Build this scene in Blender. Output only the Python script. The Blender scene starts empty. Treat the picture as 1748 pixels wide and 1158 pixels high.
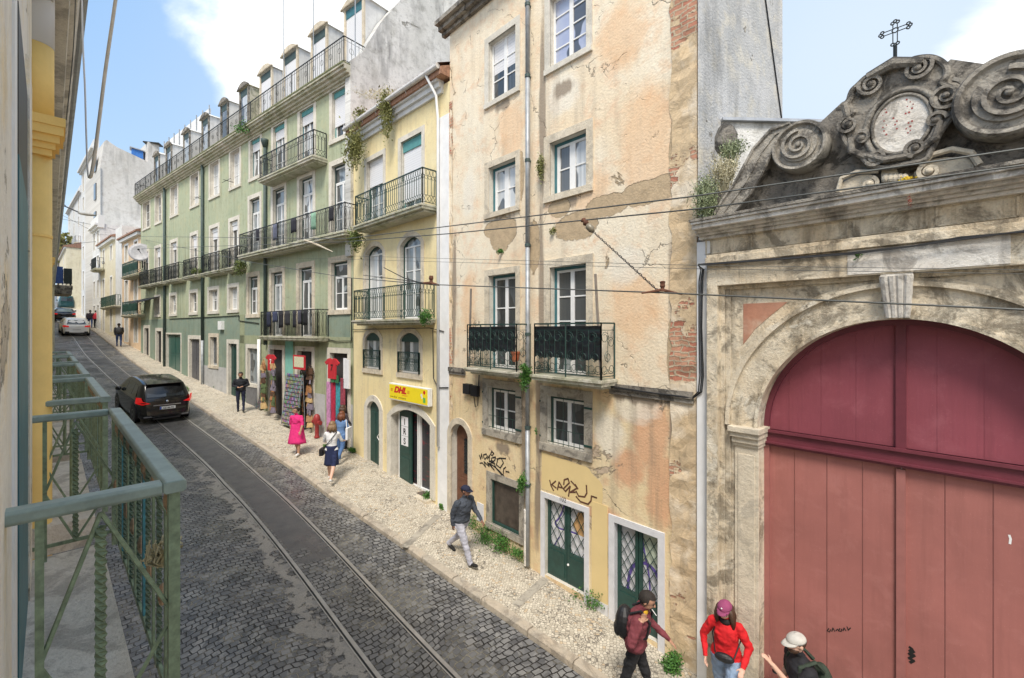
import bpy, bmesh, math, random
from mathutils import Vector, Matrix, noise
R = random.Random(7)
C = bpy.data.collections.new("street"); bpy.context.scene.collection.children.link(C)
SC = bpy.context.scene
# ---------------- camera ----------------
ZC, FP, CX, HY = 5.3, 777.0, 874.0, 563.0
cam_d = bpy.data.cameras.new("camera"); cam = bpy.data.objects.new("camera", cam_d); C.objects.link(cam)
cam.location = (0, 0, ZC); cam.rotation_euler = (math.radians(90), 0, 0)
cam_d.sensor_width = 36; cam_d.lens = 36*FP/1748; cam_d.shift_y = -16/1748
cam_d.clip_start = 0.05; cam_d.clip_end = 3000
SC.camera = cam
# ---------------- world ----------------
SUN_EL, SUN_AZ = math.radians(56), math.radians(187)   # azimuth clockwise from +Y
W = bpy.data.worlds.new("World"); SC.world = W; W.use_nodes = True
nt = W.node_tree; nt.nodes.clear()
def wn(t, **k):
    n = nt.nodes.new(t)
    for a, b in k.items(): setattr(n, a, b)
    return n
out = wn('ShaderNodeOutputWorld'); bg = wn('ShaderNodeBackground'); bg.inputs[1].default_value = 0.15
sky = wn('ShaderNodeTexSky', sky_type='NISHITA', sun_disc=False, sun_elevation=SUN_EL, sun_rotation=SUN_AZ, air_density=1.0, dust_density=1.2, ozone_density=1.2)
tc = wn('ShaderNodeTexCoord'); mp = wn('ShaderNodeMapping'); mp.inputs['Scale'].default_value = (1, 1, 1.7); mp.inputs['Location'].default_value = (2.1, .4, 1.3)
nz = wn('ShaderNodeTexNoise'); nz.inputs['Scale'].default_value = 2.6; nz.inputs['Detail'].default_value = 9; nz.inputs['Roughness'].default_value = .55; nz.inputs['Distortion'].default_value = .3
def wmath(op, a, b=0.):
    n = wn('ShaderNodeMath', operation=op)
    for i, v in enumerate((a, b)):
        if hasattr(v, 'is_linked'): nt.links.new(v, n.inputs[i])
        else: n.inputs[i].default_value = v
    return n.outputs[0]
def bank(px, py, rad, amt, vec=None):
    """a cloud bank round one direction of the sky"""
    d = Vector(vec or ((px-874)/777, 1, (563-py)/777)).normalized(); s = wn('ShaderNodeVectorMath', operation='DISTANCE'); nt.links.new(tc.outputs['Generated'], s.inputs[0]); s.inputs[1].default_value = d
    m = wn('ShaderNodeMapRange'); m.interpolation_type = 'SMOOTHSTEP'; nt.links.new(s.outputs['Value'], m.inputs[0]); m.inputs[1].default_value = rad; m.inputs[2].default_value = 0; m.inputs[3].default_value = 0; m.inputs[4].default_value = amt; return m.outputs[0]
nt.links.new(tc.outputs['Generated'], mp.inputs[0]); nt.links.new(mp.outputs[0], nz.inputs[0])
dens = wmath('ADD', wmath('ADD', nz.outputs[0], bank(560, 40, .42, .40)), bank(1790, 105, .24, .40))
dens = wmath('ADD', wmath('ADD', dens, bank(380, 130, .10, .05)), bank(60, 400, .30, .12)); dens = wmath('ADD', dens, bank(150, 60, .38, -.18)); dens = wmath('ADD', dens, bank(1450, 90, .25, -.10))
dens = wmath('ADD', dens, bank(0, 0, 1.0, .45, (0, -.25, 1))); dens = wmath('ADD', dens, bank(0, 0, 1.1, .5, (0, -1, .35)))  # unseen cloud banks added overhead and behind the camera to raise ambient light
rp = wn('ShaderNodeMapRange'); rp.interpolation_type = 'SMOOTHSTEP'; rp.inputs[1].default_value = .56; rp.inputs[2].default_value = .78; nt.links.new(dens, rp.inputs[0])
mx = wn('ShaderNodeMix', data_type='RGBA'); mx.inputs[7].default_value = (6.2, 6.3, 6.4, 1)
sep = wn('ShaderNodeSeparateXYZ'); nt.links.new(tc.outputs['Generated'], sep.inputs[0])
el = wn('ShaderNodeMapRange'); nt.links.new(sep.outputs[2], el.inputs[0]); el.inputs[1].default_value = .0; el.inputs[2].default_value = .5
air = wn('ShaderNodeMix', data_type='RGBA'); nt.links.new(el.outputs[0], air.inputs[0]); air.inputs[6].default_value = (3.1, 3.8, 4.4, 1); air.inputs[7].default_value = (1.55, 2.75, 4.5, 1)
haze = wn('ShaderNodeMix', data_type='RGBA'); haze.inputs[0].default_value = .75
veil = wn('ShaderNodeMix', data_type='RGBA'); veil.inputs[7].default_value = (3.7, 4.1, 4.5, 1); nt.links.new(wmath('ADD', bank(1500, 80, .75, .75), bank(700, 60, .6, .5)), veil.inputs[0])
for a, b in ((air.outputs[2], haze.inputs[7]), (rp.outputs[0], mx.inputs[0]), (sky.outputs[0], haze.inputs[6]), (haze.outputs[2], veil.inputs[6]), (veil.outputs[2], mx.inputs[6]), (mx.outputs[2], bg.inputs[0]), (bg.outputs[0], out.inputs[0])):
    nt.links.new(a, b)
sl = bpy.data.lights.new("sun", 'SUN'); sun = bpy.data.objects.new("sun", sl); C.objects.link(sun)
sl.energy = 2.5; sl.angle = math.radians(16); sl.color = (1, .93, .83)
sun.rotation_euler = (math.radians(90)-SUN_EL, 0, -SUN_AZ+math.pi); sun.location = (0, 0, 30)
SC.view_settings.view_transform = 'Standard'; SC.view_settings.look = 'None'; SC.view_settings.gamma = 1
SC.view_settings.exposure = 0.66
# ---------------- projection helpers ----------------
def P(px, py, Y): return Vector(((px-CX)/FP*Y, Y, ZC-(py-HY)/FP*Y))
class Fac:
    """vertical facade plane; u runs along it, d out of it towards the street, z up"""
    def __init__(s, vx, K, side=-1):
        s.L = math.hypot(CX-vx, FP); s.vx = vx; s.D = K/s.L; s.side = side
        s.na = Vector((FP, CX-vx, 0))/s.L; s.ua = Vector((CX-vx, -FP, 0))/s.L
        s.n = s.na*side
    def w(s, u, d, z):
        p = s.na*(s.D+s.side*d)+s.ua*u; p.z = z; return p
    def at(s, px, py, d=0.0):
        Z = (s.D+s.side*d)*s.L/(px-s.vx); X = (px-CX)/FP*Z
        return (X*s.ua.x+Z*s.ua.y, ZC-(py-HY)/FP*Z)
    def u(s, px, d=0.0): return s.at(px, 0, d)[0]
    def z(s, px, py, d=0.0): return s.at(px, py, d)[1]
    def uv(s, p): return (p.x*s.ua.x+p.y*s.ua.y + (p.x*s.n.x+p.y*s.n.y), p.z)
# ---------------- mesh builder ----------------
FP_ = Fac(155, 7730)
def bl(pts):
    return [(*((lambda q: (q[0]-FP_.D, q[1]))(FP_.at(x, y))), ru, rz) for x, y, ru, rz in pts]
ORG = {}
SPLIT = {'spandrel','string_course','corner_block','painted_plinth','flat_bars','cast_ornament','pale_lower_wall','shutter_hinge','awning','roof_screen','roof_screen_post','gate_jamb','impost','sign_stripe'}
class MB:
    def __init__(s): s.v = []; s.f = []; s.m = []
    def add(s, vs, fs, m=0):
        b = len(s.v); s.v += [Vector(v) for v in vs]; s.f += [tuple(i+b for i in f) for f in fs]; s.m += [m]*len(fs); return s
    def hexa(s, p, m=0):
        return s.add(p, [(3,2,1,0),(4,5,6,7),(0,1,5,4),(1,2,6,5),(2,3,7,6),(3,0,4,7)], m)
    def fb(s, F, u0, u1, d0, d1, z0, z1, m=0):
        if u0 > u1: u0, u1 = u1, u0
        if d0 > d1: d0, d1 = d1, d0
        return s.hexa([F.w(u0,d0,z0),F.w(u1,d0,z0),F.w(u1,d1,z0),F.w(u0,d1,z0),F.w(u0,d0,z1),F.w(u1,d0,z1),F.w(u1,d1,z1),F.w(u0,d1,z1)], m)
    def box(s, c, sz, rot=None, m=0):
        c = Vector(c); h = [x/2 for x in sz]; p = []
        for z in (-1, 1):
            for x, y in ((-1,-1),(1,-1),(1,1),(-1,1)):
                v = Vector((x*h[0], y*h[1], z*h[2]))
                p.append(c+(rot @ v if rot else v))
        return s.hexa(p, m)
    def tube(s, pts, r, n=6, m=0, cap=True, closed=False):
        pts = [Vector(p) for p in pts]; k = len(pts)
        if k < 2: return s
        rs = r if isinstance(r, (list, tuple)) else [r]*k
        vs = []; up = Vector((0.01, 0.02, 1)); prev = None
        for i, p in enumerate(pts):
            if closed: t = pts[(i+1) % k]-pts[i-1]
            else: t = pts[min(i+1, k-1)]-pts[max(i-1, 0)]
            if t.length < 1e-9: t = Vector((0,0,1))
            t.normalize()
            if prev is None:
                a = t.cross(up)
                if a.length < .1: a = t.cross(Vector((1,0,0)))
            else: a = prev-t*prev.dot(t)
            if a.length < 1e-6: a = t.cross(Vector((1,0,0)))
            a.normalize(); b = t.cross(a); prev = a
            for j in range(n):
                an = 2*math.pi*(j+.5)/n; vs.append(p+(a*math.cos(an)+b*math.sin(an))*rs[i])
        fs = []
        for i in range(k if closed else k-1):
            i2 = (i+1) % k
            for j in range(n):
                j2 = (j+1) % n; fs.append((i*n+j, i*n+j2, i2*n+j2, i2*n+j))
        if cap and not closed: fs += [tuple(range(n))[::-1], tuple((k-1)*n+j for j in range(n))]
        return s.add(vs, fs, m)
    def prism(s, F, poly, d0, d1, m=0):
        """polygon [(u,z)] on a facade, extruded from d0 to d1"""
        n = len(poly); vs = [F.w(u, d0, z) for u, z in poly]+[F.w(u, d1, z) for u, z in poly]
        return s.add(vs, [tuple(range(n))[::-1], tuple(range(n, 2*n))]+[(i, (i+1) % n, n+(i+1) % n, n+i) for i in range(n)], m)
    def lathe(s, c, prof, n=16, m=0, ax=None):
        c = Vector(c); az = Vector(ax or (0,0,1)).normalized(); a = az.orthogonal().normalized(); b = az.cross(a)
        vs = [c+az*h+(a*math.cos(2*math.pi*j/n)+b*math.sin(2*math.pi*j/n))*r for r, h in prof for j in range(n)]
        k = len(prof); fs = [(i*n+j, i*n+(j+1) % n, (i+1)*n+(j+1) % n, (i+1)*n+j) for i in range(k-1) for j in range(n)]
        fs += [tuple(range(n))[::-1], tuple((k-1)*n+j for j in range(n))]
        return s.add(vs, fs, m)
    def ell(s, c, r, m=0, nu=10, nv=7, rot=None):
        vs = []; fs = []; c = Vector(c)
        for i in range(nv+1):
            th = math.pi*i/nv
            for j in range(nu):
                ph = 2*math.pi*j/nu; v = Vector((r[0]*math.sin(th)*math.cos(ph), r[1]*math.sin(th)*math.sin(ph), r[2]*math.cos(th)))
                vs.append(c+(rot @ v if rot else v))
        for i in range(nv):
            for j in range(nu): fs.append((i*nu+j, (i+1)*nu+j, (i+1)*nu+(j+1) % nu, i*nu+(j+1) % nu))
        return s.add(vs, fs, m)
    def ribbon(s, F, pts, w, d, m=0):
        """flat painted stroke on a facade"""
        for (a, b) in zip(pts, pts[1:]):
            dx, dz = b[0]-a[0], b[1]-a[1]; l = math.hypot(dx, dz) or 1; ox, oz = -dz/l*w/2, dx/l*w/2; ex, ez = dx/l*w*.3, dz/l*w*.3
            s.add([F.w(a[0]+ox-ex, d, a[1]+oz-ez), F.w(a[0]-ox-ex, d, a[1]-oz-ez), F.w(b[0]-ox+ex, d, b[1]-oz+ez), F.w(b[0]+ox+ex, d, b[1]+oz+ez)], [(0,1,2,3)], m)
            d += .00006
        return s
    def build(s, name, mats, parent=None, F=None, uvf=None, smooth=False, fix=True, kind=None, label=None, bevel=0, org=None):
        if name in SPLIT:
            par = list(range(len(s.v)))
            def find(x):
                while par[x] != x: par[x] = par[par[x]]; x = par[x]
                return x
            for f in s.f:
                for q in f[1:]: par[find(q)] = find(f[0])
            gr = {}
            for i, f in enumerate(s.f): gr.setdefault(find(f[0]), []).append(i)
            if len(gr) > 1:
                for fs in gr.values():
                    m2 = MB(); mp_ = {}
                    for i in fs:
                        for q in s.f[i]:
                            if q not in mp_: mp_[q] = len(m2.v); m2.v.append(s.v[q])
                        m2.f.append(tuple(mp_[q] for q in s.f[i])); m2.m.append(s.m[i])
                    SPLIT.discard(name); o = m2.build(name, mats, parent, F, uvf, smooth, fix, kind, label, bevel, org); SPLIT.add(name)
                return o
        me = bpy.data.meshes.new(name)
        o0 = ORG.get(parent.name, Vector()) if parent else (Vector(org) if org is not None else Vector())
        me.from_pydata([v-o0 for v in s.v], [], s.f)
        mats = mats if isinstance(mats, (list, tuple)) else [mats]
        for m in mats: me.materials.append(m)
        if len(mats) > 1: me.polygons.foreach_set('material_index', s.m)
        if fix:
            bm = bmesh.new(); bm.from_mesh(me); bmesh.ops.recalc_face_normals(bm, faces=bm.faces); bm.to_mesh(me); bm.free()
        if F is not None: uvf = F.uv
        if uvf:
            uvl = me.uv_layers.new(name='UVMap'); vv = [uvf(v) for v in s.v]
            for l in me.loops: uvl.data[l.index].uv = vv[l.vertex_index]
        if smooth: me.polygons.foreach_set('use_smooth', [True]*len(me.polygons))
        me.update()
        o = bpy.data.objects.new(name, me); C.objects.link(o)
        if parent: o.parent = parent
        else: o.location = o0
        ORG[o.name] = o0
        if kind: o['kind'] = kind
        if label: o['label'] = label
        if bevel:
            b = o.modifiers.new('bevel', 'BEVEL'); b.width = bevel; b.segments = 2; b.limit_method = 'ANGLE'
        return o
def thing(name, label, cat, loc=(0,0,0), group=None):
    o = bpy.data.objects.new(name, None); C.objects.link(o); o.location = loc; o.empty_display_size = .2
    ORG[o.name] = Vector(loc); o['label'] = label; o['category'] = cat
    if group: o['group'] = group
    return o
def tag(o, label, cat, group=None, kind=None):
    o['label'] = label; o['category'] = cat
    if group: o['group'] = group
    if kind: o['kind'] = kind
    return o
def clone(o, off, label=None, parent=None):
    c = o.copy(); C.objects.link(c)
    if parent is not None: c.parent = parent
    else: c.location = Vector(o.location)+Vector(off)
    ORG[c.name] = ORG[o.name]+Vector(off)
    if label: c['label'] = label
    for ch in o.children: clone(ch, off, None, c)
    return c
# ---------------- materials ----------------
class N:
    def __init__(s, name):
        s.m = bpy.data.materials.new(name); s.m.use_nodes = True; s.t = s.m.node_tree
        s.b = s.t.nodes['Principled BSDF']; s.k = {}
    def node(s, t, ins=None, **k):
        n = s.t.nodes.new('ShaderNode'+t)
        for a, b in k.items(): setattr(n, a, b)
        for a, b in (ins or {}).items(): s.put(n.inputs[a], b)
        return n
    def put(s, sock, v):
        if hasattr(v, 'is_linked') or hasattr(v, 'links'): s.t.links.new(v, sock)
        else:
            if isinstance(v, (tuple, list)) and len(v) == 3 and sock.type == 'RGBA': v = (*v, 1)
            sock.default_value = v
    def co(s, kind='Object', scale=(1,1,1), loc=(0,0,0)):
        if kind not in s.k: s.k[kind] = s.node('TexCoord').outputs[kind]
        return s.node('Mapping', {0: s.k[kind], 'Scale': scale, 'Location': loc}).outputs[0]
    def noise(s, co, scale, detail=5, rough=.6, dist=0): return s.node('TexNoise', {'Vector': co, 'Scale': scale, 'Detail': detail, 'Roughness': rough, 'Distortion': dist}).outputs[0]
    def step(s, v, a, b, lo=0., hi=1.): return s.node('MapRange', {0: v, 1: a, 2: b, 3: lo, 4: hi}).outputs[0]
    def mix(s, f, a, b, mode='MIX'):
        n = s.node('Mix', data_type='RGBA', blend_type=mode); s.put(n.inputs[0], f); s.put(n.inputs[6], a); s.put(n.inputs[7], b); return n.outputs[2]
    def math(s, op, a, b=0., c=None):
        n = s.node('Math', {0: a, 1: b}, operation=op)
        if c is not None: s.put(n.inputs[2], c)
        return n.outputs[0]
    def bump(s, h, dist=.01, st=1.0, prev=None):
        i = {'Height': h, 'Distance': dist, 'Strength': st}
        if prev is not None: i['Normal'] = prev
        return s.node('Bump', i).outputs[0]
    def done(s, col=None, rough=None, nrm=None, metal=None, **k):
        if col is not None: s.put(s.b.inputs['Base Color'], col)
        if rough is not None: s.put(s.b.inputs['Roughness'], rough)
        if nrm is not None: s.put(s.b.inputs['Normal'], nrm)
        if metal is not None: s.put(s.b.inputs['Metallic'], metal)
        for a, b in k.items(): s.put(s.b.inputs[a.replace('_', ' ')], b)
        return s.m
def simple(name, col, rough=.6, metal=0., var=.25, sc=6., bump=0.0, **k):
    n = N(name); co = n.co(); a = n.noise(co, sc, 6, .65)
    f = n.step(a, .3, .7); dark = tuple(c*(1-var) for c in col); lite = tuple(min(1, c*(1+var*.6)) for c in col)
    c = n.mix(f, dark, lite)
    return n.done(c, rough, n.bump(n.noise(co, sc*8, 3), bump) if bump else None, metal, **k)
def blobmask(n, co, blobs, soft=.5, wob=.9, sc=1.1):
    """union of ellipses (u, z, ru, rz) in facade metres with ragged, noise-eaten edges"""
    nn = n.noise(co, sc, 10, .7, .4); sp = n.node('SeparateXYZ', {0: co}); x, y = sp.outputs[0], sp.outputs[1]; acc = None
    for (u, z, ru, rz) in blobs:
        dx = n.math('DIVIDE', n.math('SUBTRACT', x, u), ru); dy = n.math('DIVIDE', n.math('SUBTRACT', y, z), rz)
        d = n.math('SQRT', n.math('ADD', n.math('MULTIPLY', dx, dx), n.math('MULTIPLY', dy, dy))); d = n.math('SUBTRACT', 1., d); acc = d if acc is None else n.math('MAXIMUM', acc, d)
    return n.math('ADD', acc, n.math('MULTIPLY', n.math('SUBTRACT', nn, .5), wob*2))
def plaster(name, c1, c2, c3, stain=(.16,.14,.12), stain_amt=.5, under=None, under_t=.62, bump=.006, streak=7., kind='UV', seed=0., z_dirt=None, ublobs=None, tints=None, cracks=0., grime=None):
    n = N(name); co0 = n.co(kind); co = n.co(kind, loc=(seed, seed*.7, 0)); 
    a = n.noise(co, .55, 9, .62, .4); b = n.noise(co, 2.1, 8, .65, .3); f = n.noise(co, 22, 5, .6)
    c = n.mix(n.step(a, .36, .62), c1, c2); c = n.mix(n.step(b, .5, .68), c, c3)
    for blobs, col, amt in tints or []: c = n.mix(n.step(blobmask(n, co0, blobs), -.05, .35, 0, amt), c, col)
    st = n.noise(n.co(kind, scale=(streak, .35, 1), loc=(seed, 0, 0)), 1.0, 6, .6, .1); big = n.noise(co, .33, 4, .6)
    sm = n.math('MULTIPLY', n.step(st, .46, .74), n.step(big, .38, .60))
    c = n.mix(n.math('MULTIPLY', sm, stain_amt), c, stain)
    blot = n.noise(co, 5.3, 8, .7, .2); c = n.mix(n.math('MULTIPLY', n.step(blot, .52, .78), stain_amt*.6), c, stain)
    c = n.mix(n.step(f, .35, .75, 0, .2), c, tuple(x*.42 for x in c1))
    if grime: # soot under ledges and sills: blobs stretched by vertical streak noise
        g = n.math('ADD', blobmask(n, co0, grime, wob=.35), n.math('MULTIPLY', n.math('SUBTRACT', st, .5), 1.6)); c = n.mix(n.step(g, -.05, .40, 0, .9), c, stain)
    h = f
    if under:
        pm = n.noise(n.co(kind, loc=(seed+3.3, 1.7, 0)), .8, 10, .66, .7); um = n.step(pm, under_t, under_t+.012)
        edge = n.math('SUBTRACT', n.step(pm, under_t-.012, under_t), um)
        if ublobs:
            bm_ = blobmask(n, co0, ublobs, wob=.8); um2 = n.step(bm_, .0, .03); edge = n.math('MAXIMUM', edge, n.math('SUBTRACT', n.step(bm_, -.035, .0), um2)); um = n.math('MAXIMUM', um, um2)
        uc = n.mix(n.step(n.noise(co, 5, 8, .7), .3, .7), under, tuple(x*.62 for x in under)); uc = n.mix(n.step(n.noise(co, 14, 6, .7), .55, .75, 0, .5), uc, tuple(x*.35 for x in under))
        c = n.mix(um, c, uc); c = n.mix(n.math('MULTIPLY', edge, .5), c, tuple(x*.38 for x in under))
        h = n.math('SUBTRACT', f, n.math('MULTIPLY', um, 2.4))
    if cracks:
        wv = n.node('TexNoise', {'Vector': co, 'Scale': 2.2, 'Detail': 5}).outputs[1]; wc = n.node('VectorMath', {0: co, 1: n.node('VectorMath', {0: wv, 3: .9}, operation='SCALE').outputs[0]}, operation='ADD').outputs[0]
        vd = n.node('TexVoronoi', {'Vector': wc, 'Scale': .55}, feature='DISTANCE_TO_EDGE').outputs[0]; ck = n.math('MULTIPLY', n.step(vd, .0, .007, 1, 0), n.step(n.noise(co, 1.4, 3), .5, .56)); c = n.mix(n.math('MULTIPLY', ck, cracks), c, (.10,.08,.06)); h = n.math('SUBTRACT', h, ck)
    nr = n.bump(h, bump); nr = n.bump(a, .03, .5, nr)
    return n.done(c, .88, nr)
def stone(name, c1, c2, dark=(.07,.065,.06), amt=.5, bump=.01, kind='Object', seed=0., tops=0., streak=0.):
    n = N(name); co = n.co(kind, loc=(seed, seed, seed)); a = n.noise(co, 1.6, 9, .66, .5); b = n.noise(co, 7, 8, .7, .2)
    c = n.mix(n.step(a, .36, .64), c1, c2); c = n.mix(n.math('MULTIPLY', n.step(n.noise(co, 2.6, 12, .72, .8), .5, .58), amt), c, dark)
    c = n.mix(n.step(b, .52, .74, 0, amt*.8), c, dark); f = n.noise(co, 38, 5, .65)
    c = n.mix(n.step(f, .55, .75, 0, .3), c, tuple(min(1, x*1.5) for x in c1)); c = n.mix(n.step(f, .45, .3, 0, .35), c, tuple(x*.4 for x in c1))
    if streak:
        s1 = n.noise(n.co(kind, scale=(5,5,.45)), 1., 7, .65, .2); s2 = n.noise(co, .8, 6, .6); c = n.mix(n.math('MULTIPLY', n.math('MULTIPLY', n.step(s1, .48, .7), n.step(s2, .4, .6)), streak), c, dark); c = n.mix(n.step(n.noise(co, 1.1, 9, .7, .5), .56, .6, 0, .5), c, (.80,.75,.64))
    if tops:
        nz_ = n.node('SeparateXYZ', {0: n.node('NewGeometry').outputs['Normal']}).outputs[2]; c = n.mix(n.step(n.math('ADD', nz_, n.math('MULTIPLY', n.math('SUBTRACT', b, .5), 1.6)), .05, .6, 0, tops), c, dark)
    return n.done(c, .9, n.bump(f, bump*.7, 1, n.bump(b, bump*2.2)))
M = {}
_ub = bl([(860,400,.45,.40),(845,390,.4,.2),(955,355,.35,.22),(985,385,.55,.32),(1035,352,.55,.22),(1100,330,.55,.22),(1135,318,.4,.2),(912,420,.18,.6),(1148,600,.10,.5),(1150,250,.09,.5),(890,300,.1,.5)])
_tn = [(bl([(1110,740,.42,.75),(1128,830,.35,.7),(1075,800,.4,.4),(1030,880,.5,.25)]), (.70,.38,.22), .8), (bl([(1085,520,.6,.8),(1110,230,.7,1.2),(870,230,.5,.8),(1060,60,.6,.8),(800,520,.4,1.),(1000,330,.6,.5)]), (.80,.49,.26), .55), (bl([(1000,600,.5,.5),(1070,450,.5,.4),(960,160,.5,.5),(1080,690,.5,.4),(1040,740,.4,.5),(800,330,.3,.8)]), (.84,.79,.68), .7)]
_gr = bl([(926,200,.10,3.),(924,480,.12,2.5),(921,700,.13,2.),(918,860,.12,1.2),(858,375,.35,.18),(970,345,.35,.15),(858,180,.3,.15),(965,150,.3,.2),(1100,678,.9,.16),(970,672,.6,.16),(835,660,.5,.15),(858,765,.3,.15),(965,790,.3,.12),(775,500,.12,2.),(895,760,.12,1.6),(1150,480,.12,.8),(1152,760,.1,.9)])
M['peach'] = plaster('peach_plaster', (.83,.68,.48), (.86,.77,.61), (.80,.57,.38), (.30,.24,.18), .45, (.58,.44,.28), .66, .012, 5., seed=1.2, ublobs=_ub, tints=_tn, cracks=.7, grime=_gr)
M['peach_low'] = plaster('ochre_plaster', (.76,.59,.33), (.80,.66,.43), (.68,.46,.28), (.25,.20,.15), .6, (.66,.52,.38), .6, .012, 5., seed=4.1, tints=_tn, cracks=.8, grime=_gr)
M['yellow'] = plaster('yellow_plaster', (.82,.68,.37), (.84,.73,.45), (.78,.64,.36), (.40,.34,.24), .45, bump=.004, cracks=.3, seed=2.)
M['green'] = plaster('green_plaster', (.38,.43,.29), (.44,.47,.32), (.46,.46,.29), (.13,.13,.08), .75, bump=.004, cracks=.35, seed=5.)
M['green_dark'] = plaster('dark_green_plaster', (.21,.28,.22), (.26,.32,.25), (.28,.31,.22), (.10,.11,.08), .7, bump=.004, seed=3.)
M['grey_base'] = plaster('grey_base_plaster', (.42,.42,.42), (.50,.50,.50), (.36,.36,.35), (.2,.2,.2), .5, bump=.004, seed=3.)
M['party'] = plaster('weathered_party_wall', (.66,.65,.61), (.78,.77,.74), (.48,.47,.43), (.07,.07,.07), .95, (.5,.48,.42), .64, .02, 1.6, seed=6.)
M['party_grey'] = plaster('grey_party_wall', (.50,.50,.49), (.62,.61,.60), (.72,.67,.57), (.13,.13,.13), .85, (.60,.55,.46), .63, .02, 1.5, seed=9.)
M['white'] = plaster('white_plaster', (.66,.66,.65), (.73,.73,.72), (.58,.58,.57), (.22,.22,.22), .45, bump=.003, seed=8.)
M['cream'] = plaster('cream_plaster', (.70,.64,.46), (.74,.68,.52), (.64,.56,.40), (.3,.26,.2), .45, bump=.003, seed=8.)
M['far_peach'] = plaster('peach_house_plaster', (.68,.50,.33), (.72,.55,.38), (.64,.47,.31), (.3,.26,.2), .4, bump=.003, seed=8.)
M['stone'] = stone('limestone', (.70,.62,.49), (.58,.50,.38), (.22,.20,.17), .35)
M['stone_clean'] = stone('clean_limestone', (.70,.66,.58), (.60,.56,.48), (.30,.28,.24), .25, .006)
M['gate_stone'] = stone('gate_limestone', (.76,.68,.54), (.64,.52,.36), (.10,.08,.055), .62, .014, streak=.95)
M['dark_stone'] = stone('lichen_stone', (.19,.17,.145), (.40,.365,.31), (.03,.027,.024), .8, .02, tops=.9)
M['stone_dark'] = stone('soot_limestone', (.44,.40,.33), (.33,.30,.25), (.09,.08,.07), .6)
M['stone_mid'] = stone('worn_carved_stone', (.30,.27,.23), (.50,.46,.39), (.04,.036,.032), .75, .02, tops=.7)
M['pale_stone'] = stone('bleached_stone', (.80,.77,.71), (.68,.62,.54), (.10,.085,.07), .5, .010, streak=.7)
M['slab'] = stone('mossy_slab', (.58,.54,.46), (.40,.40,.27), (.14,.15,.07), .5, .01)
M['white_paint'] = simple('white_paint', (.80,.80,.79), .55, var=.08)
M['fresh_white'] = simple('fresh_white_render', (.80,.80,.80), .8, var=.1, sc=3)
M['pale_frame'] = simple('pale_painted_surround', (.66,.66,.68), .7, var=.12)
M['teal'] = simple('teal_paint', (.045,.16,.19), .5, var=.25)
M['teal_light'] = simple('pale_teal_paint', (.10,.30,.30), .6, var=.2)
M['dgreen'] = simple('dark_green_paint', (.018,.06,.05), .45, var=.3)
M['iron'] = simple('black_iron', (.018,.022,.022), .5, .3, var=.3)
M['iron_green'] = simple('green_iron', (.02,.055,.045), .5, .2, var=.3)
M['pipe'] = simple('zinc_pipe', (.36,.38,.40), .5, .3, var=.3)
M['pipe_dark'] = simple('dark_green_pipe', (.05,.08,.075), .6, var=.3)
M['cable'] = simple('black_cable', (.02,.02,.022), .6)
M['wire'] = simple('copper_wire', (.10,.105,.10), .5, .4)
M['brown'] = simple('brown_wood', (.16,.07,.04), .55, var=.4)
M['bark'] = simple('grey_wood', (.22,.19,.16), .8, var=.3)
M['rust'] = simple('rusty_iron', (.14,.06,.035), .85, .2, var=.5, sc=20)
M['red_cloth'] = simple('red_cloth', (.50,.02,.03), .85, var=.2)
M['black'] = simple('black_plastic', (.012,.012,.014), .5, var=.2)
M['white_cloth'] = simple('white_cloth', (.75,.75,.78), .85, var=.1)
M['yellow_sign'] = simple('yellow_sign', (.90,.72,.02), .45, var=.03)
M['sign_red'] = simple('sign_red', (.62,.02,.02), .45, var=.03)
M['terracotta'] = simple('terracotta', (.48,.15,.07), .8, var=.3)
M['ink'] = simple('black_ink', (.01,.01,.01), .6)
M['purple'] = simple('purple_spray_paint', (.13,.09,.35), .6)
M['orange_spray'] = simple('orange_spray_paint', (.60,.36,.16), .6)
def curtain_glass(name, c1, c2, sc=(14,.6,1)):
    n = N(name); rnd = n.node('ObjectInfo').outputs['Random']; a = n.noise(n.co('UV', scale=sc), 1., 3, .5)
    off = n.node('VectorMath', {0: n.co('UV', scale=(1.6, .9, 1)), 1: n.node('CombineXYZ', {0: n.math('MULTIPLY', rnd, 37.), 1: n.math('MULTIPLY', rnd, 11.)}).outputs[0]}, operation='ADD').outputs[0]; b = n.noise(off, 1., 2, .4)
    c = n.mix(n.step(a, .35, .65), c1, c2); dk = n.step(n.math('ADD', b, n.math('MULTIPLY', n.math('SUBTRACT', rnd, .5), .25)), .50, .515); c = n.mix(n.math('MULTIPLY', dk, .85), c, (.035,.038,.04))
    return n.done(c, .10, None, None, Specular_IOR_Level=.9)
M['glass'] = curtain_glass('dark_glass', (.05,.06,.065), (.09,.10,.11))
M['glass_grey'] = curtain_glass('grey_glass', (.22,.25,.27), (.33,.36,.37))
M['curtain'] = curtain_glass('curtained_glass', (.45,.47,.48), (.66,.67,.67))
M['lilac'] = curtain_glass('sky_glass', (.36,.40,.56), (.46,.50,.62), (2, 2, 1))
M['frost'] = simple('grimy_frosted_glass', (.66,.67,.71), .3, var=.22, sc=5)
def slats(name, c, per=14.):
    n = N(name); x = n.node('SeparateXYZ', {0: n.co('UV')}).outputs[1]
    w = n.math('FRACT', n.math('MULTIPLY', x, per)); return n.done(n.mix(n.step(w, .8, .95), c, tuple(k*.75 for k in c)), .6, n.bump(w, .005))
M['shutter'] = slats('roller_shutter', (.76,.76,.78))
M['shutter_teal'] = slats('teal_roller_shutter', (.16,.33,.34))
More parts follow.
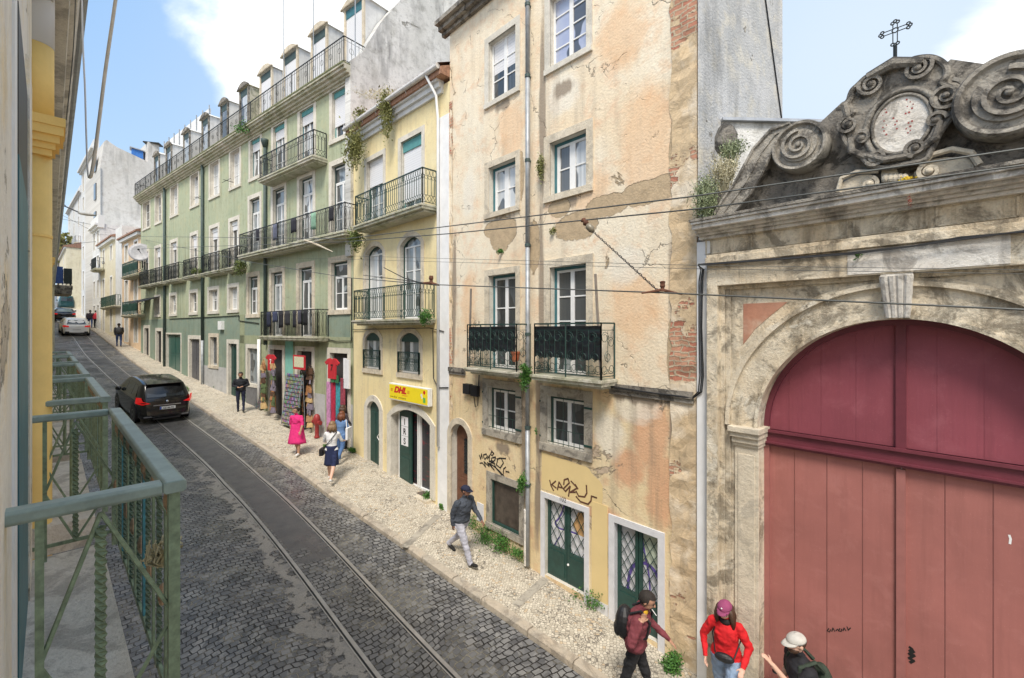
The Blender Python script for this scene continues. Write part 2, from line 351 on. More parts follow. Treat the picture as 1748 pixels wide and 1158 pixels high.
def leafmat(name, a, b):
    n = N(name); oi = n.node('NewGeometry').outputs['Random Per Island']
    return n.done(n.mix(oi, a, b), .6, None, None, Transmission_Weight=0.)
M['leaf'] = leafmat('green_leaves', (.025,.10,.015), (.09,.22,.035))
M['leaf_sage'] = leafmat('sage_leaves', (.16,.20,.09), (.33,.37,.22))
M['leaf_olive'] = leafmat('olive_leaves', (.14,.15,.04), (.26,.26,.09))
M['leaf_dry'] = leafmat('dry_stalks', (.42,.38,.24), (.60,.55,.38))
M['moss'] = leafmat('moss', (.08,.11,.02), (.14,.18,.04))
# brick / rubble showing at the corners
def brickmat():
    n = N('exposed_brick_rubble'); co = n.co('UV'); wob = n.noise(co, 3.5, 4, .6)
    v2 = n.node('VectorMath', {0: co, 1: n.node('CombineXYZ', {0: n.math('MULTIPLY', wob, .12), 1: n.math('MULTIPLY', wob, .16)}).outputs[0]}, operation='ADD').outputs[0]
    br = n.node('TexBrick', {'Vector': v2, 'Color1': (.44,.17,.11,1), 'Color2': (.52,.29,.19,1), 'Mortar': (.50,.40,.28,1), 'Scale': 1.0, 'Mortar Size': .016, 'Brick Width': .26, 'Row Height': .085, 'Mortar Smooth': .3})
    vo = n.node('TexVoronoi', {'Vector': v2, 'Scale': 3.2, 'Randomness': 1.}, feature='DISTANCE_TO_EDGE').outputs[0]
    a = n.noise(co, 5, 9, .7, .6); rub = n.mix(n.step(a, .35, .65), (.70,.53,.33), (.48,.37,.24)); rub = n.mix(n.step(vo, .0, .04, .3, 0), rub, (.30,.22,.14)); rub = n.mix(n.step(n.noise(co, 1.1, 6, .6), .5, .62), rub, (.76,.66,.52))
    m = n.noise(co, 1.3, 8, .65, .3); zz = n.node('SeparateXYZ', {0: co}).outputs[1]; bd = n.math('ADD', n.math('MULTIPLY', n.step(zz, 4.2, 4.5), n.step(zz, 5.2, 5.5, 1, 0)), n.step(zz, 9.9, 10.3)); mk = n.step(n.math('ADD', m, n.math('MULTIPLY', bd, .16)), .60, .62)
    c = n.mix(mk, rub, br.outputs[0]); c = n.mix(n.step(n.noise(co, 9, 8, .7), .56, .8, 0, .55), c, (.16,.12,.09))
    h = n.math('ADD', n.math('MULTIPLY', n.math('SUBTRACT', 1., br.outputs[1]), n.math('MULTIPLY', mk, .9)), a)
    return n.done(c, .92, n.bump(h, .03))
M['brick'] = brickmat()
# ---------------- facades ----------------
FD = Fac(90, 8550); FG = Fac(-120, 12052); FL = Fac(85, -110.7, +1)
# ---------------- ground ----------------
# base of the right-hand facades: (px, frame, z of the pavement)
base = []
for F, px, z in ((FP_, 1560, -.75), (FP_, 1250, -.38), (FP_, 1140, -.27), (FP_, 920, -.14), (FP_, 770, .20), (FD, 735, .33), (FD, 625, .74), (FG, 560, 1.02), (FG, 442, 1.62), (FG, 345, 2.25), (FG, 280, 2.92), (FG, 242, 3.62)):
    p = F.w(F.u(px), 0, z); base.append(p)
p0 = FP_.w(6.5, 0, -1.1); base.insert(0, p0); base.insert(0, FP_.w(16, 0, -1.9))
def Pz(px, Y, z): return Vector(((px-CX)/FP*Y, Y, z))
for px, Y, z in ((212, 38, 4.35), (190, 42.4, 5.05), (170, 47, 5.7), (150, 56, 6.7), (139, 64, 7.9), (128, 76, 9.5), (121, 95, 11.6), (117, 125, 15), (112, 200, 22)):
    base.append(Pz(px, Y, z))
ST = []   # dense stations: (p, tangent, z, s)
def _dense():
    pts = []
    for a, b in zip(base, base[1:]):
        k = max(2, int((b-a).length/.5))
        pts += [a.lerp(b, i/k) for i in range(k)]
    pts.append(base[-1])
    for _ in range(14):
        pts = [pts[0]]+[(pts[i-1]+pts[i]*2+pts[i+1])/4 for i in range(1, len(pts)-1)]+[pts[-1]]
    tg = []
    for i in range(len(pts)):
        t = pts[min(i+6, len(pts)-1)]-pts[max(i-6, 0)]; t.z = 0; tg.append(t.normalized())
    for _ in range(30): tg = [tg[0]]+[((tg[i-1]+tg[i]+tg[i+1])/3).normalized() for i in range(1, len(tg)-1)]+[tg[-1]]
    s = 0
    for i, p in enumerate(pts):
        if i: s += (Vector((p.x, p.y, 0))-Vector((pts[i-1].x, pts[i-1].y, 0))).length
        ST.append((Vector((p.x, p.y, 0)), tg[i], p.z, s))
_dense()
def station(x, y):
    """(s, lateral distance out of the facade, z) of a ground point"""
    q = Vector((x, y, 0)); lo, hi = 0, len(ST)-1
    while hi-lo > 1:
        m = (lo+hi)//2
        if (q-ST[m][0]).dot(ST[m][1]) > 0: lo = m
        else: hi = m
    a, b = ST[lo], ST[hi]; ea = (q-a[0]).dot(a[1]); eb = (q-b[0]).dot(b[1]); t = 0 if ea-eb == 0 else min(1, max(0, ea/(ea-eb)))
    p = a[0].lerp(b[0], t); tt = a[1].lerp(b[1], t); lat = (q-p).dot(Vector((-tt.y, tt.x, 0)))
    return a[3]+(b[3]-a[3])*t, lat, a[2]+(b[2]-a[2])*t
def SL(s, lat, dz=0.0):
    lo, hi = 0, len(ST)-1
    while hi-lo > 1:
        m = (lo+hi)//2
        if ST[m][3] < s: lo = m
        else: hi = m
    a, b = ST[lo], ST[hi]; t = (s-a[3])/(b[3]-a[3]); tt = a[1].lerp(b[1], t).normalized()
    p = a[0].lerp(b[0], t)+Vector((-tt.y, tt.x, 0))*lat; p.z = a[2]+(b[2]-a[2])*t+dz; return p
def G(x, y): return station(x, y)[2]
def gp(px, py, dz=0.0):
    f = lambda Y: (ZC-(py-HY)/FP*Y)-(G((px-CX)/FP*Y, Y)+dz)
    a = 2.0; fa = f(a); Y = a
    while Y < 160:
        Y += .5; fb = f(Y)
        if fb <= 0 < fa or (fa > 0 and fb <= 0): break
        a, fa = Y, fb
    lo, hi = a, Y
    for _ in range(30):
        m = (lo+hi)/2
        if f(m) > 0: lo = m
        else: hi = m
    Y = (lo+hi)/2; return Vector(((px-CX)/FP*Y, Y, ZC-(py-HY)/FP*Y))
ROAD = -.11
# ---------------- ground, road, pavement, kerb, rails ----------------
def cobble():
    n = N('cobble_road'); uv = n.co('UV'); sp = n.node('SeparateXYZ', {0: uv}); X, Y = sp.outputs[0], sp.outputs[1]
    w = n.node('TexNoise', {'Vector': uv, 'Scale': 1.6, 'Detail': 3, 'Roughness': .5}).outputs[1]
    w2 = n.node('TexNoise', {'Vector': uv, 'Scale': 9., 'Detail': 2, 'Roughness': .5}).outputs[1]
    d = n.node('VectorMath', {0: w, 3: .22}, operation='SCALE').outputs[0]; d2 = n.node('VectorMath', {0: w2, 3: .05}, operation='SCALE').outputs[0]
    v = n.node('VectorMath', {0: n.node('VectorMath', {0: uv, 1: d}, operation='ADD').outputs[0], 1: d2}, operation='ADD').outputs[0]
    # slight fan of the courses
    arch = n.math('MULTIPLY', n.math('SINE', n.math('MULTIPLY', X, 2.1)), .10)
    v = n.node('VectorMath', {0: v, 1: n.node('CombineXYZ', {0: 0., 1: arch}).outputs[0]}, operation='ADD').outputs[0]
    br = n.node('TexBrick', {'Vector': v, 'Color1': (.12,.122,.13,1), 'Color2': (.235,.232,.226,1), 'Mortar': (.0,.0,.0,1), 'Scale': 1., 'Mortar Size': .012, 'Mortar Smooth': .5, 'Bias': -.1, 'Brick Width': .145, 'Row Height': .12}, offset=.5)
    big = n.noise(uv, .7, 8, .65, .6); mid = n.noise(uv, 3., 8, .7, .3); fine = n.noise(uv, 45, 4, .7)
    stonec = n.mix(n.step(mid, .35, .7), br.outputs[0], (.19,.185,.175), 'MIX'); stonec = n.mix(.45, br.outputs[0], stonec); rv = n.node('TexVoronoi', {'Vector': v, 'Scale': 7.}).outputs[1]; rs = n.node('SeparateColor', {0: rv}).outputs[0]; stonec = n.mix(n.step(rs, .6, 1., 0, .55), stonec, (.34,.33,.315)); stonec = n.mix(n.step(rs, .35, 0., 0, .6), stonec, (.045,.044,.046))
    stonec = n.mix(n.step(big, .45, .62, 0, .25), stonec, (.085,.085,.09))
    mort = n.mix(n.step(n.noise(uv, 1.3, 8, .7, .5), .5, .6), (.018,.017,.016), (.25,.23,.18))
    ox_ = n.step(n.math('ABSOLUTE', n.math('SUBTRACT', X, .475)), 1.1, .6, 0, .35); stonec = n.mix(ox_, stonec, (.075,.073,.072)); c = n.mix(br.outputs[1], stonec, mort)
    h = n.math('ADD', n.math('MULTIPLY', n.math('SUBTRACT', 1., br.outputs[1]), 1.), n.math('MULTIPLY', fine, .25))
    # dark asphalt between the rails further up, worn concrete patches beside the rails
    inr = n.math('MULTIPLY', n.step(X, RL1+.08, RL1+.12, 0, 1), n.step(X, RL2-.12, RL2-.08, 1, 0))
    yy = n.math('ADD', Y, n.math('MULTIPLY', n.math('SUBTRACT', big, .5), 5.)); asp = n.math('MULTIPLY', inr, n.step(yy, SA0, SA0+.3)); asp = n.math('MULTIPLY', asp, n.step(yy, SA1, SA1+1.5, 1, 0))
    ac = n.mix(n.step(mid, .3, .7), (.065,.065,.068), (.11,.107,.105)); ac = n.mix(n.step(fine, .5, .7, 0, .3), ac, (.22,.21,.2))
    c = n.mix(asp, c, ac); h = n.mix(n.math('MULTIPLY', asp, .96), h, fine)
    xx = n.math('ADD', X, n.math('MULTIPLY', n.math('SUBTRACT', mid, .5), 1.6)); xx = n.math('ADD', xx, n.math('MULTIPLY', n.math('SUBTRACT', big, .5), 1.8))
    con = n.math('MULTIPLY', n.step(xx, RL2+.02, RL2+.06), n.step(xx, RL2+.38, RL2+.42, 1, 0)); con = n.math('MULTIPLY', con, n.step(X, RL2+.05, RL2+.08))
    con = n.math('MULTIPLY', con, n.step(Y, SA0-6.5, SA0-5.5)); con = n.math('MULTIPLY', con, n.step(Y, SA0+7, SA0+9, 1, 0))
    cc = n.mix(n.step(fine, .35, .7), (.23,.215,.195), (.36,.34,.305)); cc = n.mix(n.step(mid, .5, .65), cc, (.19,.185,.18))
    c = n.mix(con, c, cc); h = n.mix(n.math('MULTIPLY', con, .95), h, fine)
    wet = n.step(n.noise(uv, .6, 4, .6), .4, .62, .26, .62)
    return n.done(c, wet, n.bump(h, .014, 1.))
def calcada():
    n = N('small_stone_pavement'); uv = n.co('UV'); w = n.node('TexNoise', {'Vector': uv, 'Scale': 1.2, 'Detail': 2}).outputs[1]
    v = n.node('VectorMath', {0: uv, 1: n.node('VectorMath', {0: w, 3: .18}, operation='SCALE').outputs[0]}, operation='ADD').outputs[0]
    rt = n.node('Mapping', {0: v, 'Rotation': (0, 0, .7)}).outputs[0]
    vo = n.node('TexVoronoi', {'Vector': rt, 'Scale': 17., 'Randomness': .6}); ve = n.node('TexVoronoi', {'Vector': rt, 'Scale': 17., 'Randomness': .6}, feature='DISTANCE_TO_EDGE').outputs[0]
    rnd = n.node('SeparateColor', {0: vo.outputs[1]}).outputs[0]; big = n.noise(uv, .8, 7, .65, .4)
    c = n.mix(rnd, (.42,.37,.29), (.66,.60,.49)); c = n.mix(n.step(big, .45, .7, 0, .35), c, (.42,.37,.29)); c = n.mix(n.step(rnd, .93, .95, 0, .6), c, (.42,.28,.14))
    g = n.step(ve, .035, .085, 1, 0); gr = n.mix(n.step(n.noise(uv, 2.2, 6, .7), .45, .6), (.16,.14,.115), (.25,.225,.18)); c = n.mix(g, c, gr)
    return n.done(c, .8, n.bump(n.step(ve, 0, .15), .004, .4, n.bump(n.noise(uv, 60, 3), .001)))
# kerb line and rail lines read as lateral distances along the street
KERB = [gp(*p) for p in ((1023,1158),(969,1124.6),(863,1050),(738.8,964.4),(691.6,927),(565.7,850),(559,843),(472,780),(380,720),(331.7,687),(259,637.7),(207.3,599),(171,580.7))]
KL = sorted([station(p.x, p.y)[:2] for p in KERB])
RR = sorted([station(p.x, p.y)[:2] for p in (gp(*q, ROAD) for q in ((789,1158),(560,920),(440,819),(326.5,720.7),(207,627),(155.5,578)))])
RLt = sorted([station(p.x, p.y)[:2] for p in (gp(*q, ROAD) for q in ((649,1158),(560,1033),(412,860),(274.7,728.4),(204.7,656),(166,619.6),(127,578)))])
print('KERB', [(round(a,1), round(b,2)) for a, b in KL]); print('RR', [(round(a,1), round(b,2)) for a, b in RR]); print('RL', [(round(a,1), round(b,2)) for a, b in RLt])
def lerp_tab(tab, s):
    if s <= tab[0][0]: return tab[0][1]
    for (a, x), (b, y) in zip(tab, tab[1:]):
        if s <= b: return x+(y-x)*(s-a)/(b-a)
    return tab[-1][1]
RR = [(0,3.0),(20,2.95),(27,3.05),(32,3.12),(39.5,2.88),(47,2.5),(55,2.15),(69,1.85),(200,1.85)]
KL = [(0,1.25),(20,1.35),(22.5,1.5),(26,1.8),(29.3,2.12),(33.2,2.19),(38.5,2.05),(42.6,1.81),(51.4,1.3),(60.5,1.05),(200,1.05)]
RL1, RL2, SA0, SA1 = 0.0, 0.95, 26.5, 62.0
# RL1/RL2 in road UV: 0 = right rail, .95 = left rail (material uses the mirrored names)
def sheet(name, s0, s1, ds, l0, l1, nl, dz, mat, uvx=0, kind='structure'):
    mb = MB(); uv = []; k = int((s1-s0)/ds)+1
    for i in range(k+1):
        s = s0+(s1-s0)*i/k; a, b = l0(s), l1(s)
        for j in range(nl+1):
            l = a+(b-a)*j/nl; mb.v.append(SL(s, l, dz)); uv.append((l-(lerp_tab(RR, s) if uvx else 0), s))
    for i in range(k):
        for j in range(nl):
            q = i*(nl+1)+j; mb.f.append((q, q+1, q+nl+2, q+nl+1)); mb.m.append(0)
    it = iter(uv); o = mb.build(name, mat, uvf=lambda v: next(it), kind=kind)
    o['label'] = {'road': 'cobbled street with tram rails climbing the hill', 'pavement': 'pale small-stone pavement along the facades'}.get(name, name); return o
SMAX = ST[-1][3]-.5
# material expects X range 0..0.95 between rails
sheet('road', 1, SMAX, .5, lambda s: lerp_tab(KL, s)+.02, lambda s: 9.5, 8, ROAD, cobble(), 1)
sheet('pavement', 1, SMAX, .5, lambda s: -.6, lambda s: lerp_tab(KL, s)-.16, 4, 0, calcada())
gm = simple('earth', (.16,.14,.11), .95)
mb = MB(); rows = list(range(0, int(SMAX), 6))
for s in rows:
    for l in (-60, -30, -12, 0, 12, 30, 60): mb.v.append(SL(s, l, -.7))
for i in range(len(rows)-1):
    for j in range(6): q = i*7+j; mb.f.append((q, q+1, q+8, q+7)); mb.m.append(0)
mb.build('hillside', gm, kind='structure')
mb = MB(); mb.add([(-2500,-2500,-4),(2500,-2500,-4),(2500,2500,-4),(-2500,2500,-4)], [(0,1,2,3)]); mb.build('ground', gm, kind='structure')
# kerb of long worn stones
ks = stone('kerb_stone', (.50,.42,.32), (.40,.36,.30), (.14,.12,.1), .45, .01); mb = MB(); s = 1.0
while s < SMAX-1.5:
    L = R.uniform(.75, 1.35); j = R.uniform(-.012, .012); a0 = s+.012; a1 = s+L-.012; w = .17
    n_ = 3
    for q in range(n_):
        sa, sb = a0+(a1-a0)*q/n_, a0+(a1-a0)*(q+1)/n_; ka, kb = lerp_tab(KL, sa), lerp_tab(KL, sb)
        vs = []
        for ss, kk in ((sa, ka), (sb, kb)):
            for l, z in ((kk-w, -.16), (kk-w, .006+j), (kk-.035, .008+j), (kk, -.022+j), (kk+.012, -.16)): vs.append(SL(ss, l, z))
        mb.add(vs, [(i, (i+1) % 5, 5+(i+1) % 5, 5+i) for i in range(5)]+([(4,3,2,1,0)] if q == 0 else [])+([(5,6,7,8,9)] if q == n_-1 else []))
    s += L
mb.build('kerb', ks, kind='structure')
# tram track: two grooved rails
steel = simple('worn_steel', (.48,.46,.44), .36, .55, var=.2, sc=3); groove = simple('rail_groove', (.02,.02,.02), .8)
tr = thing('tram_track', 'steel tram track of two grooved rails sunk in the cobbles', 'tram track', SL(20, 3.4, ROAD))
for off in (0., .95):
    mb = MB(); ss = [2+.6*i for i in range(int((SMAX-4)/.6))]
    for i, (a, b) in enumerate(((-.035,.03),(.03,.065),(.065,.085))):
        h = (.012, .005, .010)[i]; vs = []
        for s in ss:
            c = lerp_tab(RR, s)+off; vs += [SL(s, c+a, ROAD+h), SL(s, c+b, ROAD+h)]
        mb.add(vs, [(2*k, 2*k+1, 2*k+3, 2*k+2) for k in range(len(ss)-1)], 1 if i == 1 else 0)
    mb.build('rail', [steel, groove], tr)
# shallow stone drains across the pavement
for pa, pb in (((690,935),(748,880)),((880,1035),(935,985))):
    a, b = gp(*pa), gp(*pb); d = (b-a).normalized(); q = Vector((-d.y, d.x, 0))*.09; mb = MB(); k = 8; vs = []
    for i in range(k+1):
        c = a.lerp(b, i/k); c.z = G(c.x, c.y)+.008
        for sgn in (-1, 1):
            v = c+q*sgn; v.z = G(v.x, v.y)+.008; vs.append(v)
    mb.add(vs, [(2*i, 2*i+1, 2*i+3, 2*i+2) for i in range(k)]); mb.build('drain_strip', M['stone_dark'], kind='structure')
# ---------------- wall with openings ----------------
def arc(u0, u1, zs, r, n=10):
    """arch points from (u0,zs) to (u1,zs) with rise r"""
    c = (u0+u1)/2; h = (u1-u0)/2
    if r >= h*.98: return [(c-h*math.cos(math.pi*i/n), zs+r*math.sin(math.pi*i/n)) for i in range(n+1)]
    Rr = (h*h+r*r)/(2*r); a = math.asin(min(1, h/Rr)); zc = zs+r-Rr
    return [(c+Rr*math.sin(-a+2*a*i/n), zc+Rr*math.cos(-a+2*a*i/n)) for i in range(n+1)]
def wall(F, bld, u0, u1, z0, z1, ops, mat, depth=.24, name='wall', back=7., d=0., bands=None, ends=True, top=None):
    """ops: (u0,u1,z0,z1,rise). z1 = crown of the arch. bands: [(z, material index)] from low to high"""
    mats = (list(mat) if isinstance(mat, list) else [mat])+[M['stone_clean']]; RV = len(mats)-1; mb = MB()
    us = sorted({u0, u1}|{x for o in ops for x in o[:2] if u0 < x < u1}); zs = sorted({z0, z1}|{x for o in ops for x in o[2:4] if z0 < x < z1}|{x for x, _ in (bands or []) if z0 < x < z1})
    def mi(z):
        m = 0
        for b, i in (bands or []):
            if z > b: m = i
        return m
    for a, b in zip(us, us[1:]):
        for c, e in zip(zs, zs[1:]):
            uc, zc = (a+b)/2, (c+e)/2
            if any(o[0] < uc < o[1] and o[2] < zc < o[3] for o in ops): continue
            k = max(1, int((b-a)/1.2)); 
            for i in range(k):
                x, y = a+(b-a)*i/k, a+(b-a)*(i+1)/k
                mb.add([F.w(x,d,c), F.w(y,d,c), F.w(y,d,e), F.w(x,d,e)], [(0,1,2,3)], mi(zc))
    for o in ops:
        a, b, c, e, r = o; m = mi((c+e)/2); zsp = e-r
        if r > 0:
            pts = arc(a, b, zsp, r); h = len(pts)//2
            L = pts[:h+1]; Rr = pts[h:]
            mb.add([F.w(x, d, z) for x, z in L]+[F.w(a, d, e)], [tuple(range(len(L)+1))], m)
            mb.add([F.w(x, d, z) for x, z in Rr]+[F.w(b, d, e)], [tuple(range(len(Rr)+1))], m)
        path = [(a, c), (a, zsp)]+(arc(a, b, zsp, r)[1:-1] if r > 0 else [])+[(b, zsp), (b, c)]
        n = len(path); vs = [F.w(x, d, z) for x, z in path]+[F.w(x, d-depth, z) for x, z in path]
        mb.add(vs, [(i, (i+1) % n, n+(i+1) % n, n+i) for i in range(n)], RV)
    mb.hexa([F.w(u0+.01,d-depth-.14,z0),F.w(u1-.01,d-depth-.14,z0),F.w(u1-.01,-back,z0),F.w(u0+.01,-back,z0),F.w(u0+.01,d-depth-.14,z1-.01),F.w(u1-.01,d-depth-.14,z1-.01),F.w(u1-.01,-back,z1-.01),F.w(u0+.01,-back,z1-.01)], 0)
    if ends:
        for x in (u0, u1): mb.add([F.w(x,d,z0), F.w(x,d-depth-.14,z0), F.w(x,d-depth-.14,z1), F.w(x,d,z1)], [(0,1,2,3)], 0)
        mb.add([F.w(u0,d,z1), F.w(u1,d,z1), F.w(u1,d-depth-.14,z1), F.w(u0,d-depth-.14,z1)], [(0,1,2,3)], 0)
    return mb.build(name, mats, bld, F=F, fix=False)
def frame_poly(mb, F, o, w, d0, d1, m=0, sill=True):
    """border of width w round an opening o, outside it"""
    a, b, c, e, r = o; zsp = e-r
    inn = [(a, c), (a, zsp)]+(arc(a, b, zsp, r)[1:-1] if r > 0 else [])+[(b, zsp), (b, c)]
    if r > 0:
        cu = (a+b)/2; oa = arc(a-w, b+w, zsp, r+w*.95)[1:-1]; outp = [(a-w, c), (a-w, zsp)]+oa+[(b+w, zsp), (b+w, c)]
    else: outp = [(a-w, c), (a-w, e+w), (b+w, e+w), (b+w, c)]
    n = len(inn)
    if r <= 0: inn = [(a, c), (a, e), (b, e), (b, c)]; n = 4
    if sill: inn = inn; 
    for i in range(n-1):
        p = [inn[i], inn[i+1], outp[i+1], outp[i]]; mb.prism(F, p, d0, d1, m)
    if sill: mb.fb(F, a-w, b+w, d0, d1+.03, c-w*.8, c, m)
    return mb
def window(F, bld, o, frame='white_paint', outer=None, pane='glass', sur=.14, surm='stone', rows=2, leaves=2, shut=0., shutm='shutter', rd=.14, name='window', transom=0., sill=True, casing=0., openleaf=False, back=.24):
    a, b, c, e, r = o; mb = MB(); d = -rd
    fw = .05 if o[3]-o[2] > 1.3 or surm != 'stone' else .075
    if outer: # coloured fixed frame
        ob = MB(); w = .065
        ob.fb(F, a, a+w, d-.06, d, c, e-r); ob.fb(F, b-w, b, d-.06, d, c, e-r)
        if r > 0:
            pa, pi = arc(a, b, e-r, r), arc(a+w, b-w, e-r, max(.02, r-w*.6))
            for i in range(len(pa)-1): ob.prism(F, [pa[i], pa[i+1], pi[i+1], pi[i]], d-.06, d)
        else: ob.fb(F, a+w, b-w, d-.06, d, e-w, e)
        a2, b2, e2 = a+w, b-w, e-(0 if r > 0 else w)
    else: a2, b2, e2 = a, b, e; ob = None
    zt = e2-r-(.02 if r > 0 else 0)
    if transom: 
        zt = e2-transom
    c2 = c+.01
    W_ = (b2-a2)/leaves
    for i in range(leaves):
        x0, x1 = a2+W_*i, a2+W_*(i+1)
        if openleaf and i == leaves-1: continue
        mb.fb(F, x0, x0+fw, d-.05, d-.012, c2, zt); mb.fb(F, x1-fw, x1, d-.05, d-.012, c2, zt)
        mb.fb(F, x0+fw, x1-fw, d-.05, d-.012, c2, c2+.07); mb.fb(F, x0+fw, x1-fw, d-.05, d-.012, zt-.05, zt)
        for q in range(1, rows):
            zz = c2+.07+(zt-c2-.12)*q/rows; mb.fb(F, x0+fw, x1-fw, d-.042, d-.018, zz-.014, zz+.014)
    if transom:
        mb.fb(F, a2, b2, d-.05, d-.008, zt, zt+.05)
        if not r: mb.fb(F, a2, b2, d-.05, d-.012, e2-.05, e2)
    wnd = mb.build(name, M[frame], bld, F=F)
    if ob: ob.build('outer_frame', M[outer], wnd)
    pb = MB(); top = [(b, e-r)]+([(x, z) for x, z in reversed(arc(a, b, e-r, r)[1:-1])] if r > 0 else [])+[(a, e-r)]
    poly = [(a, c), (b, c)]+top
    pb.add([F.w(x, d-.036, z) for x, z in poly], [tuple(range(len(poly)))]); pb.build('pane', M[pane], wnd, F=F)
    if sur:
        sb = MB(); frame_poly(sb, F, o, sur, -.02, .025, 0, sill); sb.build('surround', M[surm], wnd, F=F)
    if shut > 0:
        zs = e-(e-c)*shut; sb = MB(); sb.fb(F, a+.03, b-.03, d-.004, d+.03, zs, e-casing); sb.build('roller_shutter', M[shutm], wnd, F=F)
        if casing: sb = MB(); sb.fb(F, a+.02, b-.02, d-.03, d+.06, e-casing, e); sb.build('shutter_casing', M['teal_light'] if outer else M['white_paint'], wnd, F=F)
    return wnd
# ---------------- ornate railing ----------------
def scroll(F, path, c0, r, n=10, turns=1., dirn=1, st=0.):
    return [(c0[0]+r*(1-.55*i/n)*math.cos(st+dirn*2*math.pi*turns*i/n), c0[1]+r*(1-.55*i/n)*math.sin(st+dirn*2*math.pi*turns*i/n)) for i in range(n+1)]
def railing(F, par, u0, u1, dep, zf, h, mat, style='band', d_in=0.03, name='railing', pr=.009, gap=.115, sides=True):
    mb = MB(); dp = dep-.05; segs = []
    if sides: segs.append(((u0+.04, d_in), (u0+.04, dp)))
    segs.append(((u0+.04, dp), (u1-.04, dp)))
    if sides: segs.append(((u1-.04, dp), (u1-.04, d_in)))
    zt = zf+h; zb = zf+.06
    for a, b in segs:
        L = math.hypot(b[0]-a[0], b[1]-a[1]); tx, ty = (b[0]-a[0])/L, (b[1]-a[1])/L
        W3 = lambda t, z: F.w(a[0]+tx*t, a[1]+ty*t, z)
        mb.tube([W3(0, zt), W3(L, zt)], .02, 4); mb.tube([W3(0, zb), W3(L, zb)], .011, 4)
        mb.tube([W3(0, zf-.02), W3(0, zt)], .018, 4); mb.tube([W3(L, zf-.02), W3(L, zt)], .018, 4)
        if L > 1.6:
            for q in range(1, int(L/1.3)+1): 
                t = L*q/(int(L/1.3)+1); mb.tube([W3(t, zf), W3(t, zt)], .018, 4)
        k = max(2, int(L/gap)); g = L/k
        if style == 'band':
            z1, z2 = zb+.20, zt-.20
            mb.tube([W3(0, z1), W3(L, z1)], .007, 4); mb.tube([W3(0, z2), W3(L, z2)], .007, 4)
            for i in range(k):
                t = g*(i+.5); mb.tube([W3(t, z1), W3(t, z2)], pr*1.25, 4)
                mb.tube([W3(t+g*.46*math.cos(x), (zt+z2)/2+.09*math.sin(x)) for x in [2*math.pi*q/8 for q in range(9)]], pr*.8, 3, cap=False)
                mb.tube([W3(t-g*.5, zb), W3(t+g*.5, z1)], pr*.8, 3); mb.tube([W3(t+g*.5, zb), W3(t-g*.5, z1)], pr*.8, 3)
                mb.tube([W3(t-g*.4, z2-.1), W3(t, z2-.02), W3(t+g*.4, z2-.1)], pr*.8, 3)
        elif style == 'lyre':
            z1 = zt-.14; mb.tube([W3(0, z1), W3(L, z1)], .007, 4); zm = (zb+z1)/2
            for i in range(k):
                t = g*(i+.5); mb.tube([W3(t, zb), W3(t, z1)], pr, 4)
                mb.tube([W3(t-g*.5, zb+.02), W3(t-g*.18, zb+.16), W3(t-g*.42, zm), W3(t-g*.18, z1-.14), W3(t-g*.5, z1)], pr*.8, 3)
                mb.tube([W3(t+g*.45*math.cos(x), zt-.07+.055*math.sin(x)) for x in [2*math.pi*q/7 for q in range(8)]], pr*.7, 3, cap=False)
        elif style == 'plain':
            for i in range(1, k): mb.tube([W3(g*i, zb), W3(g*i, zt)], pr, 4)
            mb.tube([W3(0, zt-.13), W3(L, zt-.13)], .006, 4)
            for i in range(0, k, 4):
                mb.tube([W3(g*i+.09*math.cos(x)+g*2, (zb+zt)/2+.11*math.sin(x)) for x in [2*math.pi*q/8 for q in range(9)]], pr*.9, 3, cap=False)
        elif style == 'curl':
            kk = max(1, int(L/.27)); gg = L/kk
            for i in range(kk):
                t = gg*i; mb.tube([W3(t, zb), W3(t, zt-.12)], pr*.9, 4)
                for (x, z, r, dn, s0) in ((gg*.28, zt-.27, .12, 1, 0), (gg*.72, zt-.36, .11, -1, 3.1), (gg*.25, zb+.13, .10, -1, 0), (gg*.75, zb+.13, .10, 1, 3.1), (gg*.5, zb+.36, .11, 1, 1.5)):
                    mb.tube([W3(t+p, q) for p, q in scroll(None, None, (x, z), r, 12, 1.35, dn, s0)], pr*.75, 3)
                mb.tube([W3(t+gg*.5, zb+.25), W3(t+gg*.5, zt-.15)], pr*.7, 3)
            mb.tube([W3(0, zt-.13), W3(L, zt-.13)], .008, 4); mb.tube([W3(0, zb+.05), W3(L, zb+.05)], .006, 4)
    return mb.build(name, mat, par)
def balcony(F, bld, u0, u1, zf, dep=.6, h=1.0, mat='iron', style='band', th=.13, slabm='slab', **k):
    mb = MB(); mb.fb(F, u0, u1, -.03, dep, zf-th, zf); mb.fb(F, u0-.02, u1+.02, -.03, dep+.035, zf-th*.45, zf-.01)
    mb.fb(F, u0+.08, u1-.08, -.03, dep-.12, zf-th-.06, zf-th)
    s = mb.build('balcony', M[slabm], bld, F=F); r = railing(F, s, u0, u1, dep, zf, h, M[mat], style, **k); return s
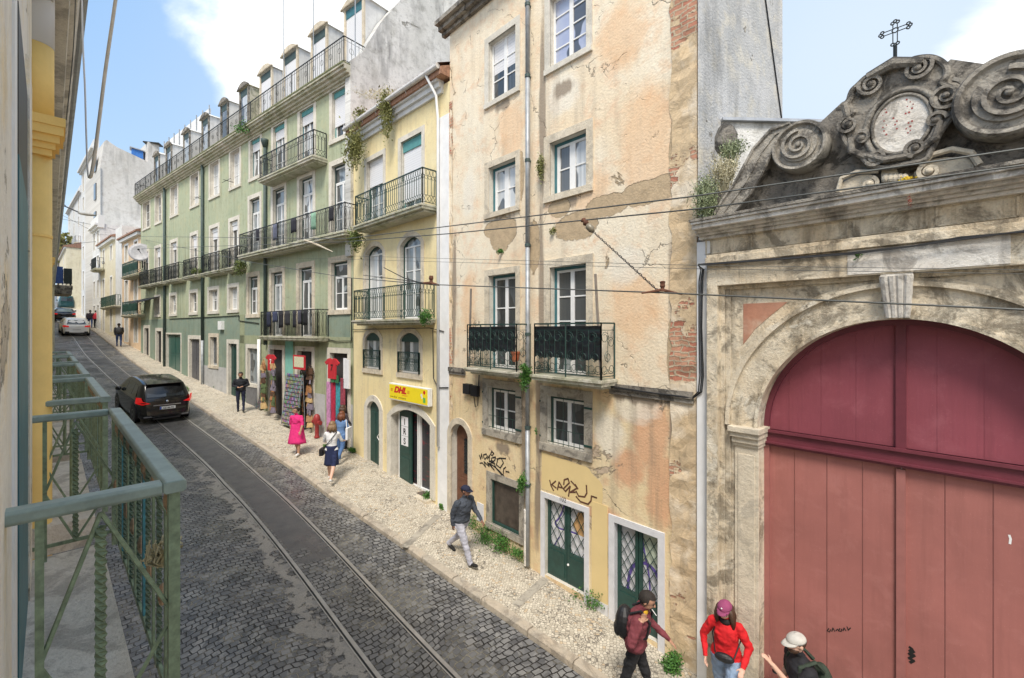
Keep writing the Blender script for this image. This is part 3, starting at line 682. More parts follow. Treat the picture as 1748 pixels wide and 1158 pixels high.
def leaves(name, c, ext, n, mat, parent=None, size=.05, droop=0., kind=None, stems=0, seed=1, F=None, cone=.0):
    """clump of leaf faces round world point c; ext = half extents"""
    rr = random.Random(seed); mb = MB(); c = Vector(c)
    lobes = [Vector((rr.uniform(-.55, .55), rr.uniform(-.55, .55), rr.uniform(-.6, .6))) for _ in range(5)]
    for i in range(n):
        lb = rr.choice(lobes); v = Vector((rr.gauss(0, .32), rr.gauss(0, .32), rr.gauss(0, .3)))+lb
        p = c+Vector((v.x*ext[0], v.y*ext[1], v.z*ext[2]-droop*abs(v.x)*ext[2]))
        s = size*rr.uniform(.5, 1.3); ax = Vector((rr.uniform(-1,1), rr.uniform(-1,1), rr.uniform(-.6,1))).normalized(); bx = ax.orthogonal().normalized(); bx.rotate(Matrix.Rotation(rr.uniform(0, 6.28), 3, ax))
        cx = ax.cross(bx)
        mb.add([p-bx*s, p+cx*s*.45+ax*s*.1, p+bx*s, p-cx*s*.45+ax*s*.1], [(0,1,2),(0,2,3)])
    for i in range(stems):
        b = c+Vector((rr.uniform(-.3,.3)*ext[0], rr.uniform(-.3,.3)*ext[1], -ext[2])); t = b+Vector((rr.uniform(-.8,.8)*ext[0], rr.uniform(-.8,.8)*ext[1], ext[2]*rr.uniform(1.2, 2)))
        mb.tube([b, b.lerp(t, .5)+Vector((rr.uniform(-.03,.03),)*3), t], .004, 3)
    return mb.build(name, M[mat], parent, fix=False, kind=kind, org=c-Vector((0,0,ext[2])))
def plant(px, py, F, d, ext, n, label, mat='leaf', size=.05, name='weed', seed=None, **k):
    u, z = F.at(px, py, d); c = F.w(u, d, z)
    o = leaves(name, c, ext, n, mat, None, size, seed=seed or int(px*7+py), **k); return tag(o, label, 'plant')
def text_mesh(par, F, s, u, z, h, d, mat, name='lettering', bold=.0, sx=1., shear=0., align='CENTER'):
    cu = bpy.data.curves.new(name, 'FONT'); cu.body = s; cu.size = h*1.35; cu.align_x = align; cu.extrude = .0; cu.offset = bold; cu.shear = shear
    o = bpy.data.objects.new(name, cu); C.objects.link(o); dg = bpy.context.evaluated_depsgraph_get(); me = bpy.data.meshes.new_from_object(o.evaluated_get(dg))
    bpy.data.objects.remove(o); mb = MB(); vs = [F.w(u+v.co.x*sx, d, z+v.co.y) for v in me.vertices]
    mb.add(vs, [tuple(p.vertices) for p in me.polygons]); return mb.build(name, M[mat], par, fix=False)
# =============== ochre building with peeling plaster ===============
F = FP_
uL, uR = F.u(768), F.u(1190)
B1 = thing('peeling_building', 'tall building with peeling peach plaster, brick showing at its corners and grey downpipe', 'building', F.w(uR, 0, -.3))
def UP(x0, x1): return (F.u(x0), F.u(x1))
c1, c2 = UP(834.7, 881), UP(939.3, 1001.5)
ops = {}
zr = {'t': (10.95, 12.45), 'm': (8.19, 9.33), 'b': (4.36, 6.64), 'l': (2.83, 3.87)}
for k, (z0, z1) in zr.items():
    ops[k+'1'] = (c1[0], c1[1], z0, z1 if k != 't' else z1, 0); ops[k+'2'] = (c2[0], c2[1], z0, z1, 0)
ops['l1'] = (F.u(833.5), F.u(881), 2.83, 3.87, 0); ops['l2'] = (F.u(934.4), F.u(998), 2.83, 3.87, 0)
ops['g1'] = (F.u(838.4), F.u(886.8), .50, 1.60, 0)
ops['arch'] = (F.u(771), F.u(800), -.4, F.z(786, 724), .28)
ops['s1'] = (F.u(930.4), F.u(998.4), -.06, 1.63, 0); ops['s2'] = (F.u(1049.4), F.u(1124), -.20, 1.65, 0)
wall(F, B1, uL, uR-.42, -3, 15.6, list(ops.values()), [M['peach_low'], M['peach']], bands=[(4.2, 1)], back=4.5)
# rough corner strips with brick and rubble
mb = MB()
def rough(u0, u1, z0, z1, d, dz=.16):
    k = int((z1-z0)/dz); e0 = [u0+R.uniform(-.035,.035) for _ in range(k+1)]; m = 3; vs = []
    for i in range(k+1):
        for j in range(m+1): vs.append(F.w(e0[i]+(u1-e0[i])*j/m, d+(R.uniform(-.03,.012) if 0 < j < m else 0), z0+(z1-z0)*i/k))
    mb.add(vs, [(i*(m+1)+j, i*(m+1)+j+1, (i+1)*(m+1)+j+1, (i+1)*(m+1)+j) for i in range(k) for j in range(m)])
rough(uR-.46, uR, -3, 15.6, .015); rough(uL+.14, uL-.02, 2.4, 11.6, .012)
mb.fb(F, uR-.42, uR, -4.1, -.03, -3, 15.6)
mb.build('exposed_brick_corner', M['brick'], B1, F=F)
# flank wall seen above the gateway
mb = MB(); mb.add([F.w(uR+.012, .0, -3), F.w(uR+.012, -4.2, -3), F.w(uR+.012, -4.2, 15.6), F.w(uR+.012, 0, 15.6)], [(0,1,2,3)])
side = mb.build('flank_wall', M['party_grey'], B1, uvf=lambda p: (-(p.x*F.n.x+p.y*F.n.y)*1., p.z), fix=False)
mb = MB(); a = F.w(uR+.03, -2.55, 13.3); b = F.w(uR+.03, -4.15, 9.9); mb.tube([a, b], .016, 4); mb.build('flashing', M['cable'], side)
# cornice and parapet top left
mb = MB(); zc = 13.75
for d, z0, z1 in ((.10, zc-.28, zc-.18), (.22, zc-.18, zc-.06), (.34, zc-.06, zc+.05)): mb.fb(F, uL-.25, F.u(900), -.02, d, z0, z1)
mb.build('cornice', M['dark_stone'], B1, F=F)
mb = MB(); mb.fb(F, uL-.2, F.u(895), -.05, .06, zc+.05, zc+1.6); mb.build('parapet', M['party'], B1, F=F)
# string course between first floor and ground floor
mb = MB()
for a, b in ((uL, F.u(795)), (F.u(1042), uR-.05)): mb.fb(F, a, b, -.02, .07, 4.16, 4.27); mb.fb(F, a, b, -.02, .04, 4.08, 4.16)
mb.build('string_course', M['dark_stone'], B1, F=F)
# plaster strip down to the ground right of the ground floor doors
window(F, B1, ops['t1'], pane='glass', rows=3, sur=.15, surm='stone_clean', rd=.10)
m = MB(); o = ops['t1']; m.fb(F, o[0]+.06, o[1]-.06, -.1355, -.1335, o[2]+.72, o[3]-.05); m.build('inner_blind', M['shutter'], B1, F=F)
window(F, B1, ops['t2'], pane='lilac', rows=4, sur=.15, surm='stone_clean', rd=.10)
window(F, B1, ops['m1'], outer='teal', pane='curtain', rows=2, sur=.15, rd=.14)
window(F, B1, ops['m2'], outer='teal', pane='curtain', rows=2, sur=.17, rd=.14)
w5 = window(F, B1, ops['b1'], outer='teal', pane='glass', rows=3, sur=.15, rd=.14, sill=False)
w6 = window(F, B1, ops['b2'], outer='teal', pane='glass_grey', rows=4, sur=.17, rd=.14, sill=False)
for key in ('l1', 'l2'):
    o = ops[key]; w = window(F, B1, o, outer='dgreen', pane='glass', rows=2, sur=.20, surm='stone_dark', rd=.12)
    mb = MB()
    for x in [o[0]+(o[1]-o[0])*q/7 for q in range(1, 7)]: mb.tube([F.w(x, -.02, o[2]+.02), F.w(x, -.02, o[2]+.34)], .007, 4)
    for q in range(1, 7, 2):
        x = o[0]+(o[1]-o[0])*q/7; mb.tube([F.w(x, -.02, o[2]), F.w(x, -.02, o[3])], .008, 4)
    for z in (o[2]+.05, o[2]+.34): mb.tube([F.w(o[0], -.02, z), F.w(o[1], -.02, z)], .008, 4)
    mb.build('window_grille', M['iron_green'], w)
    mb = MB()
    for x0, x1 in ((o[0]-.21, o[0]-.0), (o[1], o[1]+.2)):
        for z in (o[2]+.12, o[3]-.16): mb.fb(F, x0 if x0 < o[0]-.1 else x0, x1 if x0 > o[0] else x0+.03, .02, .035, z, z+.04)
    mb.build('shutter_hinge', M['dgreen'], w)
# ground floor glazed vitrine
o = ops['g1']; mb = MB(); w_ = .05
mb.fb(F, o[0], o[0]+w_, -.10, -.03, o[2], o[3]); mb.fb(F, o[1]-w_, o[1], -.10, -.03, o[2], o[3]); mb.fb(F, o[0]+w_, o[1]-w_, -.10, -.03, o[3]-w_, o[3]); mb.fb(F, o[0]+w_, o[1]-w_, -.10, -.03, o[2], o[2]+.06)
w = mb.build('shop_window', M['dgreen'], B1); mb = MB(); mb.add([F.w(o[0],-.07,o[2]), F.w(o[1],-.07,o[2]), F.w(o[1],-.07,o[3]), F.w(o[0],-.07,o[3])], [(0,1,2,3)]); mb.build('pane', simple('dusty_dark_glass', (.07,.055,.045), .3, var=.6, sc=5), w, F=F)
sb = MB(); frame_poly(sb, F, o, .17, -.02, .02); sb.build('surround', M['stone_dark'], w, F=F)
# arched wooden door
o = ops['arch']; mb = MB(); mb.fb(F, o[0]+.02, o[1]-.02, -.22, -.17, o[2], o[3]-o[4]); mb.prism(F, [(x, z) for x, z in arc(o[0]+.02, o[1]-.02, o[3]-o[4], o[4]-.02)], -.22, -.17)
for z0, z1 in ((.35, .85), (.95, 1.25)): mb.fb(F, o[0]+.12, o[1]-.1, -.18, -.15, z0, z1)
dr = mb.build('wooden_door', M['brown'], B1); mb = MB(); u0, u1 = o[0]+(o[1]-o[0])*.5, o[1]-.1; mb.fb(F, u0, u1, -.175, -.155, 1.4, 2.35); dp = mb.build('door_pane', M['glass'], dr, F=F)
mb = MB()
for i in range(5):
    for j in range(10):
        cu, cz = u0+(u1-u0)*(i+.5)/5, 1.4+.95*(j+.5)/10; mb.tube([F.w(cu+.035*math.cos(x), -.145, cz+.045*math.sin(x)) for x in [2*math.pi*q/6 for q in range(7)]], .008, 3, cap=False)
mb.build('door_grille', M['iron'], dr); sb = MB(); frame_poly(sb, F, o, .17, -.02, .035, sill=False); sb.build('surround', M['stone'], dr, F=F)
# two metal doors with lozenge grilles in pale frames
def lozdoor(o, zsplit, fr, lab):
    a, b, c, e, _ = o; mb = MB(); m = (a+b)/2; D = -.09
    for x0, x1 in ((a, m-.008), (m+.008, b)):
        mb.fb(F, x0, x1, D-.04, D, c, zsplit); mb.fb(F, x0, x0+.07, D-.04, D, zsplit, e); mb.fb(F, x1-.06, x1, D-.04, D, zsplit, e); mb.fb(F, x0+.07, x1-.06, D-.04, D, e-.05, e)
        mb.fb(F, x0+.05, x1-.05, D, D+.012, c+.08, zsplit-.08)
    d_ = mb.build('metal_door', M['dgreen'], B1, label=lab)
    g = MB()
    for x0, x1 in ((a+.07, m-.07), (m+.07, b-.06)):
        n_ = 2; gw = (x1-x0)/n_; gh = gw*1.55; k = int((e-.05-zsplit)/gh)+1; z = zsplit
        for j in range(k):
            z0, z1 = z+gh*j, min(z+gh*(j+1), e-.05)
            if z1-z0 < .02: continue
            t = (z1-z0)/gh
            for i in range(n_):
                xa, xb, xm = x0+gw*i, x0+gw*(i+1), x0+gw*(i+.5)
                if t > .5:
                    for p, q in (((xm, z0), (xa, z0+gh/2)), ((xm, z0), (xb, z0+gh/2))): g.tube([F.w(p[0], D+.0, p[1]), F.w(q[0], D, q[1])], .008, 4)
                    if t > .95:
                        for p, q in (((xa, z0+gh/2), (xm, z0+gh)), ((xb, z0+gh/2), (xm, z0+gh))): g.tube([F.w(p[0], D, p[1]), F.w(q[0], D, q[1])], .008, 4)
    g.build('lozenge_grille', M['iron_green'], d_)
    pb = MB(); pb.add([F.w(a, D-.045, zsplit), F.w(b, D-.045, zsplit), F.w(b, D-.045, e), F.w(a, D-.045, e)], [(0,1,2,3)]); pb.build('pane', M['frost'], d_, F=F)
    sb = MB(); fw = fr
    sb.fb(F, a-fw, a, -.1, .028, c-.9, e+fw); sb.fb(F, b, b+fw, -.1, .028, c-.9, e+fw); sb.fb(F, a, b, -.1, .028, e, e+fw); sb.build('surround', M['pale_frame'], d_)
    mb = MB(); mb.lathe(F.w(m+.05, D+.01, zsplit-.25), [(.025,0),(.025,.02),(.01,.03)], 8, ax=F.n); mb.build('door_knob', M['steel'] if 'steel' in M else M['white_paint'], d_)
    return d_
d1 = lozdoor(ops['s1'], .60, .115, 'dark green metal door with purple spray paint behind its upper grille')
d2 = lozdoor(ops['s2'], .42, .125, 'dark green metal door with tall lozenge grille')
def stroke(par, pts, w, mat, d, name='spray_paint'):
    mb = MB(); q = []
    for i in range(len(pts)-1):
        p0, p1, p2, p3 = pts[max(i-1,0)], pts[i], pts[i+1], pts[min(i+2, len(pts)-1)]
        for k in range(6):
            t = k/6; f = lambda a, b, c, e: .5*((2*b)+(-a+c)*t+(2*a-5*b+4*c-e)*t*t+(-a+3*b-3*c+e)*t**3); q.append((f(p0[0],p1[0],p2[0],p3[0]), f(p0[1],p1[1],p2[1],p3[1])))
    q.append(pts[-1]); mb.ribbon(F, q, w, d); return mb.build(name, M[mat], par, fix=False)
pxs = lambda L: [F.at(x, y) for x, y in L]
stroke(d1, pxs([(955,858),(952,872),(944,884),(938,896),(944,906),(958,911),(975,916),(985,926)]), .045, 'white_paint', -.133)
stroke(d1, pxs([(958,858),(953,876),(947,888),(941,896),(948,905),(962,909),(978,915)]), .036, 'purple', -.13)
stroke(d1, pxs([(948,920),(941,932),(939,946)]), .03, 'purple', -.13)
mb = MB(); mb.prism(F, pxs([(980,878),(992,880),(993,905),(996,924),(978,915),(971,900)]), -.1345, -.1325); mb.build('spray_paint', M['orange_spray'], d1)
stroke(d2, pxs([(1065,1010),(1068,985),(1078,968),(1094,966),(1110,978),(1120,1000)]), .06, 'purple', -.13)
stroke(d2, pxs([(1090,925),(1096,960),(1101,985),(1103,1012)]), .035, 'purple', -.13)
mb = MB(); z0 = F.z(1090, 908); mb.fb(F, F.u(1092), F.u(1121), -.1345, -.1335, F.z(1105, 975), 1.6); mb.build('pale_blind', simple('pale_green_blind', (.55,.62,.50), .7), d2)
# balconies with tarpaulins
zf = 4.37
bal1 = balcony(F, B1, F.u(793.5, .5), F.u(881, .5), zf, .5, 1.05, 'iron_green', 'curl', th=.10, slabm='slab'); bal2 = balcony(F, B1, F.u(907.4, .5), F.u(1026.3, .5), zf, .5, 1.05, 'iron_green', 'curl', th=.12, slabm='slab')
def tarp(par, x0, x1, y0, y1, seed):
    rr = random.Random(seed); u0, u1 = F.u(x0, .42), F.u(x1, .42); zt, zb = zf+1.0, F.z((x0+x1)/2, y1, .42); nu, nz_ = 26, 12; vs = []
    for j in range(nz_+1):
        for i in range(nu+1):
            x = i/nu; y = j/nz_; zz = zt+(zb-zt)*y; 
            dd = .40+.018*noise.noise(Vector((x*9+seed, y*6, 0)))+.012*noise.noise(Vector((x*22, y*10, seed)))
            if y == 1: zz += rr.uniform(-.03,.03)
            vs.append(F.w(u0+(u1-u0)*x, dd, zz+.01*noise.noise(Vector((x*6, y*4, 2)))))
    m = MB(); m.add(vs, [(j*(nu+1)+i, j*(nu+1)+i+1, (j+1)*(nu+1)+i+1, (j+1)*(nu+1)+i) for j in range(nz_) for i in range(nu)])
    return m.build('tarpaulin', simple('black_tarpaulin', (.018,.022,.028), .38, var=.4), par, smooth=True, fix=False)
tag(tarp(None, 799, 879, 560, 600, 3), 'black tarpaulin tied behind the left of the two scrollwork balcony railings', 'tarpaulin', 'balcony tarpaulins')
tag(tarp(None, 912, 1024, 560, 612, 8), 'black tarpaulin tied behind the wider right scrollwork balcony railing', 'tarpaulin', 'balcony tarpaulins')
# wooden poles standing on the balconies
for xa, ya, xb, yb, lb in ((803,493,801,618,'grey wooden pole upright at the left end of the left tarpaulin balcony'), (1015,468,1026,630,'grey wooden pole leaning at the right end of the wider tarpaulin balcony')):
    m = MB(); a, b = F.at(xa, ya, .36), F.at(xb, yb, .36); m.tube([F.w(b[0], .36, zf+.01), F.w(a[0], .34, a[1])], .028, 5); tag(m.build('wooden_pole', M['bark'], org=F.w(b[0], .36, zf)), lb, 'pole')
# flower pot
m = MB(); c = F.w(F.u(880, .33), .33, zf+.32); m.lathe(c, [(.07,-.1),(.10,.08),(.11,.08),(.11,.12),(.09,.12)], 14); tag(m.build('flower_pot', M['terracotta'], org=c), 'terracotta pot hung inside the right end of the left balcony', 'flower pot')
# downpipe
ud = F.u(906); pipe = MB()
for z0, z1, r in ((-.0, 3.1, .05), (3.1, 7.2, .048), (7.2, 11., .05), (11., 15.5, .05)): pipe.tube([F.w(ud, .10, z0), F.w(ud, .10, z1)], r, 10)
dpp = pipe.build('downpipe', M['pipe'], B1, smooth=True); m = MB()
for z in (1.8, 3.1, 5.2, 7.2, 9.1, 11., 12.6): m.tube([F.w(ud, .10, z-.035), F.w(ud, .10, z+.035)], .065, 10); m.fb(F, ud-.012, ud+.012, 0, .1, z-.02, z+.02)
m.build('pipe_collar', M['pipe_dark'], dpp)
m = MB(); m.tube([F.w(F.u(904), .10, -.0), F.w(F.u(904), .10, 1.25)], .06, 10); m.build('pipe_shoe', M['pale_stone'], dpp)
# grey cement scar left and right of the pipe
scar = plaster('cement_scar', (.30,.28,.26), (.40,.36,.32), (.22,.21,.20), (.08,.08,.08), .7, (.52,.45,.36), .55, .01, 3., seed=2.)
m = MB()
def blob(pl, d0, d1, j=.03, n=5):
    q = []
    for (a, b) in zip(pl, pl[1:]+pl[:1]):
        for k in range(n): t = k/n; q.append((a[0]+(b[0]-a[0])*t+R.uniform(-j, j), a[1]+(b[1]-a[1])*t+R.uniform(-j, j)))
    vs = [F.w(x, d1, z) for x, z in q]; m.add(vs, [tuple(range(len(vs)))])
u_ = F.u
if 0: blob([(u_(889), -.1), (u_(926), -.1), (u_(922), 1.7), (u_(918), 3.9), (u_(920), 5.2), (u_(914), 7.0), (u_(913), 13), (u_(900), 13), (u_(897), 7.), (u_(890), 5.), (u_(892), 2.)], 0, .006, .02, 9)
if 0: m.build('cement_patch', scar, B1, F=F, fix=False)
ug = plaster('undercoat_patch', (.62,.47,.31), (.50,.37,.25), (.66,.52,.38), (.25,.2,.15), .5, None, .5, .012, 5., seed=7.)
m = MB()
if 0: blob([F.at(x, y) for x, y in ((828,388),(892,375),(893,425),(882,440),(870,420),(845,440),(830,420))], 0, .004, .025)
if 0: blob([F.at(x, y) for x, y in ((920,352),(935,345),(1035,338),(1060,345),(1030,372),(1010,395),(985,410),(968,415),(950,425),(925,400))], 0, .004, .03)
if 0: blob([F.at(x, y) for x, y in ((1030,330),(1100,305),(1150,300),(1152,335),(1110,350),(1080,368),(1050,352))], 0, .0045, .03)
if 0: m.build('bare_plaster_patch', ug, B1, F=F, fix=False)
rd = plaster('salmon_patch', (.62,.33,.18), (.70,.46,.30), (.74,.58,.40), (.3,.22,.18), .4, None, .5, .006, 5., seed=3.)
m = MB()
if 0: blob([F.at(x, y) for x, y in ((1085,695),(1145,700),(1150,760),(1148,850),(1110,860),(1070,850),(1062,810),(1100,790),(1115,755),(1090,735))], 0, .005, .05, 7)
if 0: m.build('salmon_plaster_patch', rd, B1, F=F, fix=False)
fl = simple('flat_ochre_paint', (.74,.57,.28), .85, var=.06, sc=1.5); m = MB()
m.fb(F, F.u(1010.5), F.u(1037.5), 0, .01, .0, 1.9); blob([F.at(x, y) for x, y in ((925,772),(1000,795),(1030,830),(1026,870),(925,835))], 0, .004, .02)
m.build('fresh_ochre_patch', fl, B1, F=F); m = MB(); m.fb(F, F.u(1009.5), F.u(1038), 0, .012, -1.2, .0); m.build('painted_plinth', M['pale_frame'], B1)
# graffiti tags
def tagm(polys, w, mat):
    m = MB()
    for pl in polys: 
        q = [F.at(x, y) for x, y in pl]; m.ribbon(F, q, w, .0075)
    return m.build('graffiti', M[mat], B1, fix=False)
def c4(x, y, s=6.867, ox=780, oy=740): return (ox+x/s, oy+y/s)
g1 = [[(265,255),(280,305),(290,240),(300,290)],[(310,255),(345,240),(360,270),(330,305),(312,270)],[(360,300),(385,255),(380,330),(420,320)],[(395,250),(410,210),(435,235),(415,260),(395,245)],[(400,350),(410,290),(455,275),(450,310),(410,345),(445,350)],[(470,300),(520,290),(548,345),(510,405),(465,370),(480,305)],[(270,350),(300,345),(340,395),(320,330),(380,390),(360,340),(440,430),(380,350),(460,400),(430,340)],[(430,380),(500,440),(565,515)],[(450,395),(530,490)],[(545,480),(550,415),(575,395)],[(575,445),(615,455)],[(500,290),(575,295)]]
tagm([[c4(*p) for p in pl] for pl in g1], .030, 'ink')
g2 = [[(1090,550),(1105,610),(1135,670)],[(1160,560),(1115,600),(1165,640)],[(1180,660),(1200,570),(1240,640),(1185,625)],[(1255,600),(1260,545),(1305,530),(1320,580),(1250,650),(1275,680),(1330,620),(1310,735)],[(1340,560),(1415,640),(1330,690),(1390,690)],[(1390,600),(1420,650)],[(1400,680),(1430,735),(1500,745),(1525,700),(1520,610)],[(1400,740),(1450,800),(1540,830),(1575,790),(1580,735),(1640,755)]]
tagm([[c4(*p) for p in pl] for pl in g2], .034, 'rust')
for i, pl in enumerate(g2[:7]): pass
# junction boxes, meter cover, door number
m = MB(); m.fb(F, F.u(796), F.u(807), .0, .12, F.z(800,672), F.z(800,655)); m.fb(F, F.u(808), F.u(819), .0, .10, F.z(812,676), F.z(812,658))
m.tube([F.w(F.u(812), .06, F.z(812,676)), F.w(F.u(814), .05, F.z(814,695)), F.w(F.u(818), .05, F.z(816,692)), F.w(F.u(820), .04, F.z(819,640))], .012, 5); m.build('junction_box', M['black'], B1)
m = MB(); m.fb(F, F.u(815), F.u(826), .0, .02, F.z(818,889), F.z(818,858)); m.build('meter_cover', M['pale_frame'], B1)
text_mesh(B1, F, '102', F.u(962), F.z(962, 856), .10, .031, 'cable', 'door_number')
# =============== gateway ===============
GT = thing('stone_gateway', 'baroque stone gateway with scrolled pediment and red arched wooden gate', 'gateway', F.w(F.u(1533), 0, -.7))
uc = F.u(1533); Rg = 1.59; zs = 3.84
gu0 = F.u(1206, .17); gu1 = 2*uc-gu0
gop = (uc-Rg, uc+Rg, -2.5, zs+Rg, Rg)
def wall_arch():
    mb = MB(); d = .02; n = 40; ap = [(uc-Rg*math.cos(math.pi*i/n), zs+Rg*math.sin(math.pi*i/n)) for i in range(n+1)]
    mb.add([F.w(x, d, z) for x, z in ((gu0,-3),(uc-Rg,-3),(uc-Rg,zs),(gu0,zs))], [(0,1,2,3)]); mb.add([F.w(x, d, z) for x, z in ((uc+Rg,-3),(gu1,-3),(gu1,zs),(uc+Rg,zs))], [(0,1,2,3)])
    top = 6.0
    for i in range(n):
        (a, za), (b, zb) = ap[i], ap[i+1]; mb.add([F.w(a,d,za), F.w(b,d,zb), F.w(b,d,top), F.w(a,d,top)], [(0,1,2,3)])
    mb.add([F.w(x, d, z) for x, z in ((gu0,zs),(uc-Rg,zs),(uc-Rg,top),(gu0,top))], [(0,1,2,3)]); mb.add([F.w(x, d, z) for x, z in ((uc+Rg,zs),(gu1,zs),(gu1,top),(uc+Rg,top))], [(0,1,2,3)])
    path = [(uc-Rg, -3)]+ap+[(uc+Rg, -3)]; k = len(path)
    mb.add([F.w(x, d, z) for x, z in path]+[F.w(x, -.5, z) for x, z in path], [(i, i+1, k+i+1, k+i) for i in range(k-1)])
    mb.fb(F, gu0, gu1, -.6, -.02, top, 6.95); mb.fb(F, gu0, gu1, -.6, .02, 6.0, 6.02)
    mb.fb(F, gu0+.0, uc-Rg-.02, -.6, -.0, -3, 6); mb.fb(F, uc+Rg+.02, gu1, -.6, .0, -3, 6)
    return mb.build('gate_wall', M['gate_stone'], GT, F=F)
wall_arch()
# right neighbour wall so that the street goes on
# outer pilaster frame and recessed panel lines
mb = MB()
for s in (-1, 1):
    X = lambda px: uc+s*(uc-F.u(px))*-1 if s > 0 else F.u(px)
    e = [gu0, F.u(1232), F.u(1240), F.u(1249)]
    if s > 0: e = [2*uc-x for x in e]
    mb.fb(F, e[0], e[1], .02, .17, -3, 6.32); mb.fb(F, e[1], e[2], .02, .07, -3, 5.98); mb.fb(F, e[2], e[3], .02, .045, -3, 5.92)
mb.fb(F, F.u(1232), 2*uc-F.u(1232), .02, .17, 5.98, 6.32); mb.fb(F, F.u(1240), 2*uc-F.u(1240), .02, .07, 5.92, 5.98)
mb.fb(F, gu0, gu1, .02, .23, 6.32, 6.42); mb.fb(F, gu0, gu1, .02, .19, 6.42, 6.47)
mb.build('outer_frame', M['gate_stone'], GT, F=F, bevel=.006)
mb = MB(); mb.fb(F, F.u(1452), F.u(1725), .17, .178, 6.0, 6.31); mb.build('whitewashed_lintel', M['pale_stone'], GT, F=F)
# frieze panels
mb = MB(); mb.fb(F, gu0, gu1, -.02, .05, 6.47, 6.95)
for a, b in ((1207,1276),(1284,1450),(1458,1585),(1598,1740)):
    u0, u1 = F.u(a), F.u(b); z0, z1 = 6.50, 6.74
    for q in ((u0, u1, z0, z0+.018), (u0, u1, z1-.018, z1), (u0, u0+.02, z0, z1), (u1-.02, u1, z0, z1)): mb.fb(F, q[0], q[1], .05, .066, q[2], q[3])
mb.build('frieze', M['gate_stone'], GT, F=F)
# cornice mouldings
mb = MB(); g0 = gu0-.15; g1_ = gu1+.15
for d, z0, z1 in ((.12,6.74,6.79), (.18,6.79,6.83), (.26,6.83,6.87), (.36,6.87,6.94), (.40,6.94,6.98)): mb.fb(F, g0-.0*d, g1_, -.02, d, z0, z1)
mb.build('cornice', M['pale_stone'], GT, F=F, bevel=.008)
mb = MB(); mb.fb(F, g0-.02, g1_+.02, -.5, .42, 6.98, 7.02); mb.build('cornice_top', M['dark_stone'], GT, F=F)
# archivolt
mb = MB(); n = 48
def ringp(r0, r1, d0, d1, a0=0, a1=math.pi, n=48):
    for i in range(n):
        x, y = a0+(a1-a0)*i/n, a0+(a1-a0)*(i+1)/n
        mb.prism(F, [(uc-r0*math.cos(x), zs+r0*math.sin(x)), (uc-r0*math.cos(y), zs+r0*math.sin(y)), (uc-r1*math.cos(y), zs+r1*math.sin(y)), (uc-r1*math.cos(x), zs+r1*math.sin(x))], d0, d1)
ringp(Rg, Rg+.05, .02, .075); ringp(Rg+.05, Rg+.40, .02, .045); ringp(Rg+.40, Rg+.46, .02, .10); ringp(Rg+.46, Rg+.50, .02, .055)
mb.build('archivolt', M['gate_stone'], GT, F=F)
mb = MB()
for s in (-1, 1):
    a, b = uc+s*(Rg-.01), uc+s*(Rg+.33); lo, hi = min(a, b), max(a, b)
    mb.fb(F, lo, hi, .02, .05, -3, zs-.30); mb.fb(F, lo+.05, hi-.05, .05, .062, -3, zs-.42)
    for e, z0, z1 in ((.03,-.30,-.25), (.06,-.25,-.16), (.10,-.16,-.08), (.14,-.08,0)): mb.fb(F, lo-e*.4, hi+e*.4, -.3, .05+e, zs+z0, zs+z1)
mb.build('impost', M['stone'], GT, F=F, bevel=.006)
# red plaster spandrels
mb = MB(); spm = plaster('red_spandrel', (.42,.17,.10), (.50,.26,.17), (.6,.45,.33), (.2,.1,.08), .5, (.62,.5,.38), .56, .006, 4., seed=1.)
for s in (-1, 1):
    pl = [(-1.86, 1.86), (-1.86, .95)]
    pts = [F.at(1270, 519), F.at(1345, 516), F.at(1315,540), F.at(1290,562), F.at(1270, 588)]
    if s > 0: pts = [(2*uc-u, z) for u, z in pts][::-1]
    mb.prism(F, pts, .02, .028)
mb.build('spandrel', spm, GT, F=F)
# keystone with flutes
mb = MB(); a0, a1 = F.u(1508), F.u(1562); b0, b1 = F.u(1516), F.u(1555); zt, zb_ = 5.97, 5.44
mb.add([F.w(b0,.02,zb_), F.w(b1,.02,zb_), F.w(a1,.02,zt), F.w(a0,.02,zt), F.w(b0,.13,zb_), F.w(b1,.13,zb_), F.w(a1,.22,zt), F.w(a0,.22,zt)], [(0,1,2,3),(7,6,5,4),(0,4,5,1),(1,5,6,2),(2,6,7,3),(3,7,4,0)])
for i in range(4):
    t0 = (i+.5)/4; mb.tube([F.w(b0+(b1-b0)*t0, .135, zb_+.01), F.w((b0+(b1-b0)*t0)*.5+(a0+(a1-a0)*t0)*.5, .185, (zt+zb_)/2), F.w(a0+(a1-a0)*t0, .225, zt-.02)], [.035,.04,.05], 8)
mb.build('keystone', M['fresh_white'] if 0 else M['pale_stone'], GT, F=F, smooth=False)
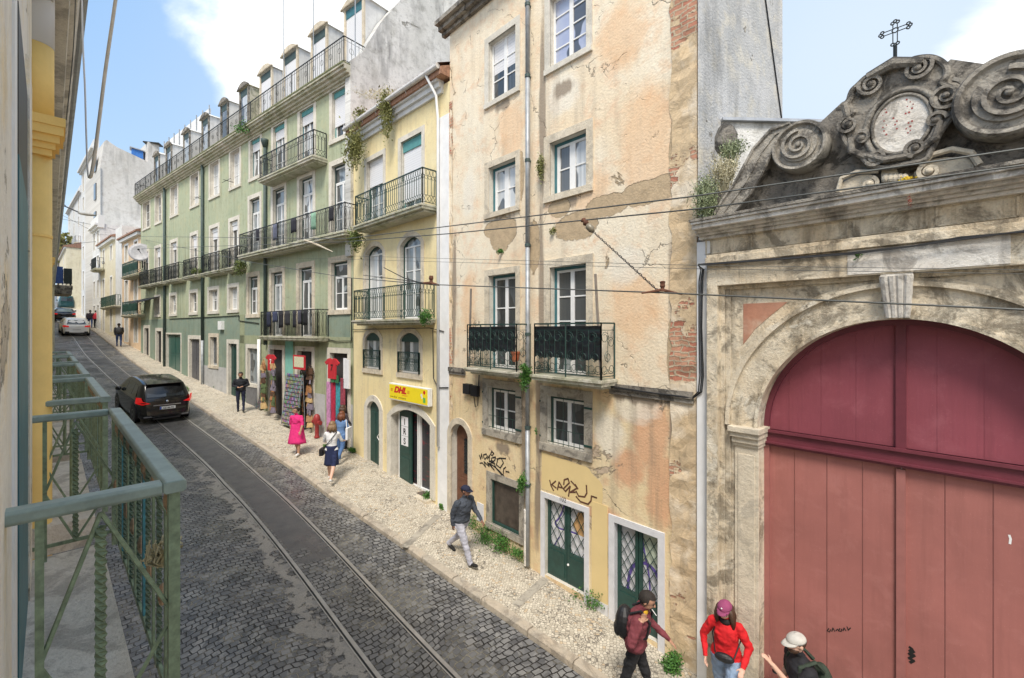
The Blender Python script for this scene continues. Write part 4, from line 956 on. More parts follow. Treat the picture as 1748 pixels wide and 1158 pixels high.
# gate leaves
def wood(name, col, seed, line=.12):
    n_ = N(name); co = n_.co('UV'); x = n_.node('SeparateXYZ', {0: co}).outputs[0]; pl = n_.math('FRACT', n_.math('MULTIPLY', n_.math('ADD', x, seed), 1/.40)); g = n_.noise(n_.co('UV', scale=(40,1.2,1)), 1., 5, .6); b = n_.noise(co, 1.1, 6, .6)
    c = n_.mix(n_.step(b, .3, .7), tuple(k*.88 for k in col), tuple(min(1,k*1.12) for k in col)); c = n_.mix(n_.step(pl, .0, .02, line, 0), c, tuple(k*.4 for k in col))
    c = n_.mix(n_.step(n_.noise(n_.co('UV', scale=(7,.4,1)), 1., 8, .7), .5, .75, 0, .4), c, tuple(k*.62 for k in col)); c = n_.mix(n_.step(n_.noise(co, 2.4, 9, .7, .5), .52, .7, 0, .35), c, tuple(min(1, k*1.3+.05) for k in col)); zz = n_.node('SeparateXYZ', {0: co}).outputs[1]; c = n_.mix(n_.math('MULTIPLY', n_.step(zz, 1.4, -.4), n_.step(n_.noise(co, 3, 6, .7), .4, .7, 0, .6)), c, (.10,.06,.05)); c = n_.mix(n_.step(n_.noise(co, 60, 3, .6), .66, .7, 0, .35), c, tuple(min(1, k*1.6+.1) for k in col))
    return n_.done(c, .62, n_.bump(n_.step(pl, 0, .03), .01*min(1, line*6), 1, n_.bump(g, .002)))
red, redd = wood('salmon_red_boards', (.345,.13,.112), .05), wood('crimson_boards', (.245,.055,.075), .12, .04)
reddp = simple('crimson_paint', (.15,.03,.045), .5, var=.15); redp = simple('salmon_red_paint', (.33,.13,.115), .55, var=.12)
gdz = 3.56; mb = MB(); D = -.26
mb.fb(F, uc-Rg, uc+Rg, D-.05, D+.05, gdz, 3.80); mb.fb(F, uc-Rg, uc+Rg, D, D+.09, 3.76, 3.80); mb.fb(F, uc-Rg, uc+Rg, D, D+.07, gdz, gdz+.035); mb.fb(F, uc-Rg, uc+Rg, D, D+.10, gdz+.035, gdz+.06)
tr_ = mb.build('gate_transom', reddp, GT)
mb = MB(); n = 40; mb.prism(F, [(uc-Rg*math.cos(math.pi*i/n), 3.8+(zs-3.8)+Rg*math.sin(math.pi*i/n)) for i in range(n+1)]+[(uc+Rg, 3.8), (uc-Rg, 3.8)], D-.05, D)
tym = mb.build('gate_tympanum', redd, GT, F=F)
mb = MB(); n = 44
for i in range(n):
    x, y = math.pi*i/n, math.pi*(i+1)/n; r0, r1 = Rg, Rg-.07
    mb.prism(F, [(uc-r0*math.cos(x), zs+r0*math.sin(x)), (uc-r0*math.cos(y), zs+r0*math.sin(y)), (uc-r1*math.cos(y), zs+r1*math.sin(y)), (uc-r1*math.cos(x), zs+r1*math.sin(x))], D, D+.06)
mb.fb(F, uc-.05, uc+.05, D, D+.045, 3.8, zs+Rg-.06)
mb.build('tympanum_batten', reddp, tym)
for s in (-1, 1):
    mb = MB(); a, b = sorted((uc+s*.004, uc+s*(Rg-.07))); mb.fb(F, a, b, D-.05, D, -2, gdz-.002)
    gl = mb.build('gate_leaf', red, GT, F=F)
    if s < 0: mb = MB(); mb.fb(F, uc-.045, uc+.045, D, D+.04, -2, gdz-.03); mb.build('meeting_stile', redp, gl)
    else:
        m = MB()
        for pl in ([(1553,1105),(1557,1108),(1553,1112),(1560,1112),(1552,1117),(1561,1119),(1552,1124),(1560,1128),(1554,1131)],): m.ribbon(F, [F.at(x, y, D) for x, y in pl], .03, D+.003)
        m.build('graffiti', M['ink'], gl, fix=False)
        m = MB(); m.ribbon(F, [F.at(x, y, D) for x, y in ((1723,914),(1725,920),(1724,928))], .02, D+.003); m.build('paint_splash', M['white_paint'], gl, fix=False)
mb = MB()
for s in (-1, 1):
    a, b = sorted((uc+s*(Rg-.07), uc+s*Rg)); mb.fb(F, a, b, D-.05, D+.05, -2, gdz)
mb.build('gate_jamb', redp, GT)
m = MB(); 
for pl in ([(1415,1073),(1412,1077),(1416,1079),(1418,1075)],[(1420,1078),(1422,1072),(1425,1078)],[(1427,1077),(1430,1074)],[(1434,1073),(1431,1077),(1436,1078),(1437,1074)],[(1439,1077),(1441,1072),(1444,1077)],[(1446,1070),(1448,1076),(1452,1072)]): m.ribbon(F, [F.at(x, y, D) for x, y in pl], .012, D+.003)
m.build('graffiti', M['ink'], GT, fix=False)
# ---- pediment ----
ped = MB(); ol = [(1215,378),(1250,350),(1290,290),(1320,250),(1400,215),(1440,178),(1470,165),(1540,135),(1600,125),(1624,106),(1700,117),(1748,122)]
poly = [F.at(x, y, -.08) for x, y in ol]; poly = [(u, max(z, 7.03)) for u, z in poly]; umax = poly[-1][0]
rp_ = [(2*uc-u, z) for u, z in poly if u < uc-.2][::-1]
full = poly+[p for p in rp_ if p[0] > umax+.1]
full = [(full[0][0], 7.02)]+full+[(full[-1][0], 7.02)]
ped.prism(F, full, -.42, .0); pd = ped.build('pediment', M['dark_stone'], GT, F=F)
def volute(cx, cy, r, dirn, turns=2.6, dd=.30, st=0., drum=True):
    m = MB(); u0, z0 = cx, cy
    if drum: m.lathe(F.w(u0, .0, z0), [(r,0),(r*1.02,dd*.5),(r,dd-.02),(r*.95,dd+.02),(r*.86,dd+.015),(r*.80,dd-.03),(r*.66,dd-.03),(r*.64,dd+.0),(0.01,dd+.0)], 40, ax=F.n)
    k = 70; pts = []; rs = []
    for i in range(k+1):
        t = i/k; rr = r*(.60-.54*t); an = st+dirn*2*math.pi*turns*t; pts.append(F.w(u0+rr*math.cos(an), dd-.0+.02, z0+rr*math.sin(an))); rs.append(max(.016, r*.085*(1-.4*t)))
    m.tube(pts, rs, 4); m.ell(F.w(u0, dd+.02, z0), (r*.09,)*3); return m
Lc = F.at(1365, 250, .2); lr = .335
m = volute(Lc[0], Lc[1], lr, 1, 2.1, .26, math.pi*.5)
# band running down from the volute to the cornice end
def band(pts, w, d0, d1):
    pts = [F.at(x, y, .15) if not isinstance(x, float) else (x, y) for x, y in pts]
    for (a, b) in zip(pts, pts[1:]):
        pass
    L = []; Rr_ = []
    for i, p in enumerate(pts):
        a = pts[max(i-1, 0)]; b = pts[min(i+1, len(pts)-1)]; dx, dz = b[0]-a[0], b[1]-a[1]; l = math.hypot(dx, dz); ww = w[i]; L.append((p[0]-dz/l*ww/2, p[1]+dx/l*ww/2)); Rr_.append((p[0]+dz/l*ww/2, p[1]-dx/l*ww/2))
    for i in range(len(pts)-1):
        m.prism(F, [L[i], L[i+1], Rr_[i+1], Rr_[i]], d0, d1)
        for a, b in ((L[i], L[i+1]), (Rr_[i], Rr_[i+1])): m.tube([F.w(a[0], d1, a[1]), F.w(b[0], d1, b[1])], .028, 6)
        c, e = ((L[i][0]+Rr_[i][0])/2, (L[i][1]+Rr_[i][1])/2), ((L[i+1][0]+Rr_[i+1][0])/2, (L[i+1][1]+Rr_[i+1][1])/2)
        m.tube([F.w(c[0], d1, c[1]), F.w(e[0], d1, e[1])], .02, 6)
band([(1352,218),(1325,232),(1302,262),(1285,295),(1268,325),(1248,350),(1232,372)], [.10,.20,.27,.29,.29,.27,.22], 0, .2)
m.build('volute', M['stone_mid'], pd, F=F)
Rc = F.at(1722, 163, .25); m = volute(Rc[0], Rc[1], .43, -1, 2.2, .32, math.pi*.5); 
m.build('volute', M['stone_mid'], pd, F=F)
# right-hand end of the pediment scroll
m = MB(); q = [(2*uc-u, z) for u, z in [F.at(x, y, .15) for x, y in ((1325,232),(1302,262),(1285,295),(1268,325),(1248,350),(1232,372))]]
band([(float(a), float(b)) for a, b in q], [.20,.27,.29,.29,.27,.22], 0, .2); m.build('scroll_band', M['dark_stone'], pd, F=F)
# cartouche
cc = F.at(1537, 207, .2)
def cpx(x, y): return F.at(x, y, .22)
m = MB(); op = [(1455,190),(1447,178),(1452,155),(1463,143),(1480,128),(1500,122),(1535,110),(1560,98),(1590,96),(1612,108),(1616,125),(1606,140),(1625,150),(1634,168),(1628,190),(1610,215),(1600,232),(1590,252),(1578,270),(1545,278),(1515,284),(1490,282),(1478,275),(1468,262),(1455,255),(1440,238),(1434,215),(1440,200)]
def smooth_loop(q, k=5):
    o = []; n = len(q)
    for i in range(n):
        p0, p1, p2, p3 = (q[(i+j-1) % n] for j in range(4))
        for s_ in range(k): t = s_/k; o.append(tuple(.5*(2*p1[c]+(-p0[c]+p2[c])*t+(2*p0[c]-5*p1[c]+4*p2[c]-p3[c])*t*t+(-p0[c]+3*p1[c]-3*p2[c]+p3[c])*t**3) for c in (0, 1)))
    return o
pl = smooth_loop([cpx(*p) for p in op]); m.prism(F, pl, -.1, .16); m.tube([F.w(u, .17, z) for u, z in pl], .034, 8, closed=True)
def sc(x, y, r, dn, st, tn=1.8, w=.028, d=.2):
    u, z = cpx(x, y); k = 34; m.tube([F.w(u+r*(1-.8*i/k)*math.cos(st+dn*2*math.pi*tn*i/k), d, z+r*(1-.8*i/k)*math.sin(st+dn*2*math.pi*tn*i/k)) for i in range(k+1)], [max(.012, w*(1-.4*i/k)) for i in range(k+1)], 4); m.ell(F.w(u, d+.01, z), (w*1.3,)*3)
sc(1486,143,.13,1,2.6); sc(1566,115,.13,-1,.4); sc(1447,212,.11,1,1.6); sc(1614,162,.17,-1,1.2); sc(1562,252,.10,-1,4.5); sc(1494,268,.10,1,3.6); sc(1596,205,.10,1,0., 1.); sc(1470,235,.09,-1,2., 1.)
# leafy rolls joining the scrolls
for a, b, r in (((1480,130),(1574,104),.075), ((1455,160),(1447,205),.045), ((1470,262),(1560,262),.05), ((1604,205),(1570,255),.045), ((1450,235),(1478,268),.045)):
    (u0, z0), (u1, z1) = cpx(*a), cpx(*b); cu, cz = (u0+u1)/2+(-.0), (z0+z1)/2; ox, oz = cu-cc[0], cz-cc[1]; l = math.hypot(ox, oz) or 1
    m.tube([F.w(u0, .18, z0), F.w(cu+ox/l*.07, .21, cz+oz/l*.07), F.w(u1, .18, z1)], [r*.7, r, r*.7], 8)
ct = m.build('cartouche', M['dark_stone'], pd, F=F, smooth=False)
m = MB(); ov = [(cc[0]+.335*math.cos(t), cc[1]-.03+.41*math.sin(t)) for t in [2*math.pi*i/36 for i in range(36)]]; m.tube([F.w(u, .17, z) for u, z in ov], .035, 8, closed=True)
ov2 = [(cc[0]+.27*math.cos(t), cc[1]-.03+.345*math.sin(t)) for t in [2*math.pi*i/36 for i in range(36)]]; m.tube([F.w(u, .18, z) for u, z in ov2], .02, 8, closed=True); m.build('oval_rim', M['stone_mid'], ct, F=F, smooth=True)
m = MB(); m.prism(F, ov2, .1, .175); md = m.build('medallion', M['pale_stone'], ct, F=F)
m = MB()
for (x, y) in ((1510,185),(1512,190),(1506,195),(1553,172),(1548,180),(1556,183),(1551,190),(1547,168),(1558,176),(1545,192),(1508,205),(1512,212),(1524,200),(1530,205),(1527,211),(1550,208),(1553,214),(1546,218),(1556,205),(1508,222),(1512,228),(1506,216),(1530,218),(1549,225),(1553,221)):
    u, z = cpx(x, y); s = R.uniform(.005,.011); m.add([F.w(u-s, .1765, z-s), F.w(u+s, .1765, z-s), F.w(u+s*.7, .1765, z+s), F.w(u-s*.8, .1765, z+s*1.1)], [(0,1,2,3)])
m.build('emblem_trace', simple('faded_red_paint', (.33,.07,.06), .8), md, fix=False)
# small ornament under the cartouche
m = MB(); base_ = 7.03
def oc(x, y): return F.at(x, y, .12)
for pl_ in ([(1428,330),(1440,310),(1470,298),(1492,300),(1500,315),(1480,322),(1474,335)], [(1505,290),(1530,288),(1532,318),(1508,320)], [(1560,300),(1575,280),(1600,270),(1630,268),(1655,272),(1660,300),(1600,312)]):
    m.prism(F, smooth_loop([oc(*p) for p in pl_], 3), 0, .10)
cpx_ = cpx; sc(1482,312,.085,-1,1.2,1.5,.03,.13); sc(1585,290,.10,1,2.0,1.6,.032,.14)
(u0, z0) = oc(1545, 300)
m.tube([F.w(*[q for q in (oc(x, y)[0], .12, oc(x, y)[1])]) for x, y in ((1430,328),(1436,305),(1462,294),(1500,292))], .03, 7); m.tube([F.w(oc(x, y)[0], .14, oc(x, y)[1]) for x, y in ((1572,285),(1590,266),(1625,256),(1658,262),(1672,282))], .035, 7)
for i in range(5):
    u, z = oc(1512+i*8, 305); m.ell(F.w(u, .12, z), (.045,.045,.06))
m.build('shell_ornament', M['stone'], pd, F=F)
# left end block and wall behind
m = MB(); m.fb(F, F.u(1213,.1), F.u(1262,.1), -.2, .12, 6.98, 7.45); m.lathe(F.w(F.u(1237,-.2), -.25, F.z(1237, 262, -.2)), [(.02,0),(.12,.02),(.17,.12),(.17,.3),(.12,.42),(.05,.5)], 14); m.build('corner_block', M['dark_stone'], pd, F=F)
m = MB(); a = F.w(uR+.03, -.9, 8.98); b = a+Vector((3.2, .15, 0)); q = Vector((0,.35,0))
m.hexa([a-Vector((0,0,6)), b-Vector((0,0,6)), b+q-Vector((0,0,6)), a+q-Vector((0,0,6)), a, b, b+q, a+q]); bw = m.build('terrace_wall', M['party'], GT, uvf=lambda p: (p.x, p.z))
m = MB(); m.hexa([a+Vector((-.02,-.08,0)), b+Vector((0,-.08,0)), b+q, a+q, a+Vector((-.02,-.08,.05)), b+Vector((0,-.08,.05)), b+q+Vector((0,0,.05)), a+q+Vector((0,0,.05))]); m.build('zinc_coping', simple('zinc', (.42,.44,.47), .45, .4), bw)
# white painted stripe with cables at the left end of the gateway
m = MB(); m.fb(F, uR+.02, gu0, -.3, .05, -3, 6.72); m.build('white_pilaster', M['fresh_white'], GT, F=F)
m = MB()
for k, off in enumerate((0, .03, .055)):
    m.tube([F.w(F.u(1200)+off, .075+.01*k, F.z(1200, 462)), F.w(F.u(1197)+off, .075, F.z(1200, 480)), F.w(F.u(1197)+off, .075+.012*k, F.z(1198, 560)), F.w(F.u(1199)+off, .085, F.z(1198,640)), F.w(F.u(1196)+off, .08, F.z(1198,668)), F.w(F.u(1185), .06, F.z(1185,678)-off*.4), F.w(F.u(1100), .09, F.z(1100,668)+off*.2), F.w(F.u(1045), .09, F.z(1045,660)+off*.3)], .010, 5)
    m.tube([F.w(F.u(1200)+off, .075, F.z(1200, 462)), F.w(F.u(1204), .25+.01*k, F.z(1204, 454)-off*.3), F.w(F.u(1450,.25), .25, F.z(1450, 432, .25)-off*.3), F.w(F.u(1560,.25), .25, F.z(1560,420,.25)), F.w(F.u(1640,.25), .25, F.z(1640,405,.25)-off*.5), F.w(F.u(1748,.25), .25, F.z(1748,396,.25)+off*.2), F.w(F.u(1748)+.8, .25, F.z(1748,394,.25))], .010, 5)
m.build('wall_cable', M['cable'], GT)
# iron cross
crs = thing('iron_cross', 'openwork wrought iron cross standing above the stone cartouche', 'cross', F.w(F.u(1528,-.2), -.2, F.z(1528,112,-.2)))
cu_, d_ = F.u(1528, -.2), -.2; zz = lambda y: F.z(1528, y, -.2); m = MB(); m.tube([F.w(cu_, d_, zz(118)), F.w(cu_, d_, zz(78))], .022, 6); m.build('post', M['iron'], crs)
m = MB(); zc_ = zz(52); w1 = .022
def bar(p, q): m.tube([F.w(cu_+p[0], d_, zc_+p[1]), F.w(cu_+q[0], d_, zc_+q[1])], .006, 5)
top, bot, arm = zz(40)-zc_, zz(74)-zc_, .12
for s in (-1, 1):
    bar((s*w1, bot), (s*w1, -w1)); bar((s*w1, w1), (s*w1, top)); bar((s*w1, w1), (s*arm, w1)); bar((s*w1, -w1), (s*arm, -w1))
for (x, z) in ((0, top), (0, bot), (arm, 0), (-arm, 0)):
    for t in range(3):
        an = math.atan2(z, x) if (x or z) else 0; an += (t-1)*1.25; cx_, cz_ = x+.026*math.cos(an), z+.026*math.sin(an)
        m.tube([F.w(cu_+cx_+.018*math.cos(k), d_, zc_+cz_+.018*math.sin(k)) for k in [2*math.pi*i/8 for i in range(9)]], .008, 5, cap=False)
m.tube([F.w(cu_+.03*math.cos(k), d_, zc_+.03*math.sin(k)) for k in [2*math.pi*i/8 for i in range(9)]], .008, 5, cap=False)
m.build('cross_arms', M['iron'], crs)
# neighbour to the right of the gateway, mostly outside the picture
NB = thing('plastered_house', 'plain ochre plastered house wall right of the stone gateway', 'building', F.w(gu1+.3, 0, -1.2))
wall(F, NB, gu1+.02, gu1+9, -4, 9, [], M['peach_low'], back=5)
# =============== narrow yellow house ===============
F = FD
B2 = thing('yellow_house', 'narrow yellow house with arched openings, two iron balconies and weeds on its gutter', 'building', F.w(F.u(690), 0, .5))
yl, yr = F.u(603.5), F.u(767.5)
YO = {}
fb_ = 8.82
YO['t1'] = (F.u(626.6), F.u(654.6), fb_, 11.14, 0); YO['t2'] = (F.u(684.8), F.u(720.5), fb_, 11.2, 0)
YO['a1'] = (F.u(624.5), F.u(653.7), 5.62, 8.16, .24); YO['a2'] = (F.u(683.5), F.u(719), 5.62, 8.16, .24)
YO['s1'] = (F.u(624.5), F.u(649), 3.95, 5.2, .2); YO['s2'] = (F.u(684), F.u(716), 3.95, 5.2, .2)
YO['d1'] = (F.u(628), F.u(648.4), .62, 2.85, .25); YO['d2'] = (F.u(668.6), F.u(735.4), .38, 2.82, .30)
wall(F, B2, yl, yr, -2, 12.2, list(YO.values()), M['yellow'], back=6, depth=.3)
window(F, B2, YO['t1'], outer='dgreen', pane='glass_grey', rows=3, sur=.16, surm='stone_clean', shut=.38, sill=False, rd=.12)
window(F, B2, YO['t2'], outer='teal_light', pane='glass_grey', rows=3, sur=.16, surm='stone_clean', shut=.80, casing=.32, sill=False, rd=.12)
window(F, B2, YO['a1'], outer='dgreen', pane='curtain', rows=3, sur=.17, surm='stone', sill=False, rd=.12)
window(F, B2, YO['a2'], outer='dgreen', pane='glass_grey', rows=3, sur=.17, surm='stone', sill=False, rd=.12)
for k, dk in (('s1', 0), ('s2', 0)):
    o = YO[k]; w = window(F, B2, o, outer=None, pane='glass_grey', rows=1, sur=.19, surm='stone', rd=.05)
    m = MB(); m.prism(F, arc(o[0], o[1], o[3]-o[4], o[4]-.01)+[(o[1], o[3]-o[4]-.08), (o[0], o[3]-o[4]-.08)], -.06, -.035); m.build('fanlight_panel', M['dgreen'], w)
    railing(F, w, o[0]-.1, o[1]+.1, .12, 3.98, .62, M['iron_green'], 'band', d_in=.03, name='window_railing', pr=.008, gap=.085)
balcony(F, B2, F.u(603.5,.55), F.u(720,.55), fb_, .55, 1.0, 'iron_green', 'band', th=.14)
balcony(F, B2, F.u(601.5,.55), F.u(716,.55), 5.62, .55, 1.0, 'iron_green', 'band', th=.12)
# doors
o = YO['d1']; m = MB(); m.fb(F, o[0], o[1], -.16, -.1, o[2], o[3]-o[4]); m.prism(F, arc(o[0], o[1], o[3]-o[4], o[4]), -.16, -.1)
for z0, z1 in ((o[2]+.15, o[2]+.85), (o[2]+1.0, o[3]-.4)): m.fb(F, o[0]+.09, (o[0]+o[1])/2-.03, -.1, -.085, z0, z1); m.fb(F, (o[0]+o[1])/2+.03, o[1]-.09, -.1, -.085, z0, z1)
dd = m.build('green_door', M['dgreen'], B2); sb = MB(); frame_poly(sb, F, o, .22, -.02, .035, sill=False); sb.build('surround', M['stone_clean'], dd, F=F)
m = MB(); m.tube([F.w(F.u(644), -.07, 1.75), F.w(F.u(642), -.04, 1.65), F.w(F.u(645), -.04, 1.55)], .012, 5); m.build('door_handle', M['white_paint'], dd)
m = MB(); m.fb(F, o[0]-.05, o[1]+.05, -.25, .22, o[2]-.3, o[2]); m.build('door_step', M['stone'], dd, F=F)
o = YO['d2']; DD = thing  # open shop entrance
m = MB(); u0 = o[0]; a = F.w(u0+.20, -.05, 0); 
m.fb(F, u0+.24, u0+.92, -.20, -.15, o[2]+.04, o[3]-.10); m.fb(F, u0+.32, u0+.84, -.15, -.137, o[2]+.18, o[2]+.85); m.fb(F, u0+.32, u0+.84, -.15, -.137, o[2]+.98, o[3]-.5)
leaf_ = m.build('green_door', M['dgreen'], B2)
m = MB(); m.fb(F, u0+.19, u0+.235, -.2, -.14, o[2]+.04, o[3]-.18); m.build('door_edge', M['white_paint'], leaf_)
sb = MB(); frame_poly(sb, F, o, .24, -.02, .035, sill=False); sb.build('surround', M['stone_clean'], leaf_, F=F)
m = MB(); m.fb(F, o[0]-.12, o[1]+.1, -.3, .25, o[2]-.4, o[2]); m.build('door_step', M['stone'], leaf_, F=F)
m = MB(); x0 = u0+.92
for x in (x0+.25, x0+.36, o[1]-.07): m.fb(F, x, x+.055, -.27, -.2, o[2]+.03, o[3]-.08)
m.fb(F, x0, o[1], -.27, -.2, o[2]+.02, o[2]+.08); wf = m.build('glazed_door', M['white_paint'], B2)
n_ = N('shop_interior'); nn = n_.noise(n_.co('UV', scale=(3, 9, 1)), 1., 4, .6); shopin = n_.done(n_.mix(n_.step(nn, .57, .66), (.03,.03,.035), (.14,.02,.03)), .2)
m = MB(); m.add([F.w(o[0], -.28, o[2]), F.w(o[1], -.28, o[2]), F.w(o[1], -.28, o[3]), F.w(o[0], -.28, o[3])], [(0,1,2,3)]); m.build('pane', shopin, wf, F=F)
m = MB(); m.fb(F, x0+.1, o[1]-.1, -.19, .05, o[2], o[2]+.015); m.build('door_mat', simple('doormat', (.12,.09,.07), .95), leaf_)
for i, ch in enumerate('IRS'):
    zc = 2.38-.31*i; m = MB(); m.fb(F, u0+.36, u0+.76, -.136, -.133, zc-.15, zc+.15); pp = tag(m.build('letter_sheet', M['white_cloth'], org=F.w(u0+.36, -.135, zc-.15)), 'white sheet with a black letter %s taped on the open green door' % ch, 'paper sheet', 'letter sheets on the door')
    text_mesh(pp, F, ch, u0+.56, zc-.10, .20, -.131, 'ink', 'letter', .008)
# sign
su0, su1, sz0, sz1 = F.u(664,.15), F.u(732,.15), 3.08, 3.60
S = thing('shop_sign', 'yellow lightbox sign with red slanted lettering over the open green door', 'sign', F.w(su0, .1, sz0))
m = MB(); m.fb(F, su0, su1, .02, .15, sz0, sz1); sbx = m.build('sign_box', M['white_paint'], S, bevel=.01)
m = MB(); m.fb(F, su0+.03, su1-.06, .15, .156, sz0+.035, sz1-.035); m.build('sign_face', M['yellow_sign'], S)
text_mesh(S, F, 'DHL', su0+.66, sz0+.255, .19, .158, 'sign_red', 'lettering', .016, 1.35, .35)
m = MB()
for k in range(3):
    z = sz0+.275+.035*k; m.fb(F, su0+.12, su0+.24+.01*k, .157, .158, z, z+.014); m.fb(F, su0+1.08, su0+1.2, .157, .158, z, z+.012)
m.build('sign_stripe', M['sign_red'], S); m = MB(); m.lathe(F.w(su1-.22, .156, sz1-.13), [(.055,0),(.055,.002)], 16, ax=F.n); m.build('sign_badge', M['sign_red'], S)
m = MB(); m.fb(F, su1-.28, su1-.16, .156, .158, sz0+.09, sz0+.24); m.build('sign_badge', simple('sign_green', (.15,.5,.1), .5), S)
m = MB(); m.lathe(F.w(su1-.36, .156, sz0+.30), [(.045,0),(.045,.002)], 12, ax=F.n); m.lathe(F.w(su1-.33, .156, sz0+.23), [(.035,0),(.035,.002)], 12, ax=F.n); m.build('sign_badge', M['white_cloth'], S)
text_mesh(S, F, 'www.dhl.pt   servicepoint', su0+.55, sz0+.08, .065, .158, 'ink', 'lettering')
text_mesh(S, F, 'servicepoint', su0+.95, sz0+.18, .045, .158, 'sign_red', 'lettering')
text_mesh(B2, F, '112', (YO['d1'][0]+YO['d1'][1])/2, 2.93, .09, .037, 'cable', 'door_number'); text_mesh(B2, F, '110', (YO['d2'][0]+YO['d2'][1])/2, 2.9, .09, .037, 'cable', 'door_number')
# cornice, gutter, roof
m = MB()
for d, z0, z1 in ((.08,11.95,12.1), (.16,12.1,12.25), (.24,12.25,12.4)): m.fb(F, yl, yr-.28, -.02, d, z0, z1)
m.build('cornice', M['white'], B2, F=F)
m = MB(); m.tube([F.w(yl, .36, 12.50), F.w(yr-.05, .36, 12.50)], .075, 10)
for i in range(5): m.tube([F.w(yl+.4+i*.9, .02, 12.2), F.w(yl+.4+i*.9, .3, 12.36), F.w(yl+.4+i*.9, .36, 12.5)], .012, 4)
m.build('gutter', simple('white_gutter', (.62,.60,.58), .5), B2, smooth=False)
m = MB(); rt = []
nu = 40
for i in range(nu+1):
    u = yl+(yr-yl)*i/nu; wv = .035*abs(math.sin(i*math.pi/2)); rt += [F.w(u, .38, 12.56+wv), F.w(u, -3.2, 14.2+wv)]
m.add(rt, [(2*i, 2*i+2, 2*i+3, 2*i+1) for i in range(nu)]); m.hexa([F.w(yl,.30,12.3),F.w(yr,.30,12.3),F.w(yr,-5.8,12.3),F.w(yl,-5.8,12.3),F.w(yl,.30,12.5),F.w(yr,.30,12.5),F.w(yr,-3.2,14.1),F.w(yl,-3.2,14.1)])
m.build('tiled_roof', simple('weathered_roof_tile', (.36,.20,.13), .9, var=.5, sc=12), B2, fix=False)
m = MB(); m.fb(F, F.u(748.5), yr, 0, .03, -2, 11.3); m.build('white_pilaster', M['fresh_white'], B2, F=F)
m = MB(); uq = F.u(752); m.tube([F.w(uq-.2, .36, 12.45), F.w(uq-.02, .14, 11.9), F.w(uq, .09, 11.3), F.w(uq, .09, 2.)], .04, 8); m.build('downpipe', M['white_paint'], B2, smooth=True)
m = MB(); m.tube([F.w(yr-.2, .05, 5.25), F.w(F.u(735), .04, 5.35), F.w(yl, .04, 5.30)], .014, 4); m.tube([F.w(F.u(741), .045, 5.3), F.w(F.u(742), .045, 3.9), F.w(F.u(750), .045, 3.65), F.w(yr, .05, 3.7)], .016, 4); m.build('wall_cable', M['cable'], B2)
# =============== long green apartment building ===============
F = FG
gl, gr = F.u(240.5), F.u(603)
B3 = thing('green_apartment_building', 'long green apartment building with rows of windows, mossy balconies and mansard dormers', 'building', F.w(F.u(420), 0, 1.8))
GO = []
def gw(x0, x1, z0, z1): o = (F.u(x0), F.u(x1), z0, z1, 0); GO.append(o); return o
rowA = [gw(a, b, 12.58 if i not in (1, 2) else 11.95, 14.4) for i, (a, b) in enumerate(((567.6,596.6),(512.4,535.7),(467,486.5),(428,444.5),(393.7,409.5),(358.8,373.8),(326.4,338.8),(292,303.3),(265.8,275.3),(244.8,255.9)))]
fB = 8.8
rowB = [gw(a, b, fB, 11.58) for a, b in ((566.8,594.8),(511.6,534.4),(466.3,485.7),(426.4,443.7))]
rowB2 = [gw(a, b, 8.35, 10.85) for a, b in ((393,406.5),(359.5,372.5),(326.6,336.5),(292,302),(265.5,274),(246,253.5))]
rowC = [gw(566,594,6.05,7.87), gw(510.6,533,5.02,7.87), gw(463.7,482.6,5.02,7.87), gw(424.3,440.4,6.05,7.85)]
rowC2 = [gw(a, b, 6.32, 7.47) for a, b in ((391,405.6),(357,372),(325,336),(291,300.5),(265.5,273))]
rowD = {'s3': gw(564,594,.9,4.41), 's2': gw(508.5,533,1.1,4.41), 's1': gw(462,482.6,1.3,4.41), 'w4': gw(423,440,2.7,4.40), 'd5': gw(390.6,405,1.8,4.58), 'w6': gw(358.8,371,3.35,4.9), 'd7': gw(323.8,341.4,2.2,4.75), 'v8': gw(284.4,309,2.6,5.0), 'd9': gw(267.6,276,2.9,5.2), 'd10': gw(247,254.6,3.4,5.4)}
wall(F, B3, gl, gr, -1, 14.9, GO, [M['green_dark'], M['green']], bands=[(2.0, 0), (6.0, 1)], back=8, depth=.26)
# lighter lower walls on the near half
m = MB(); ug0, ug1 = F.u(418), gr
for a, b in ((F.u(409.5), F.u(417.5)), (F.u(444.5), F.u(457.5)), (F.u(487), F.u(504)), (F.u(537), F.u(557)), (F.u(598), gr)): m.fb(F, a, b, 0, .006, 0, 6.05)
m.fb(F, F.u(409.5), gr, 0, .006, 4.62, 5.02); m.build('pale_lower_wall', plaster('moss_green_plaster', (.33,.36,.22), (.38,.40,.26), (.27,.30,.18), (.13,.13,.08), .8, seed=7.), B3, F=F)
m = MB(); m.fb(F, F.u(346), F.u(389), 0, .012, 1, 3.3); m.fb(F, F.u(598.5), gr-.02, 0, .012, 0, 2.55); m.fb(F, F.u(537.5), F.u(555.5), 0, .012, 0, 2.75); m.build('painted_plinth', M['grey_base'], B3, F=F)
for i, o in enumerate(rowA):
    if i == 0: window(F, B3, o, outer='teal_light', pane='glass', rows=1, sur=.2, surm='stone_clean', shut=.72, casing=.22, rd=.12)
    elif i in (1, 2): window(F, B3, o, outer='teal', pane='curtain', rows=3, sur=.2, surm='stone_clean', shut=.24, casing=.2, rd=.12, sill=False)
    elif i == 3: window(F, B3, o, outer='teal', pane='curtain', rows=2, sur=.2, surm='stone_clean', shut=.3, casing=.16, rd=.12)
    else: window(F, B3, o, outer=None, pane='curtain', rows=3, sur=.17, surm='stone_clean', rd=.16)
